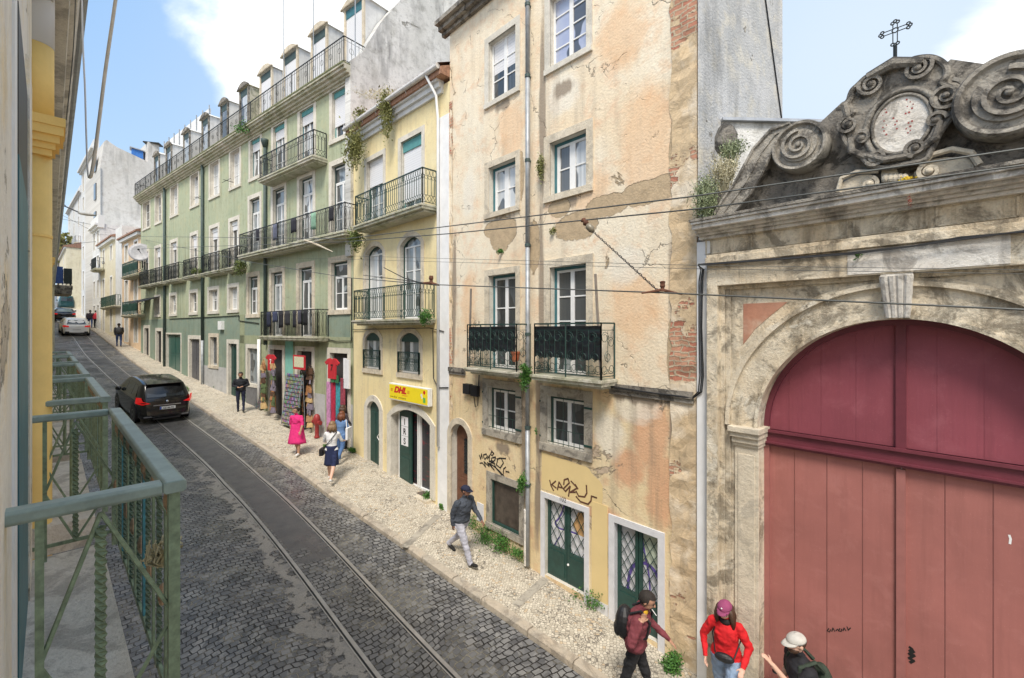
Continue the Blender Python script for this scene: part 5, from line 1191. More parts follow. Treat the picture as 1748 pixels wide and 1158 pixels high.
for i, o in enumerate(rowB): window(F, B3, o, outer='pipe_dark', pane='glass_grey' if i != 1 else 'curtain', rows=3, sur=.2, surm='stone_clean', rd=.12, sill=False, transom=.62)
for i, o in enumerate(rowB2): window(F, B3, o, outer=None, pane='glass', rows=2, sur=.2, surm='stone_clean', rd=.14, sill=False, shut=.18+.06*(i % 3), casing=.2)
for i, o in enumerate(rowC): window(F, B3, o, outer='dgreen', pane='glass_grey', rows=2, sur=.22, surm='stone', rd=.12, sill=i in (0, 3), transom=.5)
for i, o in enumerate(rowC2): window(F, B3, o, outer=None, pane='curtain', rows=2, sur=.2, surm='stone_clean', rd=.16)
# ground floor
def opening(o, name, mat, sur=.22, surm='stone_clean', depth=.12, step=True, label=None, panes=True):
    m = MB(); m.fb(F, o[0], o[1], -depth-.05, -depth, o[2], o[3])
    k = 2
    for i in range(k):
        a = o[0]+(o[1]-o[0])*i/k; b = o[0]+(o[1]-o[0])*(i+1)/k; m.fb(F, a+.06, b-.06, -depth, -depth+.02, o[2]+.1, (o[2]+o[3])/2-.1); m.fb(F, a+.06, b-.06, -depth, -depth+.02, (o[2]+o[3])/2, o[3]-.12)
    w = m.build(name, mat, B3, label=label); s = MB(); frame_poly(s, F, o, sur, -.02, .03, sill=False); s.build('surround', M[surm], w, F=F); return w
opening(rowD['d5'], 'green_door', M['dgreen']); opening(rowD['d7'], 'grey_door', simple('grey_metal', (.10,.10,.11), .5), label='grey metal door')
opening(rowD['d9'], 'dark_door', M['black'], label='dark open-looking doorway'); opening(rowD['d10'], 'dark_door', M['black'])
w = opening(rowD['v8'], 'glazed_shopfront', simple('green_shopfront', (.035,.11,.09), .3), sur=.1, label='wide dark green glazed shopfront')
window(F, B3, rowD['w6'], outer=None, frame='pipe', pane='glass', rows=1, sur=.2, surm='stone', rd=.16)
window(F, B3, rowD['w4'], outer=None, frame='pipe', pane='glass_grey', rows=1, leaves=1, sur=.2, surm='stone_clean', rd=.10)
m = MB(); o = rowD['w4']; m.fb(F, o[0]-.15, o[1]+.1, .0, .03, 1.2, 2.6); m.build('painted_plinth', simple('grey_plinth', (.16,.16,.165), .8), B3)
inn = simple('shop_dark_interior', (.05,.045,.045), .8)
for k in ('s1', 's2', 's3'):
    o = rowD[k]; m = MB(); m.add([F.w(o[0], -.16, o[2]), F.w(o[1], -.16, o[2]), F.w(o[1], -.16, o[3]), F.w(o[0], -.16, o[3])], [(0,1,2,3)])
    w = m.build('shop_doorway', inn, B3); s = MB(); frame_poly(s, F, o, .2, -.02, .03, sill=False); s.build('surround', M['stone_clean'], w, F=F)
m = MB(); m.fb(F, F.u(487.5), F.u(500.5), 0, .014, 3.3, 4.95); m.build('turquoise_wall_panel', simple('turquoise_wall', (.22,.50,.42), .8, var=.1), B3)
text_mesh(B3, F, '122', F.u(520), 4.44, .11, .032, 'cable', 'door_number')
# balconies
balcony(F, B3, F.u(441,.6), F.u(534,.6), 11.95, .6, .98, 'iron', 'band', th=.16)
balcony(F, B3, F.u(406.5,.6), F.u(588,.6), fB, .6, .98, 'iron', 'lyre', th=.17)
balcony(F, B3, F.u(443,.5), F.u(541.5,.5), 5.03, .5, 1.05, 'iron', 'lyre', th=.15)
for a, b in ((376.4,404),(342.7,372.6),(311,333.8),(279,303.8),(254,275),(236.5,252)): balcony(F, B3, F.u(a,.45), F.u(b,.45), 8.37, .45, .97, 'iron', 'lyre', th=.13)
# cornice with mossy top, roof railing
m = MB()
for d, z0, z1 in ((.08,14.46,14.55), (.16,14.55,14.64), (.26,14.64,14.74), (.36,14.74,14.84), (.42,14.84,14.92)): m.fb(F, gl-.1, gr, -.02, d, z0, z1)
m.build('cornice', M['slab'], B3, F=F)
m = MB(); m.fb(F, gl-.1, gr, -2.2, .44, 14.92, 14.97); m.build('terrace_edge', simple('moss_covered_edge', (.19,.20,.10), .95, var=.5, sc=14), B3)
railing(F, B3, gl, gr, .40, 14.97, .93, M['iron'], 'plain', d_in=-1.5, name='roof_railing', pr=.008, gap=.15)
# mansard roof body
m = MB(); rg = simple('mansard_roof', (.40,.38,.35), .85, var=.35, sc=5)
m.hexa([F.w(gl,-.95,14.9),F.w(gr,-.95,14.9),F.w(gr,-8,14.9),F.w(gl,-8,14.9),F.w(gl,-1.7,17.75),F.w(gr,-1.7,17.75),F.w(gr,-7,18.6),F.w(gl,-7,18.6)]); m.build('mansard_roof', rg, B3)
# dormers
for i, (a, b) in enumerate(((591.7,619),(534.7,556.7),(486.8,506.7),(446.6,463.5),(411.5,423.5),(379,388.5),(346.6,356),(315,323.5),(285,292.5),(265,271.5))):
    u0, u1 = F.u(a, -.75), F.u(b, -.75)
    if i == 0: u1 = min(u1, gr-.02)
    w_ = u1-u0; zt = 18.1; m = MB(); m.fb(F, u0-.14, u1+.14, -2.8, -.78, 14.95, zt); q = arc(u0-.22, u1+.22, zt, .24)
    m.prism(F, q, -2.8, -.66); dm = m.build('dormer', M['white'] if i not in (4,) else M['slab'], B3, F=F)
    m = MB(); m.prism(F, arc(u0-.26, u1+.26, zt+.0, .30)+[(u1+.26, zt+.06), (u0-.26, zt+.06)][::1], -.70, -.62)
    for s_ in ((u0-.14, u0-.02), (u1+.02, u1+.14)): m.fb(F, s_[0], s_[1], -.78, -.70, 14.95, zt)
    m.build('dormer_trim', M['dark_stone'] if i > 3 else M['stone'], dm)
    m = MB(); m.fb(F, u0, u1, -.78, -.745, 15.0, zt-.05); m.build('dormer_door', M['shutter'] if i < 4 else M['curtain'], dm, F=F)
    m = MB(); m.fb(F, u0, u1, -.745, -.73, zt-.4, zt-.05); m.build('shutter_casing', M['teal'] if i in (0,) else M['pipe_dark'], dm)
# upper dormers row, screens, antenna masts
for px in (507, 455, 400): 
    u = F.u(px, -2.6); m = MB(); m.fb(F, u, u+1.1, -4, -2.6, 17.6, 18.9); m.prism(F, arc(u-.1, u+1.2, 18.9, .2), -4, -2.5); dm = m.build('upper_dormer', M['stone'], B3, F=F); m = MB(); m.fb(F, u+.15, u+.95, -2.6, -2.56, 17.9, 18.75); m.build('pane', M['curtain'], dm, F=F)
m = MB()
su_, sv_ = F.u(281, -3.2), F.u(358, -3.2); sw_ = (sv_-su_)/8
for i in range(8): m.fb(F, su_+sw_*i+.05, su_+sw_*(i+1)-.05, -3.3, -3.2, 17.5, 21.7)
m.build('roof_screen', M['white_paint'], B3)
m = MB()
for i in range(9): u = su_+sw_*i; m.tube([F.w(u, -3.17, 17.3), F.w(u, -3.17, 21.9)], .04, 4)
m.build('roof_screen_post', M['pipe'], B3)
for px, dd_, z1, lb in ((484.5, -.6, 21.5, 'thin antenna mast rising from the dormers of the green building, left of three'), (535, -.6, 21, 'thin antenna mast between the two right dormers of the green building'), (606.5, .3, 19.5, 'thin antenna mast at the right end of the roof railing')):
    u = F.u(px, dd_); m = MB(); m.tube([F.w(u, dd_, 14.97), F.w(u, dd_, z1)], .022, 5); tag(m.build('antenna_mast', M['pipe'], org=F.w(u, dd_, 14.97)), lb, 'antenna mast')
# party wall rising above the yellow house
m = MB(); fr = gr+.015; pts = [(.12,8),(.12,15.1),(-.35,15.6),(-1.2,17.2),(-2.4,19.0),(-4.2,21.5),(-9,22),(-9,8)]
m.add([F.w(fr, d, z) for d, z in pts], [tuple(range(len(pts)))]); m.add([F.w(fr-.35, d, z) for d, z in pts], [tuple(range(len(pts)))[::-1]])
k = len(pts); m.add([F.w(fr, d, z) for d, z in pts]+[F.w(fr-.35, d, z) for d, z in pts], [(i, (i+1) % k, k+(i+1) % k, k+i) for i in range(k)])
pw = m.build('party_wall', M['party'], B3, uvf=lambda p: (-(p.x*F.n.x+p.y*F.n.y), p.z))
m = MB(); p = lambda d, z, e: F.w(fr+e, d, z); m.hexa([p(-2.9,13.95,0),p(-3.5,13.95,0),p(-3.5,13.95,.02),p(-2.9,13.95,.02),p(-2.9,15.1,0),p(-3.5,15.1,0),p(-3.5,15.1,.02),p(-2.9,15.1,.02)]); m.build('pane', M['glass_grey'], pw)
m = MB(); m.hexa([p(-2.75,15.15,0),p(-3.65,15.15,0),p(-3.65,15.15,.16),p(-2.75,15.15,.16),p(-2.75,15.25,0),p(-3.65,15.25,0),p(-3.65,15.25,.12),p(-2.75,15.25,.12)]); m.build('window_hood', M['dark_stone'], pw)
# downpipes and cables
for i, (px, z0, z1, mt) in enumerate(((452.5,4.6,14.0,'pipe_dark'),(345.3,1.9,15.0,'pipe_dark'),(280.5,2.6,15.0,'pipe_dark'))):
    m = MB(); u = F.u(px, .1); m.tube([F.w(u, .1, z0 if i != 1 else 4.7), F.w(u, .1, z1)], .075 if i else .07, 8); m.lathe(F.w(u, .12, z1-.35), [(.08,0),(.16,.25),(.17,.35)], 10); m.build('downpipe', M[mt], B3, smooth=True)
m = MB(); m.tube([F.w(F.u(345.3,.1), .1, 1.9), F.w(F.u(345.3,.1), .1, 4.7)], .07, 8); m.build('downpipe', M['pipe'], B3, smooth=True)
m = MB(); m.tube([F.w(F.u(442,.1), .1, 1.4), F.w(F.u(442,.1), .1, 4.85)], .07, 8); m.build('downpipe', M['white_paint'], B3, smooth=True)
m = MB(); m.tube([F.w(F.u(409), .03, 6.02)]+[F.w(F.u(px), .03, 6.0) for px in (380, 345, 320, 290)], .02, 4); m.tube([F.w(F.u(409), .03, 6.0), F.w(F.u(409), .03, 5.75), F.w(F.u(443), .03, 5.6)], .02, 4)
m.tube([F.w(F.u(545), .03, 5.0), F.w(F.u(575), .05, 4.86), F.w(gr-.05, .04, 4.9), F.w(gr-.04, .04, 7.2)], .018, 4); m.build('wall_cable', M['cable'], B3)
m = MB(); m.fb(F, F.u(377), F.u(383), 0, .15, 5.3, 5.75); m.build('meter_box', M['white_paint'], B3)
for px, py in ((395,311),(345,340)): 
    u, z = F.at(px, py, .1); m = MB(); m.tube([F.w(u, 0, z), F.w(u+.1, .5, z)], .015, 4); m.tube([F.w(u-.5, .35, z), F.w(u+.6, .35, z)], .012, 4); m.build('clothes_bracket', M['iron'], B3)
# dark awnings at the far end
m = MB()
for a in (247, 262): u = F.u(a); m.hexa([F.w(u,0,7.5),F.w(u+1.5,0,7.5),F.w(u+1.5,.9,7.15),F.w(u,.9,7.15),F.w(u,0,7.56),F.w(u+1.5,0,7.56),F.w(u+1.5,.9,7.2),F.w(u,.9,7.2)])
m.build('awning', M['black'], B3)
# =============== houses further up the hill ===============
def house(name, label, F, x0, x1, zb, zt, mat, rows, cols, roof='tile', back=7, sur='white_paint', wood_='glass', over=.35, grp=None, win=.9, dark=True, z_first=None):
    u0, u1 = F.u(x0), F.u(x1); B = thing(name, label, 'building', F.w((u0+u1)/2, 0, zb), grp); ops_ = []
    H = (zt-zb)/rows
    for r in range(rows):
        for c in range(cols):
            uc_ = u0+(u1-u0)*(c+.5)/cols; z0 = zb+H*r+(.95 if r else .15); ops_.append((uc_-win/2, uc_+win/2, z0-(.75 if r % 2 and dark else 0), zb+H*(r+1)-.55, 0))
    wall(F, B, u0, u1, zb-3, zt, ops_, mat, back=back)
    for o in ops_: window(F, B, o, frame='white_paint' if o[2] > zb+.6 else 'dgreen', pane=wood_, rows=2, sur=.14, surm=sur, rd=.15, sill=False)
    if roof == 'tile':
        m = MB(); m.hexa([F.w(u0-.1,over,zt),F.w(u1+.1,over,zt),F.w(u1+.1,-back,zt),F.w(u0-.1,-back,zt),F.w(u0-.1,over,zt+.12),F.w(u1+.1,over,zt+.12),F.w(u1+.1,-back/2,zt+1.7),F.w(u0-.1,-back/2,zt+1.7)]); m.build('tiled_roof', simple('roof_tile', (.30,.17,.12), .9, var=.4, sc=8), B)
        m = MB(); m.fb(F, u0, u1, -.02, over*.7, zt-.22, zt); m.build('eaves', M['white_paint'], B)
    elif roof == 'flat':
        m = MB()
        for d, z0, z1 in ((.2,zt-.4,zt-.2), (.4,zt-.2,zt), (.15,zt,zt+.8)): m.fb(F, u0-.1, u1+.1, -.3, d, z0, z1)
        m.build('cornice', M['white'], B)
    return B, ops_
FH1 = Fac(-100, 34*340.0); FH2 = Fac(-40, 37.5*248.0)
H1, o1 = house('peach_house', 'small peach house with dark green balconies beside the satellite dish', FH1, 208.5, 241, 4.15, 12.6, M['far_peach'], 3, 2, win=.95)
for zf_ in (6.75, 9.7): balcony(FH1, H1, FH1.u(207,.6), FH1.u(234,.6), zf_-.35, .6, 1.0, 'dgreen', 'band', th=.14, gap=.2, pr=.02)
H2, o2 = house('cream_house', 'small cream house with narrow windows and brown tiled eaves up the hill', FH2, 171.5, 197, 4.95, 13.3, M['cream'], 3, 2, win=.8)
m = MB(); m.fb(FH2, FH2.u(197.2), FH2.u(208), -4, -.0, 1, 13.9); m.build('white_flank', M['white'], H2, F=FH2)
balcony(FH2, H2, FH2.u(171,.4), FH2.u(196,.4), 7.3, .4, .9, 'dgreen', 'plain', th=.12, gap=.3, pr=.02)
# tall building with bare gable facing down the street
FT = Fac(-60, 46*228.0); T_ = thing('tall_gabled_building', 'tall white building with a bare stained gable wall, chimney and small blue shed', 'building', Pz(172, 46.5, 5.5))
def wpt(px, py, Y): return P(px, py, Y)
Yg = 47.0; dgd = FT.n*-1
# gable: plane perpendicular to the street, through px 172 at depth Yg
g0 = Pz(171, Yg, 0); gd = FT.na.copy(); zt = 5.3+(563-238)/FP*Yg
def adist(px):
    k = (px-CX)/FP; return (g0.x-k*g0.y)/(k*gd.y-gd.x)
def gpx(px): return g0+gd*adist(px)
prof = [(0, zt-2.9), (adist(178), zt-.1), (adist(182), zt+.1), (adist(200), zt-.4), (adist(252), zt-1.2), (adist(252.3), zt+1.0), (adist(272), zt+1.0), (adist(272.3), zt-1.3), (18, zt-1.3)]
m = MB(); fr_ = [g0+gd*a+Vector((0, 0, z)) for a, z in [(0, 2)]+prof+[(18, 2)]]; bk = [p-FT.ua*9 for p in fr_]; k = len(fr_)
m.add(fr_+bk, [tuple(range(k)), tuple(range(k, 2*k))[::-1]]+[(i, (i+1) % k, k+(i+1) % k, k+i) for i in range(k)])
gm_ = plaster('gable_plaster', (.60,.58,.54), (.66,.64,.61), (.52,.49,.45), (.2,.2,.19), .8, None, .6, .004, 2.5, seed=4.); m.build('gable_wall', gm_, T_, uvf=lambda p: ((p-g0).dot(gd), p.z))
m = MB(); q = gpx(240)-FT.ua*1.5; q.z = zt-.6; m.box(q, (1.0,.9,1.5), Matrix.Rotation(.7, 3, 'Z')); m.build('blue_shed', simple('blue_panel', (.03,.16,.50), .5), T_)
m = MB(); q.z = zt+.22; m.box(q, (1.3,1.2,.1), Matrix.Rotation(.7, 3, 'Z')@Matrix.Rotation(.15, 3, 'Y')); m.build('shed_roof', M['pipe'], T_)
m = MB(); q = gpx(263)-FT.ua*.4; q.z = zt+1.0; m.box(q, (1.5,1.1,.12), Matrix.Rotation(.3, 3, 'Z')); m.build('chimney_cap', M['iron'], T_)
m = MB()
for a in (.06,): p_ = g0+gd*a+FT.ua*.05; m.tube([Vector((p_.x,p_.y,5)), Vector((p_.x,p_.y,zt-3))], .05, 5)
m.build('downpipe', M['pipe'], T_)
for r in range(6):
    m = MB(); q = g0-FT.ua*2.5+FT.n*.05; q.z = 8+3*r; m.box(q, (.1,1.1,1.7), Matrix.Rotation(math.atan2(FT.n.y, FT.n.x), 3, 'Z')); m.build('window', M['glass_grey'], T_)
# grey narrow house, white block, far buildings
FW = Fac(-10, 58*150.0)
H3, o3 = house('white_apartment_block', 'tall white apartment block with grey balconies at the top of the street', FW, 139, 163, 7, 25.5, M['white'], 6, 3, roof='flat', win=1.1)
H4, o4 = house('grey_white_house', 'grey and white row house with laundry balcony below the bare gable', Fac(-40, 46.5*198), 158, 171.0, 5.8, 15.5, M['white'], 4, 2, roof='flat', win=.9)
balcony(Fac(-40, 46.5*198), H4, Fac(-40, 46.5*198).u(157,.5), Fac(-40, 46.5*198).u(165,.5), 11, .6, 1., 'iron', 'plain', th=.15, gap=.3, pr=.03)
H5, o5 = house('distant_white_block', 'distant white block with balconies closing the street beyond the white apartment block', Fac(0, 78*132), 116, 139, 9, 28, M['white'], 6, 3, roof='flat', win=1.2)
fw5 = Fac(0, 78*132)
for z in (12.5, 15.6, 18.7): balcony(fw5, H5, fw5.u(125,1.), fw5.u(131,1.), z, 1.2, 1., 'pipe', 'plain', th=.25, gap=.4, pr=.03)
FY = Fac(84, -.9*math.hypot(CX-84, FP), +1)
# =============== left building, the camera looks along its wall ===============
F = FL
BL = thing('balconied_house', 'yellow trimmed house seen edge-on with rendered columns and green balconies in a row', 'building', F.w(-8, -2, -.2))
rough_w = plaster('rough_cream_wall', (.84,.79,.66), (.88,.85,.77), (.86,.70,.40), (.34,.29,.22), .5, (.66,.58,.44), .62, .012, 4., seed=5.)
def uZ(Z, d=0.): return (Z-F.na.y*(F.D+d))/F.ua.y
m = MB(); u_a, u_b = uZ(30), uZ(-1.5)
for a, b in ((u_a, uZ(3.0)), (uZ(1.72), u_b)): m.fb(F, a, b, -.5, 0, -.6 if 0 else -1.5, 9.2)
m.fb(F, uZ(3.0), uZ(1.72), -.5, 0, 6.65, 9.2); m.fb(F, uZ(3.0), uZ(1.72), -.5, 0, -1.5, 3.72); m.fb(F, uZ(3.0), uZ(1.72), -.5, -.22, 3.72, 6.65)
m.fb(F, u_a, u_b, -6, -.51, -1.5, 9.2)
m.build('wall', rough_w, BL, F=F)
# window surround, teal door frame
m = MB(); m.fb(F, uZ(1.84), uZ(1.70), 0, .008, 3.72, 6.75); m.build('white_surround', M['white_paint'], BL)
m = MB(); m.fb(F, uZ(2.62), uZ(1.86), -.18, .012, 3.72, 6.02); m.build('teal_door', M['teal'], BL)
m = MB(); m.fb(F, uZ(2.62), uZ(1.86), -.18, .010, 6.02, 6.65); m.build('door_fanlight', M['black'], BL)
m = MB(); m.fb(F, uZ(3.02), uZ(2.64), -.18, .018, 3.72, 6.9); m.build('stone_jamb', rough_w, BL, F=F)
ycol = simple('ochre_render', (.90,.62,.20), .7, var=.12, sc=2.5, bump=.002); ywt = M['white']
def column(Z, k):
    u = uZ(Z); c = F.w(u, .012, 0); m = MB(); n_ = 20
    m.tube([Vector((c.x, c.y, -.5)), Vector((c.x, c.y, 6.72))], .103, n_); cl = m.build('column', ycol, BL, smooth=True)
    m = MB(); m.tube([Vector((c.x, c.y, 7.0)), Vector((c.x+.0, c.y, 7.6))], .115, n_); m.build('column_neck', ycol, cl, smooth=True)
    m = MB(); m.tube([Vector((c.x, c.y, 7.6)), Vector((c.x, c.y, 8.3))], .118, n_); m.build('column_head', ywt, cl, smooth=True)
    m = MB()
    for e, z0, z1 in ((.12,6.70,6.75), (.14,6.75,6.80), (.165,6.80,6.86), (.19,6.86,6.93), (.20,6.93,7.0)): m.fb(F, u-e, u+e, -.05, .0+e*.95, z0, z1)
    m.build('capital', ycol, cl)
    m = MB(); m.tube([Vector((c.x, c.y, 6.05)), Vector((c.x, c.y, 6.07))], .107, n_); m.build('column_ring', ycol, cl)
for k, Z in enumerate((3.68, 10.7)): column(Z, k)
# eaves
ev = stone('eaves_concrete', (.70,.67,.60), (.60,.57,.51), (.2,.19,.18), .5, .004)
m = MB(); ua_, ub_ = u_a, u_b
def strip(p, q, mi=0): m.add([F.w(ua_, p[0], p[1]), F.w(ub_, p[0], p[1]), F.w(ub_, q[0], q[1]), F.w(ua_, q[0], q[1])], [(0,1,2,3)], mi)
prof = [(0,8.15),(.05,8.0),(.12,7.98),(.13,8.05),(.215,8.05),(.225,8.14),(.27,8.16),(.29,8.24),(.29,8.34),(-1,9.0),(-1,8.15)]
for a, b in zip(prof, prof[1:]): strip(a, b)
m.build('eaves', ev, BL, F=F)
m = MB(); m.tube([F.w(ua_, .30, 8.32), F.w(ub_, .30, 8.32)], .05, 8); m.build('gutter', M['pipe'], BL)
m = MB(); m.hexa([F.w(ua_,.3,8.36),F.w(ub_,.3,8.36),F.w(ub_,-6,8.5),F.w(ua_,-6,8.5),F.w(ua_,.3,8.40),F.w(ub_,.3,8.40),F.w(ub_,-3,10),F.w(ua_,-3,10)]); m.build('tiled_roof', simple('left_roof_tile', (.36,.20,.13), .9, var=.4, sc=10), BL)
# near, very detailed balcony and the row beyond
hr = simple('grey_green_handrail', (.25,.32,.29), .42, .1, var=.28, sc=9); bars = simple('chipped_green_paint', (.20,.265,.17), .6, .05, var=.45, sc=25); bars2 = simple('dark_green_ironwork', (.11,.16,.11), .55, .1, var=.4, sc=25); tq = simple('turquoise_paint', (.05,.22,.27), .55, var=.4, sc=14); orn = simple('rusty_cast_ornament', (.36,.25,.16), .8, .1, var=.5, sc=40)
slabc = stone('balcony_floor_stone', (.74,.69,.61), (.60,.55,.48), (.24,.21,.18), .5, .01)
zr_ = 5.3-.58; zfl = 3.72
def twist(mb, a, b, s, turns, mi=0):
    k = max(8, int(turns*8)); vs = []
    for i in range(k+1):
        t = i/k; p = a.lerp(b, t); an = turns*2*math.pi*t
        for j in range(4):
            x = an+j*math.pi/2; vs.append(p+(F.n*math.cos(x)+F.ua*math.sin(x))*s)
    mb.add(vs, [(i*4+j, i*4+(j+1) % 4, (i+1)*4+(j+1) % 4, (i+1)*4+j) for i in range(k) for j in range(4)], mi)
def near_balcony(Z0, Z1, detail, label):
    u1, u0 = uZ(Z0, .47), uZ(Z1, .47); dO = .47; dI = .405; dm = (dO+dI)/2
    s = MB(); s.fb(F, u0-.06, u1+.06, -.02, .37, zfl-.16, zfl); s.fb(F, u0-.03, u1+.03, -.02, .33, zfl-.24, zfl-.16); sl_ = s.build('balcony', slabc, BL, F=F, label=label)
    # handrail: flat bar with rounded edge
    h = MB()
    def rail(p, q, w, along):
        z0, z1 = zr_-.048, zr_
        prof = [(-w/2, z0+.01), (-w/2, z1-.008), (-w/2+.01, z1), (w/2-.01, z1), (w/2, z1-.008), (w/2, z0+.01), (w/2-.01, z0), (-w/2+.01, z0)]
        vs = []
        for c in (p, q):
            for o_, z in prof: vs.append(F.w(c[0]+(o_ if along == 'd' else 0), c[1]+(o_ if along == 'u' else 0), z))
        h.add(vs, [(i, (i+1) % 8, 8+(i+1) % 8, 8+i) for i in range(8)]+[tuple(range(8)), tuple(range(8, 16))])
    rail((u0, dm), (u1, dm), .075, 'u'); rail((u1-.035, -.01), (u1-.035, dI-.006), .075, 'd'); rail((u0+.03, -.01), (u0+.03, dI-.006), .06, 'd')
    rl = h.build('handrail', hr, sl_, smooth=False, bevel=.004 if detail else 0)
    b = MB(); dd = dm; n_ = int((u1-u0)/(.16))
    zb = zfl+.10
    for i in range(n_+1):
        u = u0+.04+(u1-u0-.08)*i/n_
        if i % 6 == 3: continue
        if i % 2: b.fb(F, u-.017, u+.017, dd-.005, dd+.005, zb, zr_-.17)
        elif detail: twist(b, F.w(u, dd, zb), F.w(u, dd, zr_-.05), .012, 7, 1)
        else: b.tube([F.w(u, dd, zb), F.w(u, dd, zr_-.05)], .011, 4)
    b.fb(F, u0+.02, u1-.02, dd-.006, dd+.006, zb-.02, zb+.02); b.fb(F, u0+.02, u1-.02, dd-.004, dd+.004, zr_-.18, zr_-.165)
    for u in (u0+.03, u1-.03): b.fb(F, u-.018, u+.018, dd-.018, dd+.018, zfl, zr_-.036)
    # side panels: centre twisted bar, crossing diagonals
    for u in (u0+.03, u1-.03):
        mid = dd*.52
        if detail: twist(b, F.w(u, mid, zb), F.w(u, mid, zr_-.12), .018, 6)
        else: b.tube([F.w(u, mid, zb), F.w(u, mid, zr_-.04)], .012, 4)
        for p, q in (((.075, zb+.36), (mid, zr_-.07)), ((mid, zr_-.07), (dd, zb+.38)), ((dd, zb+.38), (mid, zb)), ((.075, zb+.36), (mid, zb))):
            b.tube([F.w(u, p[0], p[1]), F.w(u, q[0], q[1])], .008, 5)
        b.fb(F, u-.005, u+.005, .0, dd, zb-.012, zb+.012); b.fb(F, u-.014, u+.014, .065, .087, zfl, zr_-.03)
    b.build('balusters', [bars, bars2], sl_)
    t = MB()
    for i in range(3, n_+1, 6):
        u = u0+.04+(u1-u0-.08)*i/n_; t.fb(F, u-.022, u+.022, dd-.004, dd+.006, zb, zr_-.05)
    t.build('flat_bars', tq, sl_)
    o_ = MB()
    for i in range(0, n_):
        u = u0+.04+(u1-u0-.08)*(i+.5)/n_
        if i % 2: o_.ell(F.w(u, dd, zr_-.105), (.022,.022,.045), nu=8, nv=6); o_.ell(F.w(u+.012, dd, zr_-.14), (.012,.014,.03), nu=6, nv=5)
        elif detail: o_.ell(F.w(u, dd, zr_-.55), (.018,.018,.05), nu=6, nv=5)
    o_.build('cast_ornament', orn, sl_); return sl_
bls = [near_balcony(a, b, i == 0, lb) for i, (a, b, lb) in enumerate(((1.77,3.4,'nearest balcony with chipped grey-green handrail'),(3.96,5.6,None),(5.96,7.9,None),(8.35,10.1,None),(10.6,12.2,None)))]
# own balcony frame piece at the lower left edge is part of the near balcony; dry tuft caught in its bars
tag(leaves('dry_tuft', F.w(uZ(1.93,.44), .44, 4.36), (.05,.05,.06), 140, 'leaf_dry', None, .014, stems=60, seed=4), 'dry straw tuft caught on the front bars of the nearest balcony', 'dry plant')
# next house on the left further up, with laundry balcony
FL2 = Fac(85, .22*math.hypot(CX-85, FP), +1); u0, u1 = (34-FL2.na.y*FL2.D)/FL2.ua.y, (30.2-FL2.na.y*FL2.D)/FL2.ua.y
NL = thing('corner_house', 'ochre house on the left beyond the long balconied wall, with a laundry balcony', 'building', FL2.w(u0, -2, 3.4))
m = MB(); m.fb(FL2, (52-FL2.na.y*FL2.D)/FL2.ua.y, u1, -6, .0, 2, 11.5); m.build('wall', M['cream'], NL, F=FL2)
bb = balcony(FL2, NL, u0, u0+3., 8.45, .9, 1.1, 'iron', 'plain', th=.6, gap=.2, pr=.02, slabm='dark_stone')
for i, (mat_, lb) in enumerate((('blue', 'blue jeans hanging on the far left balcony'), ('grey', 'dark checked cloth hanging on the far left balcony'))):
    ue = u0+3.03; d0_ = .0+.47*i; m = MB(); m.add([FL2.w(ue, d0_, 8.55), FL2.w(ue, d0_+.43, 8.55), FL2.w(ue, d0_+.43, 9.75-.1*i), FL2.w(ue, d0_, 9.75-.1*i)], [(0,1,2,3)]); so = m.build('laundry', simple('denim' if i == 0 else 'dark_cloth', (.05,.10,.30) if i == 0 else (.03,.04,.04), .9), org=FL2.w(ue, d0_, 8.55)); mo = so.modifiers.new('s', 'SOLIDIFY'); mo.thickness = .02; tag(so, lb, 'laundry')
FC = Fac(60, 66*50.)
HC, oc_ = house('ochre_house', 'far ochre house with small balconies beyond the laundry balcony', Fac(40, 68*72.), 98, 113, 9, 17.5, M['cream'], 4, 2, win=1.)
# =============== people ===============
def tmat(c): return c
def remesh(mb, vox, smooth=4):
    me = bpy.data.meshes.new('tmp'); me.from_pydata(mb.v, [], mb.f); o = bpy.data.objects.new('tmp', me); C.objects.link(o)
    bm = bmesh.new(); bm.from_mesh(me); bmesh.ops.recalc_face_normals(bm, faces=bm.faces); bm.to_mesh(me); bm.free()
    r = o.modifiers.new('r', 'REMESH'); r.mode = 'VOXEL'; r.voxel_size = vox; s = o.modifiers.new('s', 'SMOOTH'); s.iterations = smooth; s.factor = .5
    dg = bpy.context.evaluated_depsgraph_get(); out = bpy.data.meshes.new_from_object(o.evaluated_get(dg)); bpy.data.objects.remove(o); bpy.data.meshes.remove(me); return out
SK = {'light': simple('light_skin', (.62,.38,.28), .55, var=.06), 'tan': simple('tan_skin', (.42,.23,.15), .55, var=.06), 'dark': simple('brown_skin', (.24,.12,.08), .5, var=.06)}
CL = {}
def cloth(name, col, r=.85):
    if name not in CL:
        n = N(name); co = n.co(); a = n.noise(co, 9, 5, .6); c = n.mix(n.step(a, .3, .7), tuple(k*.8 for k in col), tuple(min(1, k*1.12) for k in col)); CL[name] = n.done(c, r, n.bump(n.noise(co, 7, 4, .5, .6), .02))
    return CL[name]
HAIR = {'black': simple('black_hair', (.022,.016,.012), .8, var=.5, sc=40), 'brown': simple('brown_hair', (.07,.035,.02), .5, var=.4, sc=40), 'auburn': simple('auburn_hair', (.16,.05,.02), .5, var=.4, sc=40), 'fair': simple('light_brown_hair', (.24,.15,.08), .5, var=.4, sc=40)}
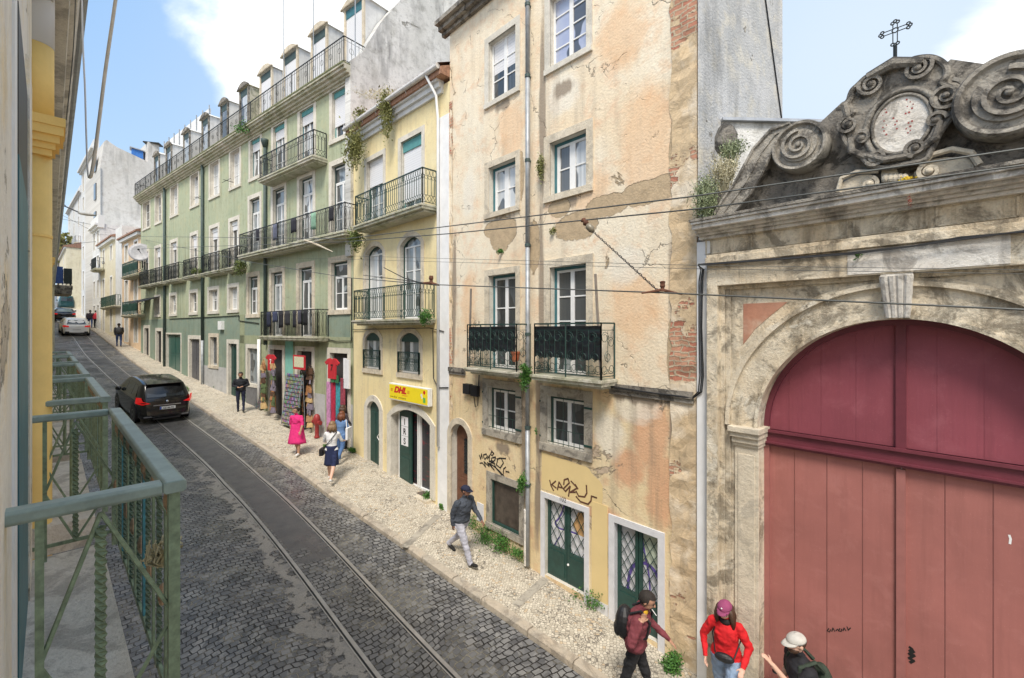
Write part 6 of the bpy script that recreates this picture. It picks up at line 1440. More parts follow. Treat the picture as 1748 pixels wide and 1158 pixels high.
def person(label, pos, face, h=1.72, skin='light', top='black_jacket', bottom='dark_trousers', shoe='black', legs=((20,5),(-15,25)), arms=((-20,20,8),(20,25,8)), lean=4, head=(0,0), sleeve=1., loose=1., vox=.014, hair='black', hairlen=0, bare_leg=0, fem=False, targets=None, group=None, fingers=True, beard=False, trouser=1., bun=False, hat=False):
    """legs: (thigh forward deg, knee bend) L,R ; arms: (swing fwd, elbow bend, abduct) L,R"""
    mb = MB(); seg = []; rad = math.radians; V = Vector
    def cap(a, b, ra, rb, tagm, flat=None):
        n = 5; mb.tube([a.lerp(b, i/n) for i in range(n+1)], [ra+(rb-ra)*i/n for i in range(n+1)], 12); mb.ell(a, (ra,)*3, nu=12, nv=8); mb.ell(b, (rb,)*3, nu=12, nv=8); seg.append((a, b, tagm, (ra+rb)/2))
    sp = Matrix.Rotation(-rad(lean), 3, 'X'); hipz = .93
    pel = V((0, 0, hipz)); ch = pel+sp @ V((0, 0, .32)); nk = pel+sp @ V((0, .0, .56)); 
    sw = .185 if not fem else .150; hw = .09
    hr_ = Matrix.Rotation(rad(head[0]), 3, 'Z') @ Matrix.Rotation(-rad(head[1]), 3, 'X'); hc = nk+V((0, .015, .02))+hr_ @ V((0, .02, .125))
    # torso of stacked ellipses
    wst = (.125 if fem else .14)*loose
    prof = [(-.06, .150 if not fem else .165, .105), (.04, .150*loose if not fem else .155*loose, .105*loose), (.16, wst, .095*loose), (.30, .158*loose if not fem else .145, .115*loose), (.42, .168*loose if not fem else .15, .105*loose), (.49, .13, .085), (.53, .07, .06)]
    vs = []; n = 16
    for z, rx, ry in prof:
        for j in range(n): a = 2*math.pi*j/n; vs.append(pel+sp @ V((rx*math.cos(a), ry*math.sin(a), z)))
    mb.add(vs, [(i*n+j, i*n+(j+1) % n, (i+1)*n+(j+1) % n, (i+1)*n+j) for i in range(len(prof)-1) for j in range(n)]+[tuple(range(n))[::-1], tuple(len(vs)-n+j for j in range(n))])
    seg.append((pel+V((0,0,.05)), nk-V((0,0,.07)), 'top', .15))
    if fem: 
        for s in (-1, 1): mb.ell(pel+sp @ V((s*.07, .085, .35)), (.06,.035,.06), nu=10, nv=7)
    cap(nk-V((0,0,.03)), hc-V((0,0,.06)), .055, .05, 'skin')
    R3 = hr_
    mb.ell(hc+R3 @ V((0,-.012,.02)), (.078,.098,.10), nu=16, nv=12, rot=R3); mb.ell(hc+R3 @ V((0,.022,-.045)), (.058,.068,.075), nu=14, nv=10, rot=R3)
    mb.tube([hc+R3 @ V((0,.088,.012)), hc+R3 @ V((0,.112,-.022)), hc+R3 @ V((0,.09,-.034))], [.011,.016,.012], 8)
    for s in (-1, 1): mb.ell(hc+R3 @ V((s*.08,-.008,-.012)), (.012,.02,.032), nu=8, nv=6, rot=R3)
    mb.ell(hc+R3 @ V((0,.078,-.065)), (.024,.013,.012), nu=8, nv=6, rot=R3)
    seg.append((hc, hc+V((0,0,.02)), 'skin', .11))
    feet = []; 
    for s, (th, kn) in ((-1, legs[0]), (1, legs[1])):
        hp = pel+V((s*hw, 0, -.03)); k = hp+V((s*.01, math.sin(rad(th))*.43, -math.cos(rad(th))*.43)); sh = rad(th-kn); an = k+V((0, math.sin(sh)*.42, -math.cos(sh)*.42))
        cap(hp, k, .088*trouser, .062*trouser, 'bottom' if not bare_leg else 'bottom'); cap(k, an, .058*trouser, (.042 if not bare_leg else .036)*(1+(trouser-1)*1.6), 'bottom' if not bare_leg else 'skin')
        fd = V((0, math.cos(sh*.6), math.sin(sh*.6))); cap(an+V((0,-.02,-.035)), an+fd*.17+V((0,0,-.045)), .042, .034, 'shoe'); feet.append(min(an.z-.08, (an+fd*.17).z-.08))
    hands = []
    for s, i in ((-1, 0), (1, 1)):
        shp = pel+sp @ V((s*sw, 0, .46))
        if targets and targets[i]: el, hd = [V(t) for t in targets[i]]
        else:
            a, e, ab = arms[i]; d = V((s*math.sin(rad(ab)), math.sin(rad(a)), -math.cos(rad(a)))).normalized(); el = shp+d*.28; d2 = V((s*math.sin(rad(ab))*.2-s*.12, math.sin(rad(a+e)), -math.cos(rad(a+e)))).normalized(); hd = el+d2*.25
        cap(shp, el, .056*loose, .043*loose, 'top' if sleeve > .05 else 'skin'); cap(el, hd, .040*(1 if sleeve < .6 else loose), .028*(1 if sleeve < .6 else loose), 'top' if sleeve > .6 else 'skin')
        fdir = (hd-el).normalized(); sd = fdir.cross(V((s*.3, 0, 1))).normalized() if abs(fdir.z) < .9 else V((0, 1, 0)); nn = fdir.cross(sd).normalized()*(-s)
        pc = hd+fdir*.045; rt = Matrix((sd, nn, fdir)).transposed(); mb.ell(pc, (.036,.016,.05), nu=10, nv=8, rot=rt); seg.append((hd+fdir*.02, hd+fdir*.15, 'skin', .035))
        if fingers:
            for q, L in zip((-.027,-.009,.009,.026), (.062,.075,.072,.055)):
                b0 = pc+sd*q+fdir*.04; b1 = b0+fdir*L*.5+nn*.006; b2 = b1+fdir*L*.42+nn*.018; mb.tube([b0, b1, b2], [.0095,.009,.0075], 6)
            b0 = pc+sd*.028-fdir*.01; mb.tube([b0, b0+sd*.026+fdir*.025, b0+sd*.03+fdir*.055], [.011,.010,.008], 6)
        hands.append(hd)
    me = remesh(mb, vox, 3); zmin = min(feet)
    names = ['skin', 'top', 'bottom', 'shoe']; mats = [SK[skin], cloth(*top), cloth(*bottom), cloth(*shoe)]
    for m_ in mats: me.materials.append(m_)
    pz = hipz-.01
    for p in me.polygons:
        c = p.center; best = None
        for a, b, t, r in seg:
            ab_ = b-a; tt = max(0, min(1, (c-a).dot(ab_)/max(1e-9, ab_.dot(ab_)))); d = (c-(a+ab_*tt)).length-r
            if best is None or d < best[0]: best = (d, t)
        t = best[1]
        if t == 'top' and c.z < pz-.02 and (c-pel).length < .3 and abs(c.x) < .2 and c.z < pz-.02: t = 'bottom' if not any((c-h).length < .12 for h in hands) else t
        if t == 'bottom' and c.z > pz+.0: t = 'top'
        p.material_index = names.index(t); p.use_smooth = True
    amp = {}
    for p in me.polygons:
        for vi in p.vertices: amp[vi] = min(amp.get(vi, 1), 1 if p.material_index in (1, 2) else 0)
    nrm = [v.normal.copy() for v in me.vertices]
    for v in me.vertices:
        if amp.get(v.index): c = v.co; v.co = c+nrm[v.index]*(.011*noise.noise(Vector((c.x*9, c.y*9, c.z*16)))+.006*noise.noise(c*26))*(.6+.6*(loose-1)*3)
    sc = h/1.75; yaw = math.atan2(face[1], face[0])-math.pi/2
    T = Matrix.Translation(Vector(pos)) @ Matrix.Rotation(yaw, 4, 'Z') @ Matrix.Diagonal((sc*1.13, sc*1.13, sc, 1)) @ Matrix.Translation(V((0, 0, -zmin)))
    me.transform(Matrix.Rotation(yaw, 4, 'Z') @ Matrix.Diagonal((sc*1.13, sc*1.13, sc, 1)) @ Matrix.Translation(V((0, 0, -zmin))))
    o = bpy.data.objects.new('person', me); C.objects.link(o); o.location = pos; ORG[o.name] = Vector(pos); tag(o, label, 'person', group)
    o['category'] = 'person'
    def add(name, m, mat, smooth=True, sol=0):
        m.v = [T @ v for v in m.v]; c = m.build(name, mat, o, smooth=smooth)
        if sol: q = c.modifiers.new('s', 'SOLIDIFY'); q.thickness = sol
        return c
    # hair: cap of hair over skull
    if hair:
        m = MB(); nu, nv = 18, 12; vs = []; keep = []
        for i in range(nv+1):
            th = math.pi*i/nv
            for j in range(nu):
                ph = 2*math.pi*j/nu; hs = .945 if hat else 1.; v = V((.088*hs*math.sin(th)*math.cos(ph), .107*hs*math.sin(th)*math.sin(ph)-.017, .107*hs*math.cos(th)+.023)); v += v.normalized()*(.007*noise.noise(v*45)+.001); vs.append(hc+R3 @ v); keep.append(v)
        fs = []
        for i in range(nv):
            for j in range(nu):
                f = (i*nu+j, (i+1)*nu+j, (i+1)*nu+(j+1) % nu, i*nu+(j+1) % nu); cy = sum(keep[k].y for k in f)/4; cz = sum(keep[k].z for k in f)/4
                if (cz > .072 and not hat) or (cy < .01 and -.06 < cz < (.06 if hat else 9)) or (cy < .012 and 0 < cz < (.05 if hat else 9)): fs.append(f)
        m.add(vs, fs); 
        if hairlen:
            for q in range(16):
                a = math.pi*(.90+1.2*q/15); st = hc+R3 @ V((.075*math.cos(a), .09*math.sin(a)-.01, .03)); rr = R.uniform(.7, 1.)*hairlen
                p1 = st+V((.02*math.cos(a), -.035, -rr*.45)); p2 = st+V((.03*math.cos(a)+R.uniform(-.02,.02), -.03, -rr)); rh = 1.5 if hairlen > .33 else 1.; m.tube([st, p1, p2], [.02*rh,.027*rh,.011*rh], 6)
        if bun: m.ell(hc+R3 @ V((0,-.12,.04)), (.04,.04,.04))
        add('hair', m, HAIR[hair])
    m = MB()
    for s in (-1, 1): m.ell(hc+R3 @ V((s*.03,.083,.008)), (.012,.006,.006), nu=8, nv=6, rot=R3); m.tube([hc+R3 @ V((s*.016,.088,.028)), hc+R3 @ V((s*.046,.078,.028))], .0045, 5)
    add('eyes', m, M['ink'])
    if beard:
        m = MB(); m.ell(hc+R3 @ V((0,.035,-.068)), (.06,.062,.055), nu=14, nv=9, rot=R3); add('beard', m, HAIR['brown'])
    return o, T, dict(pel=pel, ch=ch, nk=nk, hc=hc, R3=R3, hands=hands, add=add, sp=sp)
def cap_hat(P_, col, brimcol=None, nm='cap', back=False):
    o, T, d = P_; m = MB(); hc, R3 = d['hc'], d['R3']; nu, nv = 20, 7; vs = []
    for i in range(nv+1):
        th = math.pi*.53*i/nv
        for j in range(nu): ph = 2*math.pi*j/nu; vs.append(hc+R3 @ Vector((.087*math.sin(th)*math.cos(ph), .107*math.sin(th)*math.sin(ph)-.012, (.086)*math.cos(th)+.034)))
    m.add(vs, [(i*nu+j, (i+1)*nu+j, (i+1)*nu+(j+1) % nu, i*nu+(j+1) % nu) for i in range(nv) for j in range(nu)])
    vs = []; 
    for i in range(9):
        a = math.pi*(.12+.76*i/8); x, y = .085*math.cos(a), .10*math.sin(a); vs.append(hc+R3 @ Vector((x, y-.01, .034))); vs.append(hc+R3 @ Vector((x*.95, y*1.62+.005, .022-.012*abs(math.cos(a)))))
    m.add(vs, [(2*i, 2*i+2, 2*i+3, 2*i+1) for i in range(8)]); return d['add']('cap', m, cloth(nm, col), sol=.006)
def cone(P_, z0, z1, r0, r1, mat, name, fwd=0, flare=.012, sy=.72, n=28, cz=None):
    o, T, d = P_; m = MB(); pel = d['pel']; vs = []; k = 10
    for i in range(k+1):
        t = i/k; z = z0+(z1-z0)*t; r = r0+(r1-r0)*t
        for j in range(n):
            a = 2*math.pi*j/n; rr = r*(1+flare*4*(1-t)*math.sin(a*6+1.3)); vs.append(Vector((rr*math.cos(a), rr*sy*math.sin(a)+fwd*(1-t), z)))
    m.add(vs, [(i*n+j, i*n+(j+1) % n, (i+1)*n+(j+1) % n, (i+1)*n+j) for i in range(k) for j in range(n)]); return d['add'](name, m, mat, sol=.006)
def held(P_, name, label, cat, build, mat, group=None):
    o, T, d = P_; m = MB(); build(m, d); m.v = [T @ v for v in m.v]; b = m.build(name, mat, None, smooth=False, org=m.v[0], bevel=.004); return tag(b, label, cat, group)
UPH = Vector((-.66, .75, 0)); DNH = -UPH
def onroad(px, py): p = gp(px, py); p.z = G(p.x, p.y); return p
V = Vector
pA = person('person in a black jacket and dark trousers standing on the upper pavement with hands together', onroad(411, 703), DNH+V((0,-.5,0)), 1.76, 'tan', ('black_jacket', (.012,.014,.02)), ('navy_trousers', (.015,.02,.05)), ('black_shoes', (.01,.01,.01)), legs=((10,4),(-6,12)), loose=1.22, targets=(((-.27,.02,1.15),(-.09,.22,1.12)), ((.27,.02,1.15),(.10,.22,1.10))), hair='black', head=(0,10), fingers=True)
pB = person('person in a long bright pink dress and white shoes walking past the souvenir shop', onroad(507, 776), V((.05,-1,0)), 1.64, 'tan', ('pink_dress', (.72,.03,.20)), ('pink_dress', (.72,.03,.20)), ('white_shoes', (.75,.75,.75)), legs=((12,6),(-12,14)), arms=((12,14,14),(-12,14,14)), loose=1.12, sleeve=.6, hair='black', fem=True, head=(-35,0), bare_leg=1, bun=True)
cone(pB, .40, 1.28, .29, .155, cloth('pink_dress', (0,0,0)), 'dress')
pC = person('person with fair hair in a white T-shirt, navy skirt and white trainers seen from behind', onroad(566, 820), V((-.10,1,0)), 1.80, 'light', ('white_tshirt', (.75,.75,.76)), ('navy_skirt', (.012,.02,.07)), ('white_shoes', (.75,.75,.75)), legs=((14,4),(-20,22)), arms=((20,50,16),(24,50,16)), sleeve=.3, hair='fair', hairlen=.26, fem=True, bare_leg=1)
cone(pC, .46, 1.04, .19, .145, cloth('navy_skirt', (0,0,0)), 'skirt')
held(pC, 'shoulder_bag', 'black shoulder bag worn by the person with fair hair', 'bag', lambda m, d: (m.box((-.24,.0,.86), (.09,.26,.2)), m.tube([V((-.2,-.02,.95)), V((0,-.13,1.22)), V((.14,-.02,1.44)), V((.02,.13,1.3)), V((-.2,.05,.95))], .012, 5)), M['black'])
pD = person('person with auburn hair in blue denim overalls seen from behind at the shop', onroad(582, 787), V((.12,1,0)), 1.68, 'light', ('denim_shirt', (.12,.22,.42)), ('denim_trousers', (.07,.14,.30)), ('white_shoes', (.75,.75,.75)), legs=((8,4),(-16,26)), arms=((20,60,10),(5,20,14)), sleeve=1, hair='auburn', hairlen=.30, fem=True, trouser=1.15)
held(pD, 'tote_bag', 'white tote bag on the right shoulder of the person in denim overalls', 'bag', lambda m, d: (m.box((.27,-.02,.98), (.07,.30,.42)), m.tube([V((.24,-.1,1.18)), V((.17,0,1.47)), V((.24,.1,1.18))], .014, 4)), M['white_cloth'])
pE = person('person with brown hair mostly hidden behind the one in denim overalls', onroad(583, 771), V((.5,1,0)), 1.70, 'light', ('dark_blouse', (.06,.05,.07)), ('dark_trousers', (.03,.03,.04)), ('black_shoes', (.01,)*3), hair='brown', hairlen=.22, fem=True)
pF = person('person in a slate hooded jacket, pale grey trousers and dark cap striding down the pavement', onroad(789, 955), V((.78,-.62,0)), 1.76, 'dark', ('slate_hoodie', (.055,.065,.085)), ('pale_grey_trousers', (.42,.42,.48)), ('black_shoes', (.01,)*3), legs=((-24,22),(24,4)), arms=((22,25,8),(-22,20,8)), loose=1.3, vox=.011, hair='black', trouser=1.15, head=(10,5), lean=6, hat=True)
cap_hat(pF, (.012,.015,.04), nm='navy_cap')
# maroon jacket man with phone at his ear
pos = Pz(1084, 6.75, 0); pos.z = G(pos.x, pos.y)
pG = person('person in a maroon zip jacket with a black backpack and a raised right hand', pos, V((.92,-.40,0)), 1.80, 'tan', ('maroon_jacket', (.17,.035,.045)), ('black_trousers', (.012,.012,.014)), ('black_shoes', (.01,)*3), legs=((16,4),(-14,16)), targets=(((-.26,.14,1.16),(-.20,.38,.99)), ((.30,.0,1.14),(.23,.10,1.41))), loose=1.38, vox=.010, hair='black', head=(-6,26), lean=7, beard=False)
o_, T_g, d_g = pG
d_g['add']('shirt_collar', MB().ell(d_g['nk']+V((0,.055,-.045)), (.055,.04,.05), nu=12, nv=8), cloth('mustard_shirt', (.62,.36,.02)))
held(pG, 'backpack', 'black backpack on the back of the person in the maroon jacket', 'backpack', lambda m, d: (m.ell((0,-.13,1.22), (.15,.12,.24), nu=14, nv=10), m.ell((0,-.21,1.13), (.11,.06,.12), nu=10, nv=8), m.tube([V((-.10,-.05,1.42)), V((-.11,.09,1.50)), V((-.13,.20,1.38)), V((-.14,.16,1.16)), V((-.13,-.05,1.05))], .018, 5), m.tube([V((.10,-.05,1.42)), V((.11,.09,1.50)), V((.13,.20,1.38)), V((.14,.16,1.16)), V((.13,-.05,1.05))], .018, 5)), M['black'])
held(pG, 'cigarette', 'white cigarette in the mouth of the person in the maroon jacket', 'cigarette', lambda m, d: m.tube([d['hc']+d['R3'] @ V((.01,.095,-.068)), d['hc']+d['R3'] @ V((.03,.175,-.095))], .005, 6), M['white_paint'])
pos = Pz(1240, 6.72, 0); pos.z = G(pos.x, pos.y)
pH = person('person in a red cardigan, blue jeans and a plum baseball cap with long dark hair', pos, V((-.55,-.83,0)), 1.76, 'light', ('red_cardigan', (.62,.01,.015)), ('light_jeans', (.26,.36,.52)), ('white_shoes', (.75,.75,.75)), legs=((26,6),(-14,12)), targets=(((-.27,.02,1.14),(-.22,.20,.96)), ((.28,.0,1.13),(.24,.10,.88))), loose=1.2, vox=.010, hair='brown', hairlen=.36, fem=True, trouser=1.25, head=(-10,10), hat=True)
cap_hat(pH, (.26,.05,.13), nm='plum_cap'); 
o_, T_h, d_h = pH; d_h['add']('scarf', MB().ell(d_h['nk']+V((0,.03,-.03)), (.075,.07,.06), nu=14, nv=9), cloth('black_scarf', (.02,.015,.015))); m = MB(); m.box(d_h['hc']+d_h['R3'] @ V((0,.096,.008)), (.125,.012,.03), d_h['R3']); d_h['add']('sunglasses', m, M['black'], False)
m = MB(); m.ell(d_h['hc']+d_h['R3'] @ V((0,.098,.085)), (.01,.006,.012)); d_h['add']('cap_badge', m, M['white_paint'])
held(pH, 'belt_bag', 'small black belt bag worn across the person in the red cardigan', 'bag', lambda m, d: (m.ell((.0,.17,.98), (.12,.05,.065), nu=14, nv=8), m.tube([V((.11,.15,1.0)), V((.15,.10,1.25)), V((.08,.06,1.47)), V((0,.0,1.5))], .01, 5), m.tube([V((-.11,.15,1.0)), V((-.17,.02,1.2)), V((-.1,-.1,1.3))], .01, 5)), M['black'])
pos = Pz(1372, 6.0, 0); pos.z = G(pos.x, pos.y)
pI = person('person in a black T-shirt and off-white cap raising the left forearm beside the red gate', pos, V((-.97,.05,0)), 1.84, 'light', ('black_tshirt', (.014,.014,.018)), ('dark_trousers', (.03,.03,.04)), ('black_shoes', (.01,)*3), legs=((14,4),(-14,12)), targets=(((-.22,.22,1.20),(-.17,.42,1.47)), ((.27,.02,1.15),(.25,.12,.90))), sleeve=.3, loose=1.22, vox=.010, hair='brown', beard=True, head=(10,8), hat=True)
cap_hat(pI, (.50,.48,.44), nm='off_white_cap')
o_, T_i, d_i = pI
m = MB(); m.lathe(V((-.164,.385,1.40)), [(.036,-.012),(.038,0),(.036,.012)], 12, ax=V((.06,.18,.24))); d_i['add']('wristband', m, M['black'])
held(pI, 'sling_bag', 'dark green strapped backpack on the person with the off-white cap', 'backpack', lambda m, d: (m.ell((0,-.20,1.15), (.15,.09,.22), nu=14, nv=10), m.tube([V((-.14,-.10,1.02)), V((-.13,.12,1.2)), V((-.11,.10,1.40)), V((-.11,-.06,1.47)), V((-.10,-.16,1.35))], .026, 5), m.tube([V((.14,-.10,1.02)), V((.13,.12,1.2)), V((.11,.10,1.40)), V((.11,-.06,1.47)), V((.10,-.16,1.35))], .026, 5)), cloth('dark_green_canvas', (.03,.045,.03)))
pos = Pz(1612, 4.95, 0); pos.z = G(pos.x, pos.y)
pJ = person('person at the bottom right edge of whom only the brown hair shows', pos, V((-.9,.3,0)), 1.97, 'tan', ('grey_tshirt', (.2,.2,.2)), ('dark_trousers', (.03,.03,.04)), ('black_shoes', (.01,)*3), hair='brown', targets=(((-.24,.22,1.18),(-.10,.42,1.40)), None))
held(pJ, 'phone', 'black phone held up at the bottom edge in front of the red gate', 'phone', lambda m, d: m.box(d['hands'][0]+V((.0,.06,.09)), (.08,.012,.16), Matrix.Rotation(.3, 3, 'Y')), M['black'])
pK = person('person in a dark jacket and blue jeans walking up the hill on the far kerb', onroad(203, 592), UPH, 1.76, 'tan', ('grey_black_jacket', (.03,.03,.032)), ('blue_jeans', (.03,.06,.16)), ('black_shoes', (.01,)*3), legs=((10,4),(-10,10)), loose=1.25, vox=.02, hair='black', fingers=False)
held(pK, 'backpack', 'grey backpack of the person walking up the hill', 'backpack', lambda m, d: m.ell((0,-.2,1.22), (.15,.1,.22)), cloth('grey_canvas', (.07,.07,.075)))
pL = person('person in a red jacket walking up the street near the white car', onroad(164, 560), UPH, 1.74, 'tan', ('red_jacket', (.50,.03,.05)), ('dark_trousers', (.03,.03,.04)), ('black_shoes', (.01,)*3), loose=1.3, vox=.02, hair='black', fingers=False)
pM = person('person in dark clothes walking up the street left of the red jacket', onroad(154, 560), UPH, 1.76, 'tan', ('dark_coat', (.03,.02,.03)), ('blue_jeans', (.03,.06,.16)), ('black_shoes', (.01,)*3), loose=1.25, vox=.02, hair='black', fingers=False)
pN = person('person in a maroon top half hidden on the far side of the red jacket', onroad(170, 559), UPH, 1.68, 'tan', ('maroon_top', (.25,.02,.04)), ('olive_trousers', (.06,.06,.03)), ('black_shoes', (.01,)*3), loose=1.2, vox=.02, hair='brown', fingers=False)
# =============== cars ===============
def car(name, label, pos, hd, L=4.4, Wd=.91, roof=1.62, prof=None, paint=(.01,.01,.012), seed=0, glasscol=(.02,.025,.03), plate='', lights=None, sideglass=None, rearglass=None, belt=.95, wheels=(.75, 3.45), wr=.33, metal=.0, slope=0., extras=True):
    """prof: closed silhouette [(y,z)] from rear bottom, up over the roof to the front, y forward"""
    hd = hd.normalized(); rt = Vector((hd.y, -hd.x, 0)); up = Vector((0, 0, 1)); hd = (hd+up*slope).normalized(); up = rt.cross(hd).normalized()
    if up.z < 0: up = -up
    W3 = lambda x, y, z: pos+rt*x+hd*y+up*z
    mid = L/2
    def Wf(y, z):
        w = Wd; 
        if z > belt: w -= (z-belt)/(roof-belt)*.23
        if z < .35: w -= (.35-z)*.25
        t = abs(y-mid)-(L/2-.65)
        if t > 0: w -= .17*(t/.65)**2
        return w
    P0 = []
    n0 = len(prof)
    for i in range(n0): # catmull smoothing of the silhouette
        p = [prof[(i+k-1) % n0] for k in range(4)]
        for k in range(4):
            t = k/4; P0.append(tuple(.5*(2*p[1][c]+(-p[0][c]+p[2][c])*t+(2*p[0][c]-5*p[1][c]+4*p[2][c]-p[3][c])*t*t+(-p[0][c]+3*p[1][c]-3*p[2][c]+p[3][c])*t**3) for c in (0, 1)))
    n = len(P0); cy = sum(p[0] for p in P0)/n; cz = sum(p[1] for p in P0)/n
    body = MB(); rings = [(1., .10), (.985, .045), (.955, .015), (.90, 0.), (.6, 0), (.3, 0)]; idx = {}
    vs = []
    for s in (-1, 1):
        for r, ins in rings:
            for (y, z) in P0:
                yy, zz = cy+(y-cy)*r, cz+(z-cz)*r; vs.append(W3(s*(Wf(yy, zz)-ins), yy, zz))
        vs.append(W3(s*Wf(cy, cz), cy, cz))
    fs = []; per = len(rings)*n+1
    for s in (0, 1):
        b = s*per
        for k in range(len(rings)-1):
            for i in range(n): j = (i+1) % n; fs.append((b+k*n+i, b+k*n+j, b+(k+1)*n+j, b+(k+1)*n+i))
        for i in range(n): fs.append((b+(len(rings)-1)*n+i, b+(len(rings)-1)*n+(i+1) % n, b+per-1))
    body.add(vs, fs); m_ = 8; vs = []
    for t in range(m_+1):
        x = -1+2*t/m_
        for (y, z) in P0:
            w = Wf(y, z)-.10; crown = .035*(1-x*x); dy, dz = y-cy, z-cz; l = math.hypot(dy, dz); vs.append(W3(x*w, y+dy/l*crown*1.0, z+dz/l*crown))
    body.add(vs, [(t*n+i, t*n+(i+1) % n, (t+1)*n+(i+1) % n, (t+1)*n+i) for t in range(m_) for i in range(n)])
    pm = simple(name+'_paint', paint, .16, metal, var=.05); pm.node_tree.nodes['Principled BSDF'].inputs['Coat Weight'].default_value = .35; pm.node_tree.nodes['Principled BSDF'].inputs['Coat Roughness'].default_value = .05
    B = thing(name, label, 'car', pos); bo = body.build('body', pm, B, smooth=True)
    gl = simple('car_glass', glasscol, .04, 0, var=.1); gl.node_tree.nodes['Principled BSDF'].inputs['Specular IOR Level'].default_value = .9
    for s in (-1, 1):
        for q in sideglass or []:
            m = MB(); m.add([W3(s*(Wf(y, z)+.004), y, z) for y, z in q], [tuple(range(len(q)))]); m.build('side_window', gl, B)
    def on_rear(y0, z0, y1, z1, x0, x1, mat, nm, par=B, off=.012, k=6, tab=None):
        m = MB(); vs = []; 
        for t in range(2):
            y, z = (y0, z0) if t == 0 else (y1, z1)
            for i in range(k+1):
                x = x0+(x1-x0)*i/k
                w = Wf(y, z)-.10; xn = max(-1, min(1, x/w)); crown = .035*(1-xn*xn); dy, dz = y-cy, z-cz; l = math.hypot(dy, dz); vs.append(W3(x, y+dy/l*(crown+off)-.0, z+dz/l*(crown+off)*1.0))
        m.add(vs, [(i, i+1, k+2+i, k+1+i) for i in range(k)]); return m.build(nm, mat, par)
    if rearglass:
        y0, z0, y1, z1, xa, xb = rearglass; m = MB(); m.add([W3(-xa, y0-.035, z0), W3(0, y0-.06, z0), W3(xa, y0-.035, z0), W3(xb, y1-.03, z1+.02), W3(0, y1-.05, z1+.03), W3(-xb, y1-.03, z1+.02)], [(0,1,4,5),(1,2,3,4)]); m.build('rear_window', gl, B)
    tl = simple('tail_light_red', (.55,.01,.01), .15); tl.node_tree.nodes['Principled BSDF'].inputs['Emission Color'].default_value = (.8,.02,.02,1); tl.node_tree.nodes['Principled BSDF'].inputs['Emission Strength'].default_value = .25
    for s in (-1, 1):
        for q in lights or []:
            m = MB(); d = [W3(s*x, y, z) for x, y, z in q]; m.add(d, [tuple(range(len(d)))]); so = m.build('tail_light', tl, B)
    # wheels
    for y in wheels:
        for s in (-1, 1):
            m = MB(); m.lathe(W3(s*(Wd-.21), y, wr), [(wr*.6,0),(wr,.01),(wr,.18),(wr*.93,.215),(wr*.7,.205),(.01,.2)], 24, ax=rt*s); wh = m.build('wheel', M['black'], B, smooth=False)
            m = MB(); m.lathe(W3(s*(Wd-.005), y, wr), [(wr*.68,0),(wr*.66,.012),(.05,.006),(.04,.02),(.0101,.02)], 10, ax=rt*s); m.build('rim', simple('alloy', (.25,.25,.26), .3, .8), wh)
            m = MB(); m.lathe(W3(s*(Wd-.06), y, wr+.02), [(wr+.06,0),(wr+.07,.062),(wr*.9,.066)], 24, ax=rt*s); m.build('wheel_arch', M['black'], B)
    for s in (-1, 1):
        m = MB(); m.ell(W3(s*(Wd+.08), L*.66, belt+.08), (.13,.08,.09)); m.build('wing_mirror', pm, B, smooth=True)
    return B, W3, on_rear, pm
vis = [(.02,.28),(0,.55),(.03,.85),(.10,1.06),(.42,1.50),(.62,1.60),(1.3,1.66),(2.2,1.65),(2.75,1.52),(3.35,1.10),(3.9,1.0),(4.28,.82),(4.38,.55),(4.34,.26),(3.6,.20),(.7,.20)]
def carpos(px, py, back=0.):
    p = gp(px, py, ROAD); s, l, z = station(p.x, p.y); a, b = SL(s-.5, l), SL(s+3.5, l); t = (b-a); sl_ = t.z/math.hypot(t.x, t.y); t.z = 0; q = SL(s, l, ROAD-.02); return q, t.normalized(), sl_
q, t, sl_ = carpos(284, 722); t = (t+V((.02,0,0))).normalized()
CB, W3, onr, pm = car('black_car', 'glossy black people carrier driving uphill over the tram rails, seen from behind', q, t, 4.38, .92, 1.64, vis, (.006,.006,.008), slope=sl_, belt=.98, rearglass=(.13,1.10,.47,1.50,.64,.52), wheels=(.82,3.48),
  sideglass=[[(.62,1.08),(1.25,1.08),(1.25,1.50),(.80,1.47)], [(1.30,1.07),(2.15,1.06),(2.15,1.53),(1.30,1.52)], [(2.20,1.06),(3.05,1.05),(2.62,1.45),(2.20,1.52)]],
  lights=[[(.93,.36,1.10),(.93,.30,.86),(.80,.0,.84),(.55,-.045,.88),(.78,.02,.97),(.82,.10,1.12)], [(.915,.42,1.06),(.925,.52,.86),(.93,.30,.84),(.93,.28,1.12)]])
m = MB(); m.hexa([W3(-.60,.30,1.585),W3(.60,.30,1.585),W3(.58,.62,1.62),W3(-.58,.62,1.62),W3(-.60,.30,1.605),W3(.60,.30,1.605),W3(.58,.62,1.65),W3(-.58,.62,1.65)]); m.build('spoiler', pm, CB)
m = MB(); m.box(W3(0,-.035,.78), (.5,.5,.5)); m = MB(); rt_ = (W3(1,0,0)-W3(0,0,0)); fw_ = (W3(0,1,0)-W3(0,0,0)); up_ = (W3(0,0,1)-W3(0,0,0)); RM = Matrix((rt_, fw_, up_)).transposed()
m.box(W3(0,-.045,.79), (.92,.03,.035), RM); m.build('chrome_strip', simple('chrome', (.6,.6,.62), .2, 1), CB)
m = MB(); m.box(W3(.02,-.05,.665), (.52,.02,.11), RM); pl_ = m.build('number_plate', M['white_paint'], CB); m = MB(); m.box(W3(-.215,-.0615,.665), (.05,.004,.108), RM); m.build('plate_band', simple('plate_blue', (.02,.08,.5), .5), pl_)
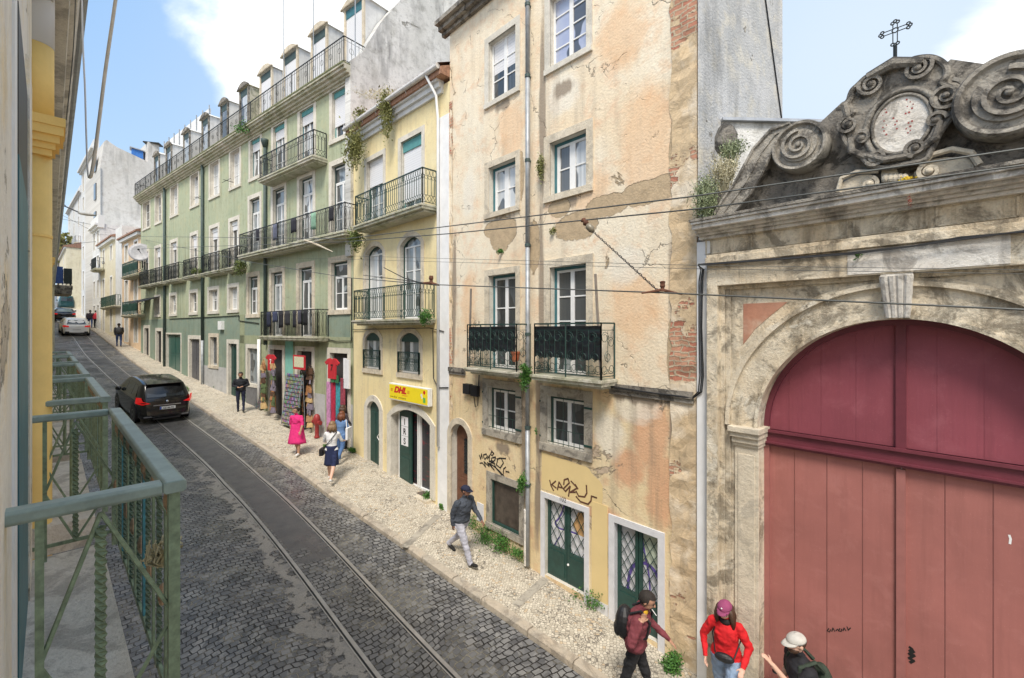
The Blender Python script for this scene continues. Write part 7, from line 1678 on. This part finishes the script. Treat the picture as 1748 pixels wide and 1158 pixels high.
def plate_text(par, W3, s, x, y, z, h):
    cu = bpy.data.curves.new('t', 'FONT'); cu.body = s; cu.size = h*1.3; cu.align_x = 'CENTER'; cu.offset = .002; o = bpy.data.objects.new('t', cu); C.objects.link(o); me = bpy.data.meshes.new_from_object(o.evaluated_get(bpy.context.evaluated_depsgraph_get())); bpy.data.objects.remove(o)
    m = MB(); m.add([W3(x+v.co.x, y, z+v.co.y) for v in me.vertices], [tuple(p.vertices) for p in me.polygons]); m.build('plate_lettering', M['ink'], par, fix=False)
plate_text(pl_, W3, 'AZ-44-PG', .045, -.0635, .632, .068)
m = MB(); m.box(W3(0,-.02,.34), (1.5,.05,.05), RM); m.build('bumper_trim', simple('grey_trim', (.16,.16,.17), .4), CB)
m = MB(); m.lathe(W3(0,-.05,.93), [(.05,0),(.055,.01),(.02,.02)], 6, ax=-fw_); m.build('badge', simple('chrome_badge', (.6,.6,.62), .15, 1), CB)
m = MB(); m.tube([W3(.45,-.01,.24), W3(-.45,-.01,.24)], .05, 6); m.build('underbody', M['black'], CB)
hat = [(.02,.28),(0,.55),(.04,.86),(.12,.98),(.62,1.34),(.9,1.42),(1.5,1.46),(2.1,1.44),(2.6,1.32),(3.2,1.0),(3.8,.92),(4.18,.75),(4.25,.5),(4.2,.24),(3.5,.18),(.7,.18)]
q, t, sl_ = carpos(131, 574)
CW, W3, onr, pm = car('white_car', 'white hatchback driving up the hill over the rails with red tail lights', q, t, 4.25, .89, 1.44, hat, (.84,.84,.85), slope=sl_, belt=.9, rearglass=(.17,1.02,.64,1.33,.62,.50), wheels=(.78,3.35),
  sideglass=[[(.8,1.0),(2.0,.98),(2.0,1.32),(1.1,1.33)], [(2.05,.98),(2.9,.96),(2.5,1.25),(2.05,1.32)]], lights=[[(.86,.14,.95),(.87,.12,.80),(.50,-.05,.80),(.50,-.03,.92)]])
m = MB(); m.box(W3(0,-.055,.60), (.5,.02,.11), Matrix((W3(1,0,0)-W3(0,0,0), W3(0,1,0)-W3(0,0,0), W3(0,0,1)-W3(0,0,0))).transposed()); m.build('number_plate', M['pale_frame'], CW)
m = MB(); m.hexa([W3(-.75,-.05,.24),W3(.75,-.05,.24),W3(.75,.1,.24),W3(-.75,.1,.24),W3(-.7,-.045,.42),W3(.7,-.045,.42),W3(.7,.1,.42),W3(-.7,.1,.42)]); m.build('bumper_trim', M['black'], CW)
sed = [(.02,.30),(0,.6),(.05,.95),(.55,1.02),(1.1,1.36),(1.5,1.44),(2.2,1.45),(2.9,1.25),(3.3,1.0),(4.0,.9),(4.4,.75),(4.45,.5),(4.4,.24),(3.6,.18),(.8,.18)]
q, t, sl_ = carpos(111, 549)
CS, W3, onr, pm = car('dark_saloon', 'black saloon car ahead of the white hatchback at the top of the street', q, t, 4.45, .90, 1.44, sed, (.012,.010,.012), slope=sl_, belt=1.0, rearglass=(.60,1.08,1.12,1.36,.62,.52), wheels=(.8,3.5), glasscol=(.22,.3,.32),
  sideglass=[[(1.2,1.08),(2.0,1.06),(2.0,1.35),(1.5,1.35)], [(2.05,1.06),(2.95,1.02),(2.6,1.3),(2.05,1.35)]], lights=[[(.88,.1,.95),(.88,.08,.8),(.6,-.05,.8),(.6,-.03,.93)]])
van = [(.0,.3),(0,.9),(.05,1.6),(.15,1.9),(.6,1.98),(3.0,1.98),(3.6,1.6),(4.1,1.1),(4.4,.9),(4.45,.3),(3.6,.22),(.8,.22)]
q, t, sl_ = carpos(114, 528)
car('teal_van', 'teal van at the far top of the street ahead of the black saloon', q, t, 4.45, .92, 1.98, van, (.01,.05,.055), slope=sl_, belt=1.1, rearglass=(.02,1.2,.08,1.7,.6,.55), wheels=(.8,3.5))
# =============== overhead wires ===============
def wire(pts, r, label, cat='wire', mat='wire', name='overhead_wire', sag=0., group=None, k=24):
    q = [P(*p) for p in pts]; out_ = []
    for a, b in zip(q, q[1:]):
        for i in range(k): t = i/k; p = a.lerp(b, t); p.z -= sag*4*t*(1-t); out_.append(p)
    out_.append(q[-1]); m = MB(); m.tube(out_, r, 5); return tag(m.build(name, M[mat], org=q[0], smooth=True), label, cat, group)
wire([(1900,232,4.0),(1180,336,5.9),(770,386,9.5),(590,408,13.5),(240,404,33)], .011, 'upper of the two thick wires sweeping past the pediment')
wire([(1900,262,4.1),(1200,356,5.9),(770,399,9.5),(590,413,13.5),(237,425,33)], .011, 'lower of the two thick wires sweeping past the pediment')
wire([(1900,536,3.6),(1130,500,6.0),(735,486,9.6),(590,474,12.5),(430,448,18),(240,408,34)], .010, 'tram contact wire running level past the gate arch')
wire([(1900,470,4.4),(1180,459,6.6),(590,443,14),(300,436,30)], .004, 'thin cable crossing just above the gate keystone')
wire([(1900,463,4.4),(1180,453,6.6),(590,437,14)], .004, 'thinnest cable just over the other thin cable')
wire([(240,404,34),(180,388,45),(95,372,50)], .02, 'wire crossing to the far left houses'); wire([(240,425,34),(170,412,45),(92,420,48)], .02, 'black cable crossing the far end of the street', mat='cable')
wire([(92,360,28),(168,400,44),(240,407,34)], .012, 'wire from the street lamp to the green building')
# insulator and pull-off on the near wire
I = thing('insulator_hanger', 'rusty insulator with twisted pull-off wire hung from the overhead wires', 'insulator', P(1000,386,6.8))
a = P(994,374,6.85); b = P(1013,396,6.75); m = MB(); ax = (b-a); L = ax.length; m.lathe(a, [(.02,0),(.045,L*.08),(.025,L*.2),(.05,L*.3),(.03,L*.45)], 10, ax=ax); m.build('insulator_cap', M['rust'], I, smooth=True)
m = MB(); m.lathe(a.lerp(b, .45), [(.03,0),(.055,L*.12),(.05,L*.4),(.025,L*.55)], 10, ax=ax); m.build('insulator_body', simple('glazed_insulator', (.20,.17,.12), .35), I, smooth=True)
m = MB(); c = P(1124,497,6.15); pts = [b.lerp(c, i/40) for i in range(41)]
for ph in (0, math.pi): m.tube([p+Vector((math.cos(i*1.3+ph), 0, math.sin(i*1.3+ph)))*.012 for i, p in enumerate(pts)], .006, 4)
m.build('twisted_wire', M['cable'], I)
m = MB(); m.tube([P(1095,501,6.05), P(1130,495,6.0), P(1165,503,5.95)], [.01,.022,.01], 6); m.lathe(P(1131,498,6.0), [(.03,0),(.02,.04),(.035,.07),(.03,.10),(.038,.13),(.02,.14)], 10); m.build('wire_clamp', M['rust'], I)
I2 = thing('insulator_hanger', 'wire clamp and pull-off arm in front of the lower balcony of the narrow yellow house', 'insulator', P(735,486,9.6))
m = MB(); m.tube([P(722,483,9.7), P(736,484,9.6), P(750,487,9.5)], [.015,.04,.015], 6); m.lathe(P(736,484,9.6), [(.05,0),(.03,.06),(.05,.1),(.04,.16)], 8); m.build('wire_clamp', M['rust'], I2)
m = MB(); m.tube([P(722,484,9.7), P(690,475,11.2), P(655,457,13)], .012, 4); m.tube([P(745,486,9.5), P(700,480,10.5), P(620,470,13.5)], .012, 4); m.build('pull_off_wire', M['cable'], I2)
I3 = thing('insulator_hanger', 'pale insulator under the long mossy balcony of the green building', 'insulator', P(537,415,15))
m = MB(); m.tube([P(520,410,15.2), P(537,416,15), P(568,430,14.2)], [.02,.04,.012], 6); m.build('pull_off_arm', M['stone'], I3)
# cables hanging close to the camera
def rope(px, r, label, mat, name='hanging_cable'):
    q = [P(*p) for p in px]; out_ = []
    for i in range(len(q)-1):
        p0, p1, p2, p3 = q[max(i-1,0)], q[i], q[i+1], q[min(i+2, len(q)-1)]
        for k in range(8): t = k/8; out_.append(.5*((2*p1)+(-p0+p2)*t+(2*p0-5*p1+4*p2-p3)*t*t+(-p0+3*p1-3*p2+p3)*t**3))
    out_.append(q[-1]); m = MB(); m.tube(out_, r, 8); return tag(m.build(name, M[mat], org=q[0], smooth=True), label, 'cable')
M['sheath'] = simple('weathered_brown_sheath', (.72,.63,.50), .7, var=.25, sc=18)
rope([(206,-60,2.4),(193,30,2.4),(180,120,2.4),(170,200,2.4),(162,262,2.4),(156,298,2.4),(152,303,2.4)], .0078, 'thick brown sheathed cable hanging in a loop at the upper left', 'sheath')
rope([(139,-60,2.42),(141,60,2.42),(145,150,2.42),(147,220,2.42),(149,280,2.42),(151,302,2.42),(154,302,2.41)], .0042, 'thin white cable hanging in a loop at the upper left', 'white_paint')
rope([(130,-40,2.9),(126,70,3.0),(120,140,3.1),(113,205,3.2)], .003, 'thin grey wire along the eaves of the yellow house', 'wire')
# street lamp
SLp = thing('street_lamp', 'street lamp on a bracket arm reaching over the far street', 'street lamp', P(88,346,27))
m = MB(); m.tube([P(86,346,27), P(110,352,27), P(135,363,27)], .035, 6); m.tube([P(86,338,27), P(112,351,27)], .02, 5); m.build('arm', M['cable'], SLp)
m = MB(); m.ell(P(148,366,27), (.55,.16,.09), nu=14, nv=8, rot=Matrix.Rotation(.12, 3, 'Y')); m.build('lamp_head', simple('lamp_head', (.28,.27,.24), .5), SLp, smooth=True)
# satellite dish
SD = thing('satellite_dish', 'large pale grey satellite dish fixed between the peach house and the green building', 'satellite dish', P(241,445,32.5))
c = P(240,432,32.3); ax = Vector((.45,-.85,.25)).normalized(); m = MB(); prof = [(.02,0),(.25,.02),(.5,.07),(.66,.13),(.67,.14),(.5,.085),(.25,.035),(.021,.015)]; m.lathe(c, prof, 28, ax=ax); m.build('dish', simple('dish_grey', (.36,.36,.38), .5), SD, smooth=True)
m = MB(); m.tube([c, c+ax*.6], .02, 4); m.tube([c-ax*.05, P(243,448,32.6), FG.w(FG.u(243), 0, 9.8)], .04, 6); m.ell(c+ax*.6, (.07,.07,.07)); m.build('bracket', M['iron'], SD)
# =============== souvenir shop goods ===============
F = FG
pal = [('tan_leather', (.36,.17,.07)), ('dark_leather', (.09,.045,.025)), ('straw', (.55,.38,.18)), ('cork', (.42,.24,.12)), ('print_cloth', (.20,.17,.22)), ('green_print', (.10,.14,.06))]
BM = [simple(n+'_bag', c, .7, var=.35, sc=18) for n, c in pal]
def handbag(mat):
    m = MB(); m.hexa([Vector(v) for v in ((-.11,-.03,-.09),(.11,-.03,-.09),(.11,.03,-.09),(-.11,.03,-.09),(-.085,-.02,.06),(.085,-.02,.06),(.085,.02,.06),(-.085,.02,.06))]); m.tube([Vector((.07*math.cos(t), 0, .05+.09*math.sin(t))) for t in [math.pi*i/6 for i in range(7)]], .008, 4)
    me = m.build('handbag', mat, None, bevel=.008); return me
protos = [handbag(b) for b in BM]; used = [0]*6
names_ = {0:'tan leather', 1:'dark brown leather', 2:'straw coloured', 3:'cork coloured', 4:'patterned grey', 5:'olive patterned'}
def place_bag(u, d, z, place):
    i = R.randrange(6); o = protos[i] if not used[i] else protos[i].copy()
    if used[i]: C.objects.link(o)
    used[i] += 1; o.location = F.w(u, d, z); o.rotation_euler = (R.uniform(-.1,.1), R.uniform(-.15,.15), math.atan2(F.ua.y, F.ua.x)+R.uniform(-.5,.5)); s = R.uniform(1.0, 1.6); o.scale = (s, s, s*R.uniform(.9,1.2))
    tag(o, '%s bag hanging %s' % (names_[i], place), 'bag', 'bags hanging %s' % place)
def zgr(px): p = F.w(F.u(px), .3, 0); return G(p.x, p.y)
for col in range(6):
    for r in range(9):
        px = 446+col*5.5; place_bag(F.u(px, .3)+R.uniform(-.04,.04), .22+.13*(col % 3), zgr(px)+.45+r*.225+R.uniform(-.04,.04), 'on the left rack of the souvenir shop')
for col in range(4):
    for r in range(10):
        px = 512+col*6.5; place_bag(F.u(px, .1)+R.uniform(-.04,.04), .06+.1*(col % 2), zgr(px)+.35+r*.24+R.uniform(-.04,.04), 'in the middle doorway of the souvenir shop')
# postcard racks
def cards(name, c1, c2, sx, sy):
    n = N(name); uv = n.co('UV'); br = n.node('TexBrick', {'Vector': uv, 'Color1': (*c1, 1), 'Color2': (*c2, 1), 'Mortar': (.25,.25,.24,1), 'Scale': 1., 'Mortar Size': .02, 'Brick Width': sx, 'Row Height': sy}, offset=.0)
    vo = n.node('TexVoronoi', {'Vector': uv, 'Scale': 11.}).outputs[1]; sat = n.node('HueSaturation', {'Color': vo, 'Saturation': 1.1, 'Value': .55}).outputs[0]; return n.done(n.mix(br.outputs[1], n.mix(.62, br.outputs[0], sat), (.04,.04,.04)), .4)
for x0, x1, y0, y1, dd, lb in ((480,506,640,722,.55,'tall rack of postcards and tiles standing between the shop doorways'), (436,444,640,688,.20,'rack of small magnets and keyrings at the left of the shop')):
    u0, u1 = F.u(x0, dd), F.u(x1, dd); zb = zgr((x0+x1)/2)+.05; zt = F.z((x0+x1)/2, y0, dd); RK = thing('postcard_rack', lb, 'rack', F.w((u0+u1)/2, dd, zb))
    m = MB(); m.hexa([F.w(u0,dd,zb),F.w(u1,dd,zb),F.w(u1,dd-.05,zb),F.w(u0,dd-.05,zb),F.w(u0,dd-.25,zt),F.w(u1,dd-.25,zt),F.w(u1,dd-.30,zt),F.w(u0,dd-.30,zt)]); m.build('card_panel', cards('postcards', (.42,.40,.36), (.12,.16,.26), .12, .16) if x0 > 470 else cards('magnets', (.30,.22,.20), (.14,.16,.28), .07, .07), RK, F=F)
    m = MB()
    for u in (u0, u1): m.tube([F.w(u, dd+.01, zb-.05), F.w(u, dd-.24, zt+.04)], .012, 5); m.tube([F.w(u, dd-.35, zb-.05), F.w(u, dd-.27, zt)], .012, 5)
    m.build('rack_frame', M['pipe'], RK)
def shirt(px, py, dd, w, h, label, mat, num=None):
    u, z = F.at(px, py, dd); m = MB(); out_ = [(-.28,.0),(-.5,-.18),(-.38,-.30),(-.27,-.22),(-.27,-.95),(.27,-.95),(.27,-.22),(.38,-.30),(.5,-.18),(.28,.0),(.12,.03),(0,-.03),(-.12,.03)]
    w *= 1.6; m.prism(F, [(u+x*w, z+y*h) for x, y in out_], dd-.02, dd+.02); o = tag(m.build('tshirt', M[mat], org=F.w(u, dd, z)), label, 'T-shirt', None)
    if num: text_mesh(o, F, num, u, z-h*.55, h*.3, dd+.024, 'white_paint' if mat == 'red_cloth' and num == '7' and px < 500 else 'ink', 'shirt_number', .012)
    return o
shirt(462.5, 606, .35, .62, .72, 'dark red football shirt with a white number 7 above the left bag rack', 'red_cloth', '7')
shirt(567, 613, .30, .62, .78, 'red football shirt with a dark number 7 hung over the right shop doorway', 'red_cloth', '7')
m = MB(); u, z = F.at(571, 641, .28); m.prism(F, [(u-.2,z),(u+.22,z),(u+.24,z-.28),(u+.03,z-.26),(u,z-.1),(u-.03,z-.26),(u-.22,z-.28)], .25, .29); tag(m.build('shorts', simple('green_cloth', (.03,.15,.06), .85), org=F.w(u,.27,z)), 'green shorts hung below the red football shirt', 'shorts')
u0, z0 = F.at(501, 606, .4); u1, z1 = F.at(521, 632, .4); PF = thing('poster_frame', 'red framed pale notice hanging over the middle shop doorway', 'notice', F.w(u0, .4, z1)); m = MB(); m.fb(F, u0, u1, .38, .42, z1, z0); m.build('frame', M['red_cloth'], PF); m = MB(); m.fb(F, u0+.09, u1-.09, .42, .425, z1+.09, z0-.06); m.build('notice_sheet', simple('pale_notice', (.62,.60,.42), .7, var=.2, sc=14), PF)
m = MB(); m.tube([F.w(F.u(590,.0), 0, 4.2), F.w(F.u(590,.0), .5, 4.22)], .015, 5)
for k_, (px, col, lb) in enumerate(((561,(.55,.25,.45),'pink and white striped towels'),(569,(.45,.02,.06),'crimson scarf'),(577,(.05,.30,.36),'turquoise patterned cloth'),(585,(.30,.05,.08),'wine red cloth'))):
    u, zt = F.at(px, 652 if k_ < 3 else 646, .18); zb = zgr(px)+.25; m = MB(); m.fb(F, u-.13, u+.13, .15, .2, zb, zt); tag(m.build('hanging_cloth', simple(lb.replace(' ', '_'), col, .9, var=.5, sc=9), org=F.w(u,.17,zb), bevel=.01), lb+' hanging in the right shop doorway', 'cloth')
u, zt = F.at(589, 612, .2); 
for k_ in range(2):
    m = MB(); m.fb(F, u-.12+.2*k_, u+.05+.2*k_, .14, .2, zt-1.1, zt-.05*k_); tag(m.build('hanging_garment', M['white_cloth'], org=F.w(u,.17,zt-1)), 'white garment hanging at the right edge of the right shop doorway', 'garment', 'white garments in the right shop doorway')
# fire hydrant
hp = gp(541, 748); hp.z = G(hp.x, hp.y); HY_ = thing('fire_hydrant', 'red fire hydrant against the wall between the middle and right shop doorways', 'fire hydrant', hp); hm = simple('hydrant_red', (.30,.03,.03), .5, var=.3)
m = MB(); m.lathe(hp, [(.10,0),(.10,.06),(.075,.1),(.075,.5),(.12,.56),(.14,.66),(.13,.80),(.09,.9),(.04,.94)], 14); m.build('barrel', hm, HY_, smooth=True)
for s in (-1, 1): m = MB(); m.lathe(hp+Vector((0,0,.62)), [(.07,.08),(.07,.2),(.085,.2),(.085,.26)], 12, ax=FG.ua*s); m.build('outlet', hm, HY_)
# laundry on the green balconies
for (F_, x0, x1, y0, zl, dd, cols, lb) in ((FG, 455, 528, 533, .62, .52, ((.02,.025,.05),(.04,.05,.10),(.015,.015,.02),(.03,.03,.035),(.02,.02,.03),(.05,.05,.07),(.012,.012,.015)), 'dark garment drying on the lowest balcony of the green building'), (FG, 425, 583, 0, .6, .6, ((.02,.02,.03),(.10,.11,.16),(.02,.02,.03),(.20,.34,.25),(.015,.015,.02)), 'garment drying along the long mossy balcony')):
    nC = len(cols)
    for i, c_ in enumerate(cols):
        px = x0+(x1-x0)*(i+.5)/nC+R.uniform(-2,2); u = F_.u(px, dd); zt = (5.03 if y0 else fB)+(1.03 if y0 else .92); w = R.uniform(.28,.40); h_ = zl*R.uniform(.7,1.15); m = MB(); nn = 8; vs = []
        for j in range(5):
            for k_ in range(nn+1): vs.append(F_.w(u-w/2+w*k_/nn, dd+.02+.02*math.sin(k_*1.9+i), zt-h_*j/4+(R.uniform(-.02,.02) if j == 4 else 0)))
        m.add(vs, [(j*(nn+1)+k_, j*(nn+1)+k_+1, (j+1)*(nn+1)+k_+1, (j+1)*(nn+1)+k_) for j in range(4) for k_ in range(nn)]); o = m.build('laundry', simple('laundry_cloth', c_, .9, var=.3), org=F_.w(u, dd, zt), smooth=True); q = o.modifiers.new('s','SOLIDIFY'); q.thickness = .012; tag(o, lb, 'laundry', lb.replace('garment', 'garments'))
# =============== plants ===============
plant(898, 648, FP_, .35, (.13,.13,.30), 900, 'green leafy fern hanging beside the downpipe under the peach balconies', size=.028)
plant(893, 628, FP_, .42, (.10,.10,.10), 250, 'leafy plant in the terracotta pot', size=.026)
plant(892, 826, FP_, .22, (.12,.10,.20), 600, 'bright green fern growing from the wall left of the lower downpipe', size=.028)
plant(921, 290, FP_, .14, (.10,.08,.32), 500, 'dusty green fern tuft high beside the downpipe', 'leaf_olive', .028)
plant(943, 396, FP_, .05, (.07,.04,.13), 120, 'small green creeper under the bare plaster patch right of the downpipe', 'leaf_olive', .025)
plant(855, 430, FP_, .05, (.10,.04,.08), 150, 'small green tuft above the open balcony window', 'leaf', .025)
plant(915, 738, FP_, .12, (.04,.04,.08), 60, 'tiny fern on the wall right of the downpipe', 'leaf', .022)
for i, (px, py, sz, lb) in enumerate(((816,903,.24,'uphill end of the weed strip at the foot of the peeling wall'),(842,921,.28,'middle of the weed strip at the foot of the peeling wall'),(868,940,.27,'weeds left of the downpipe foot'),(893,957,.18,'last weeds of the strip beside the downpipe foot'),(1004,1030,.22,'leafy weed between the two pale framed metal doors'),(733,852,.14,'green weed beside the shop entrance step'),(755,868,.07,'weed at the foot of the white pilaster'),(728,541,.0,'x'),(1150,1140,.13,'low weed against the wall near the brick corner'),(602,773,.09,'weed tuft left of the small green door'),(556,763,.05,'weed by the shop wall'),(314,668,.14,'weed left of the grey metal door'),(372,663,.1,'weed under the ground floor window of the green building'))):
    if sz == 0: continue
    g = gp(px, py); g.z = G(g.x, g.y)+sz*.7; sz *= 1.15; tag(leaves('weed', g, (sz*1.3, sz*1.3, sz), int(300+sz*5200), 'leaf', None, .027, seed=i+11), lb, 'plant')
plant(727, 541, FD, .45, (.20,.16,.22), 420, 'leafy plant at the right end of the lower yellow house balcony', size=.04)
plant(657, 190, FD, .40, (.22,.16,.75), 900, 'olive weeds hanging from the gutter of the yellow house', 'leaf_olive', .05, stems=12)
plant(606, 245, FD, .45, (.40,.25,.95), 1700, 'big olive green weed hanging from the left end of the gutter', 'leaf_olive', .05, stems=14)
plant(612, 200, FD, .35, (.3,.15,.3), 350, 'yellowish weeds standing on the left end of the gutter', 'leaf_olive', .05, stems=20)
plant(636, 160, FD, .2, (.9,.2,.18), 200, 'thin weeds growing along the tiles of the yellow house', 'leaf_dry', .04, stems=30)
plant(604, 407, FG, .55, (.35,.25,.45), 700, 'mossy plant hanging from the right end of the long balcony', 'moss', .05)
plant(408, 455, FG, .5, (.35,.25,.4), 600, 'mossy plant hanging from the left end of the long balcony', 'moss', .05)
plant(335, 463, FG, .4, (.3,.2,.2), 250, 'moss clump under the small balconies', 'moss', .05)
plant(416, 217, FG, .45, (.4,.2,.35), 320, 'green weed on the cornice of the green building', 'leaf', .05)
plant(1207, 340, FP_, .25, (.24,.22,.36), 3200, 'thick grey-green bush growing on the left end of the gateway cornice', 'leaf_sage', .022, stems=50)
plant(1236, 300, FP_, .05, (.26,.2,.30), 1800, 'wispy pale bush behind the left stone scroll', 'leaf_dry', .018, stems=70)
plant(1250, 262, FP_, -.05, (.20,.16,.22), 1100, 'loose grey-green tuft above the wispy bush', 'leaf_sage', .018, stems=40)
plant(1468, 433, FP_, .16, (.07,.05,.07), 160, 'small green weed on the gate ledge cables', 'leaf', .018)
plant(1404, 348, FP_, .2, (.16,.05,.03), 100, 'low green weed on the gateway cornice', 'leaf_olive', .018)
fl_y = leafmat('yellow_flowers', (.75,.50,.02), (.85,.65,.05)); M['fl'] = fl_y; M['fr'] = leafmat('reddish_leaves', (.30,.07,.05), (.40,.14,.09))
plant(1550, 306, FP_, .28, (.09,.05,.045), 160, 'yellow flowers on the gateway cornice below the cartouche', 'fl', .014, name='flower')
plant(1560, 315, FP_, .30, (.13,.06,.05), 260, 'reddish stonecrop on the gateway cornice below the cartouche', 'fr', .014, stems=14)
plant(1553, 345, FP_, .42, (.02,.02,.09), 50, 'reddish trailing roots below the flowers on the cornice', 'fr', .012)
# far trees
def tree(pos, h, r, label, mat='leaf', seed=1):
    T_ = thing('tree', label, 'tree', pos); rr = random.Random(seed); m = MB(); m.tube([pos, pos+Vector((.1,0,h*.5)), pos+Vector((0,.1,h*.8))], [.25,.18,.08], 7)
    for i in range(6): a = rr.uniform(0, 6.28); b = pos+Vector((0,0,h*.45)); m.tube([b, b+Vector((math.cos(a)*r*.6, math.sin(a)*r*.6, h*.3))], [.09,.03], 5)
    m.build('trunk', M['bark'], T_); m = MB()
    for k in range(9):
        lc = pos+Vector((rr.uniform(-.7,.7)*r, rr.uniform(-.7,.7)*r, h*(.7+rr.uniform(-.2,.25)))); lr_ = r*rr.uniform(.3,.5)
        for i in range(170):
            v = Vector((rr.gauss(0,1), rr.gauss(0,1), rr.gauss(0,1))).normalized()*lr_*rr.uniform(.5,1.1); s = rr.uniform(.12,.25); ax = Vector((rr.uniform(-1,1), rr.uniform(-1,1), rr.uniform(-1,1))).normalized(); bx = ax.orthogonal()*s; cx = ax.cross(bx); p = lc+v; m.add([p-bx, p+cx, p+bx, p-cx], [(0,1,2,3)])
    m.build('crown', M[mat], T_, fix=False)
q = Pz(100, 80, 12); tree(q, 12, 3.5, 'small olive green tree above the far left roofs', 'leaf_olive', 5)
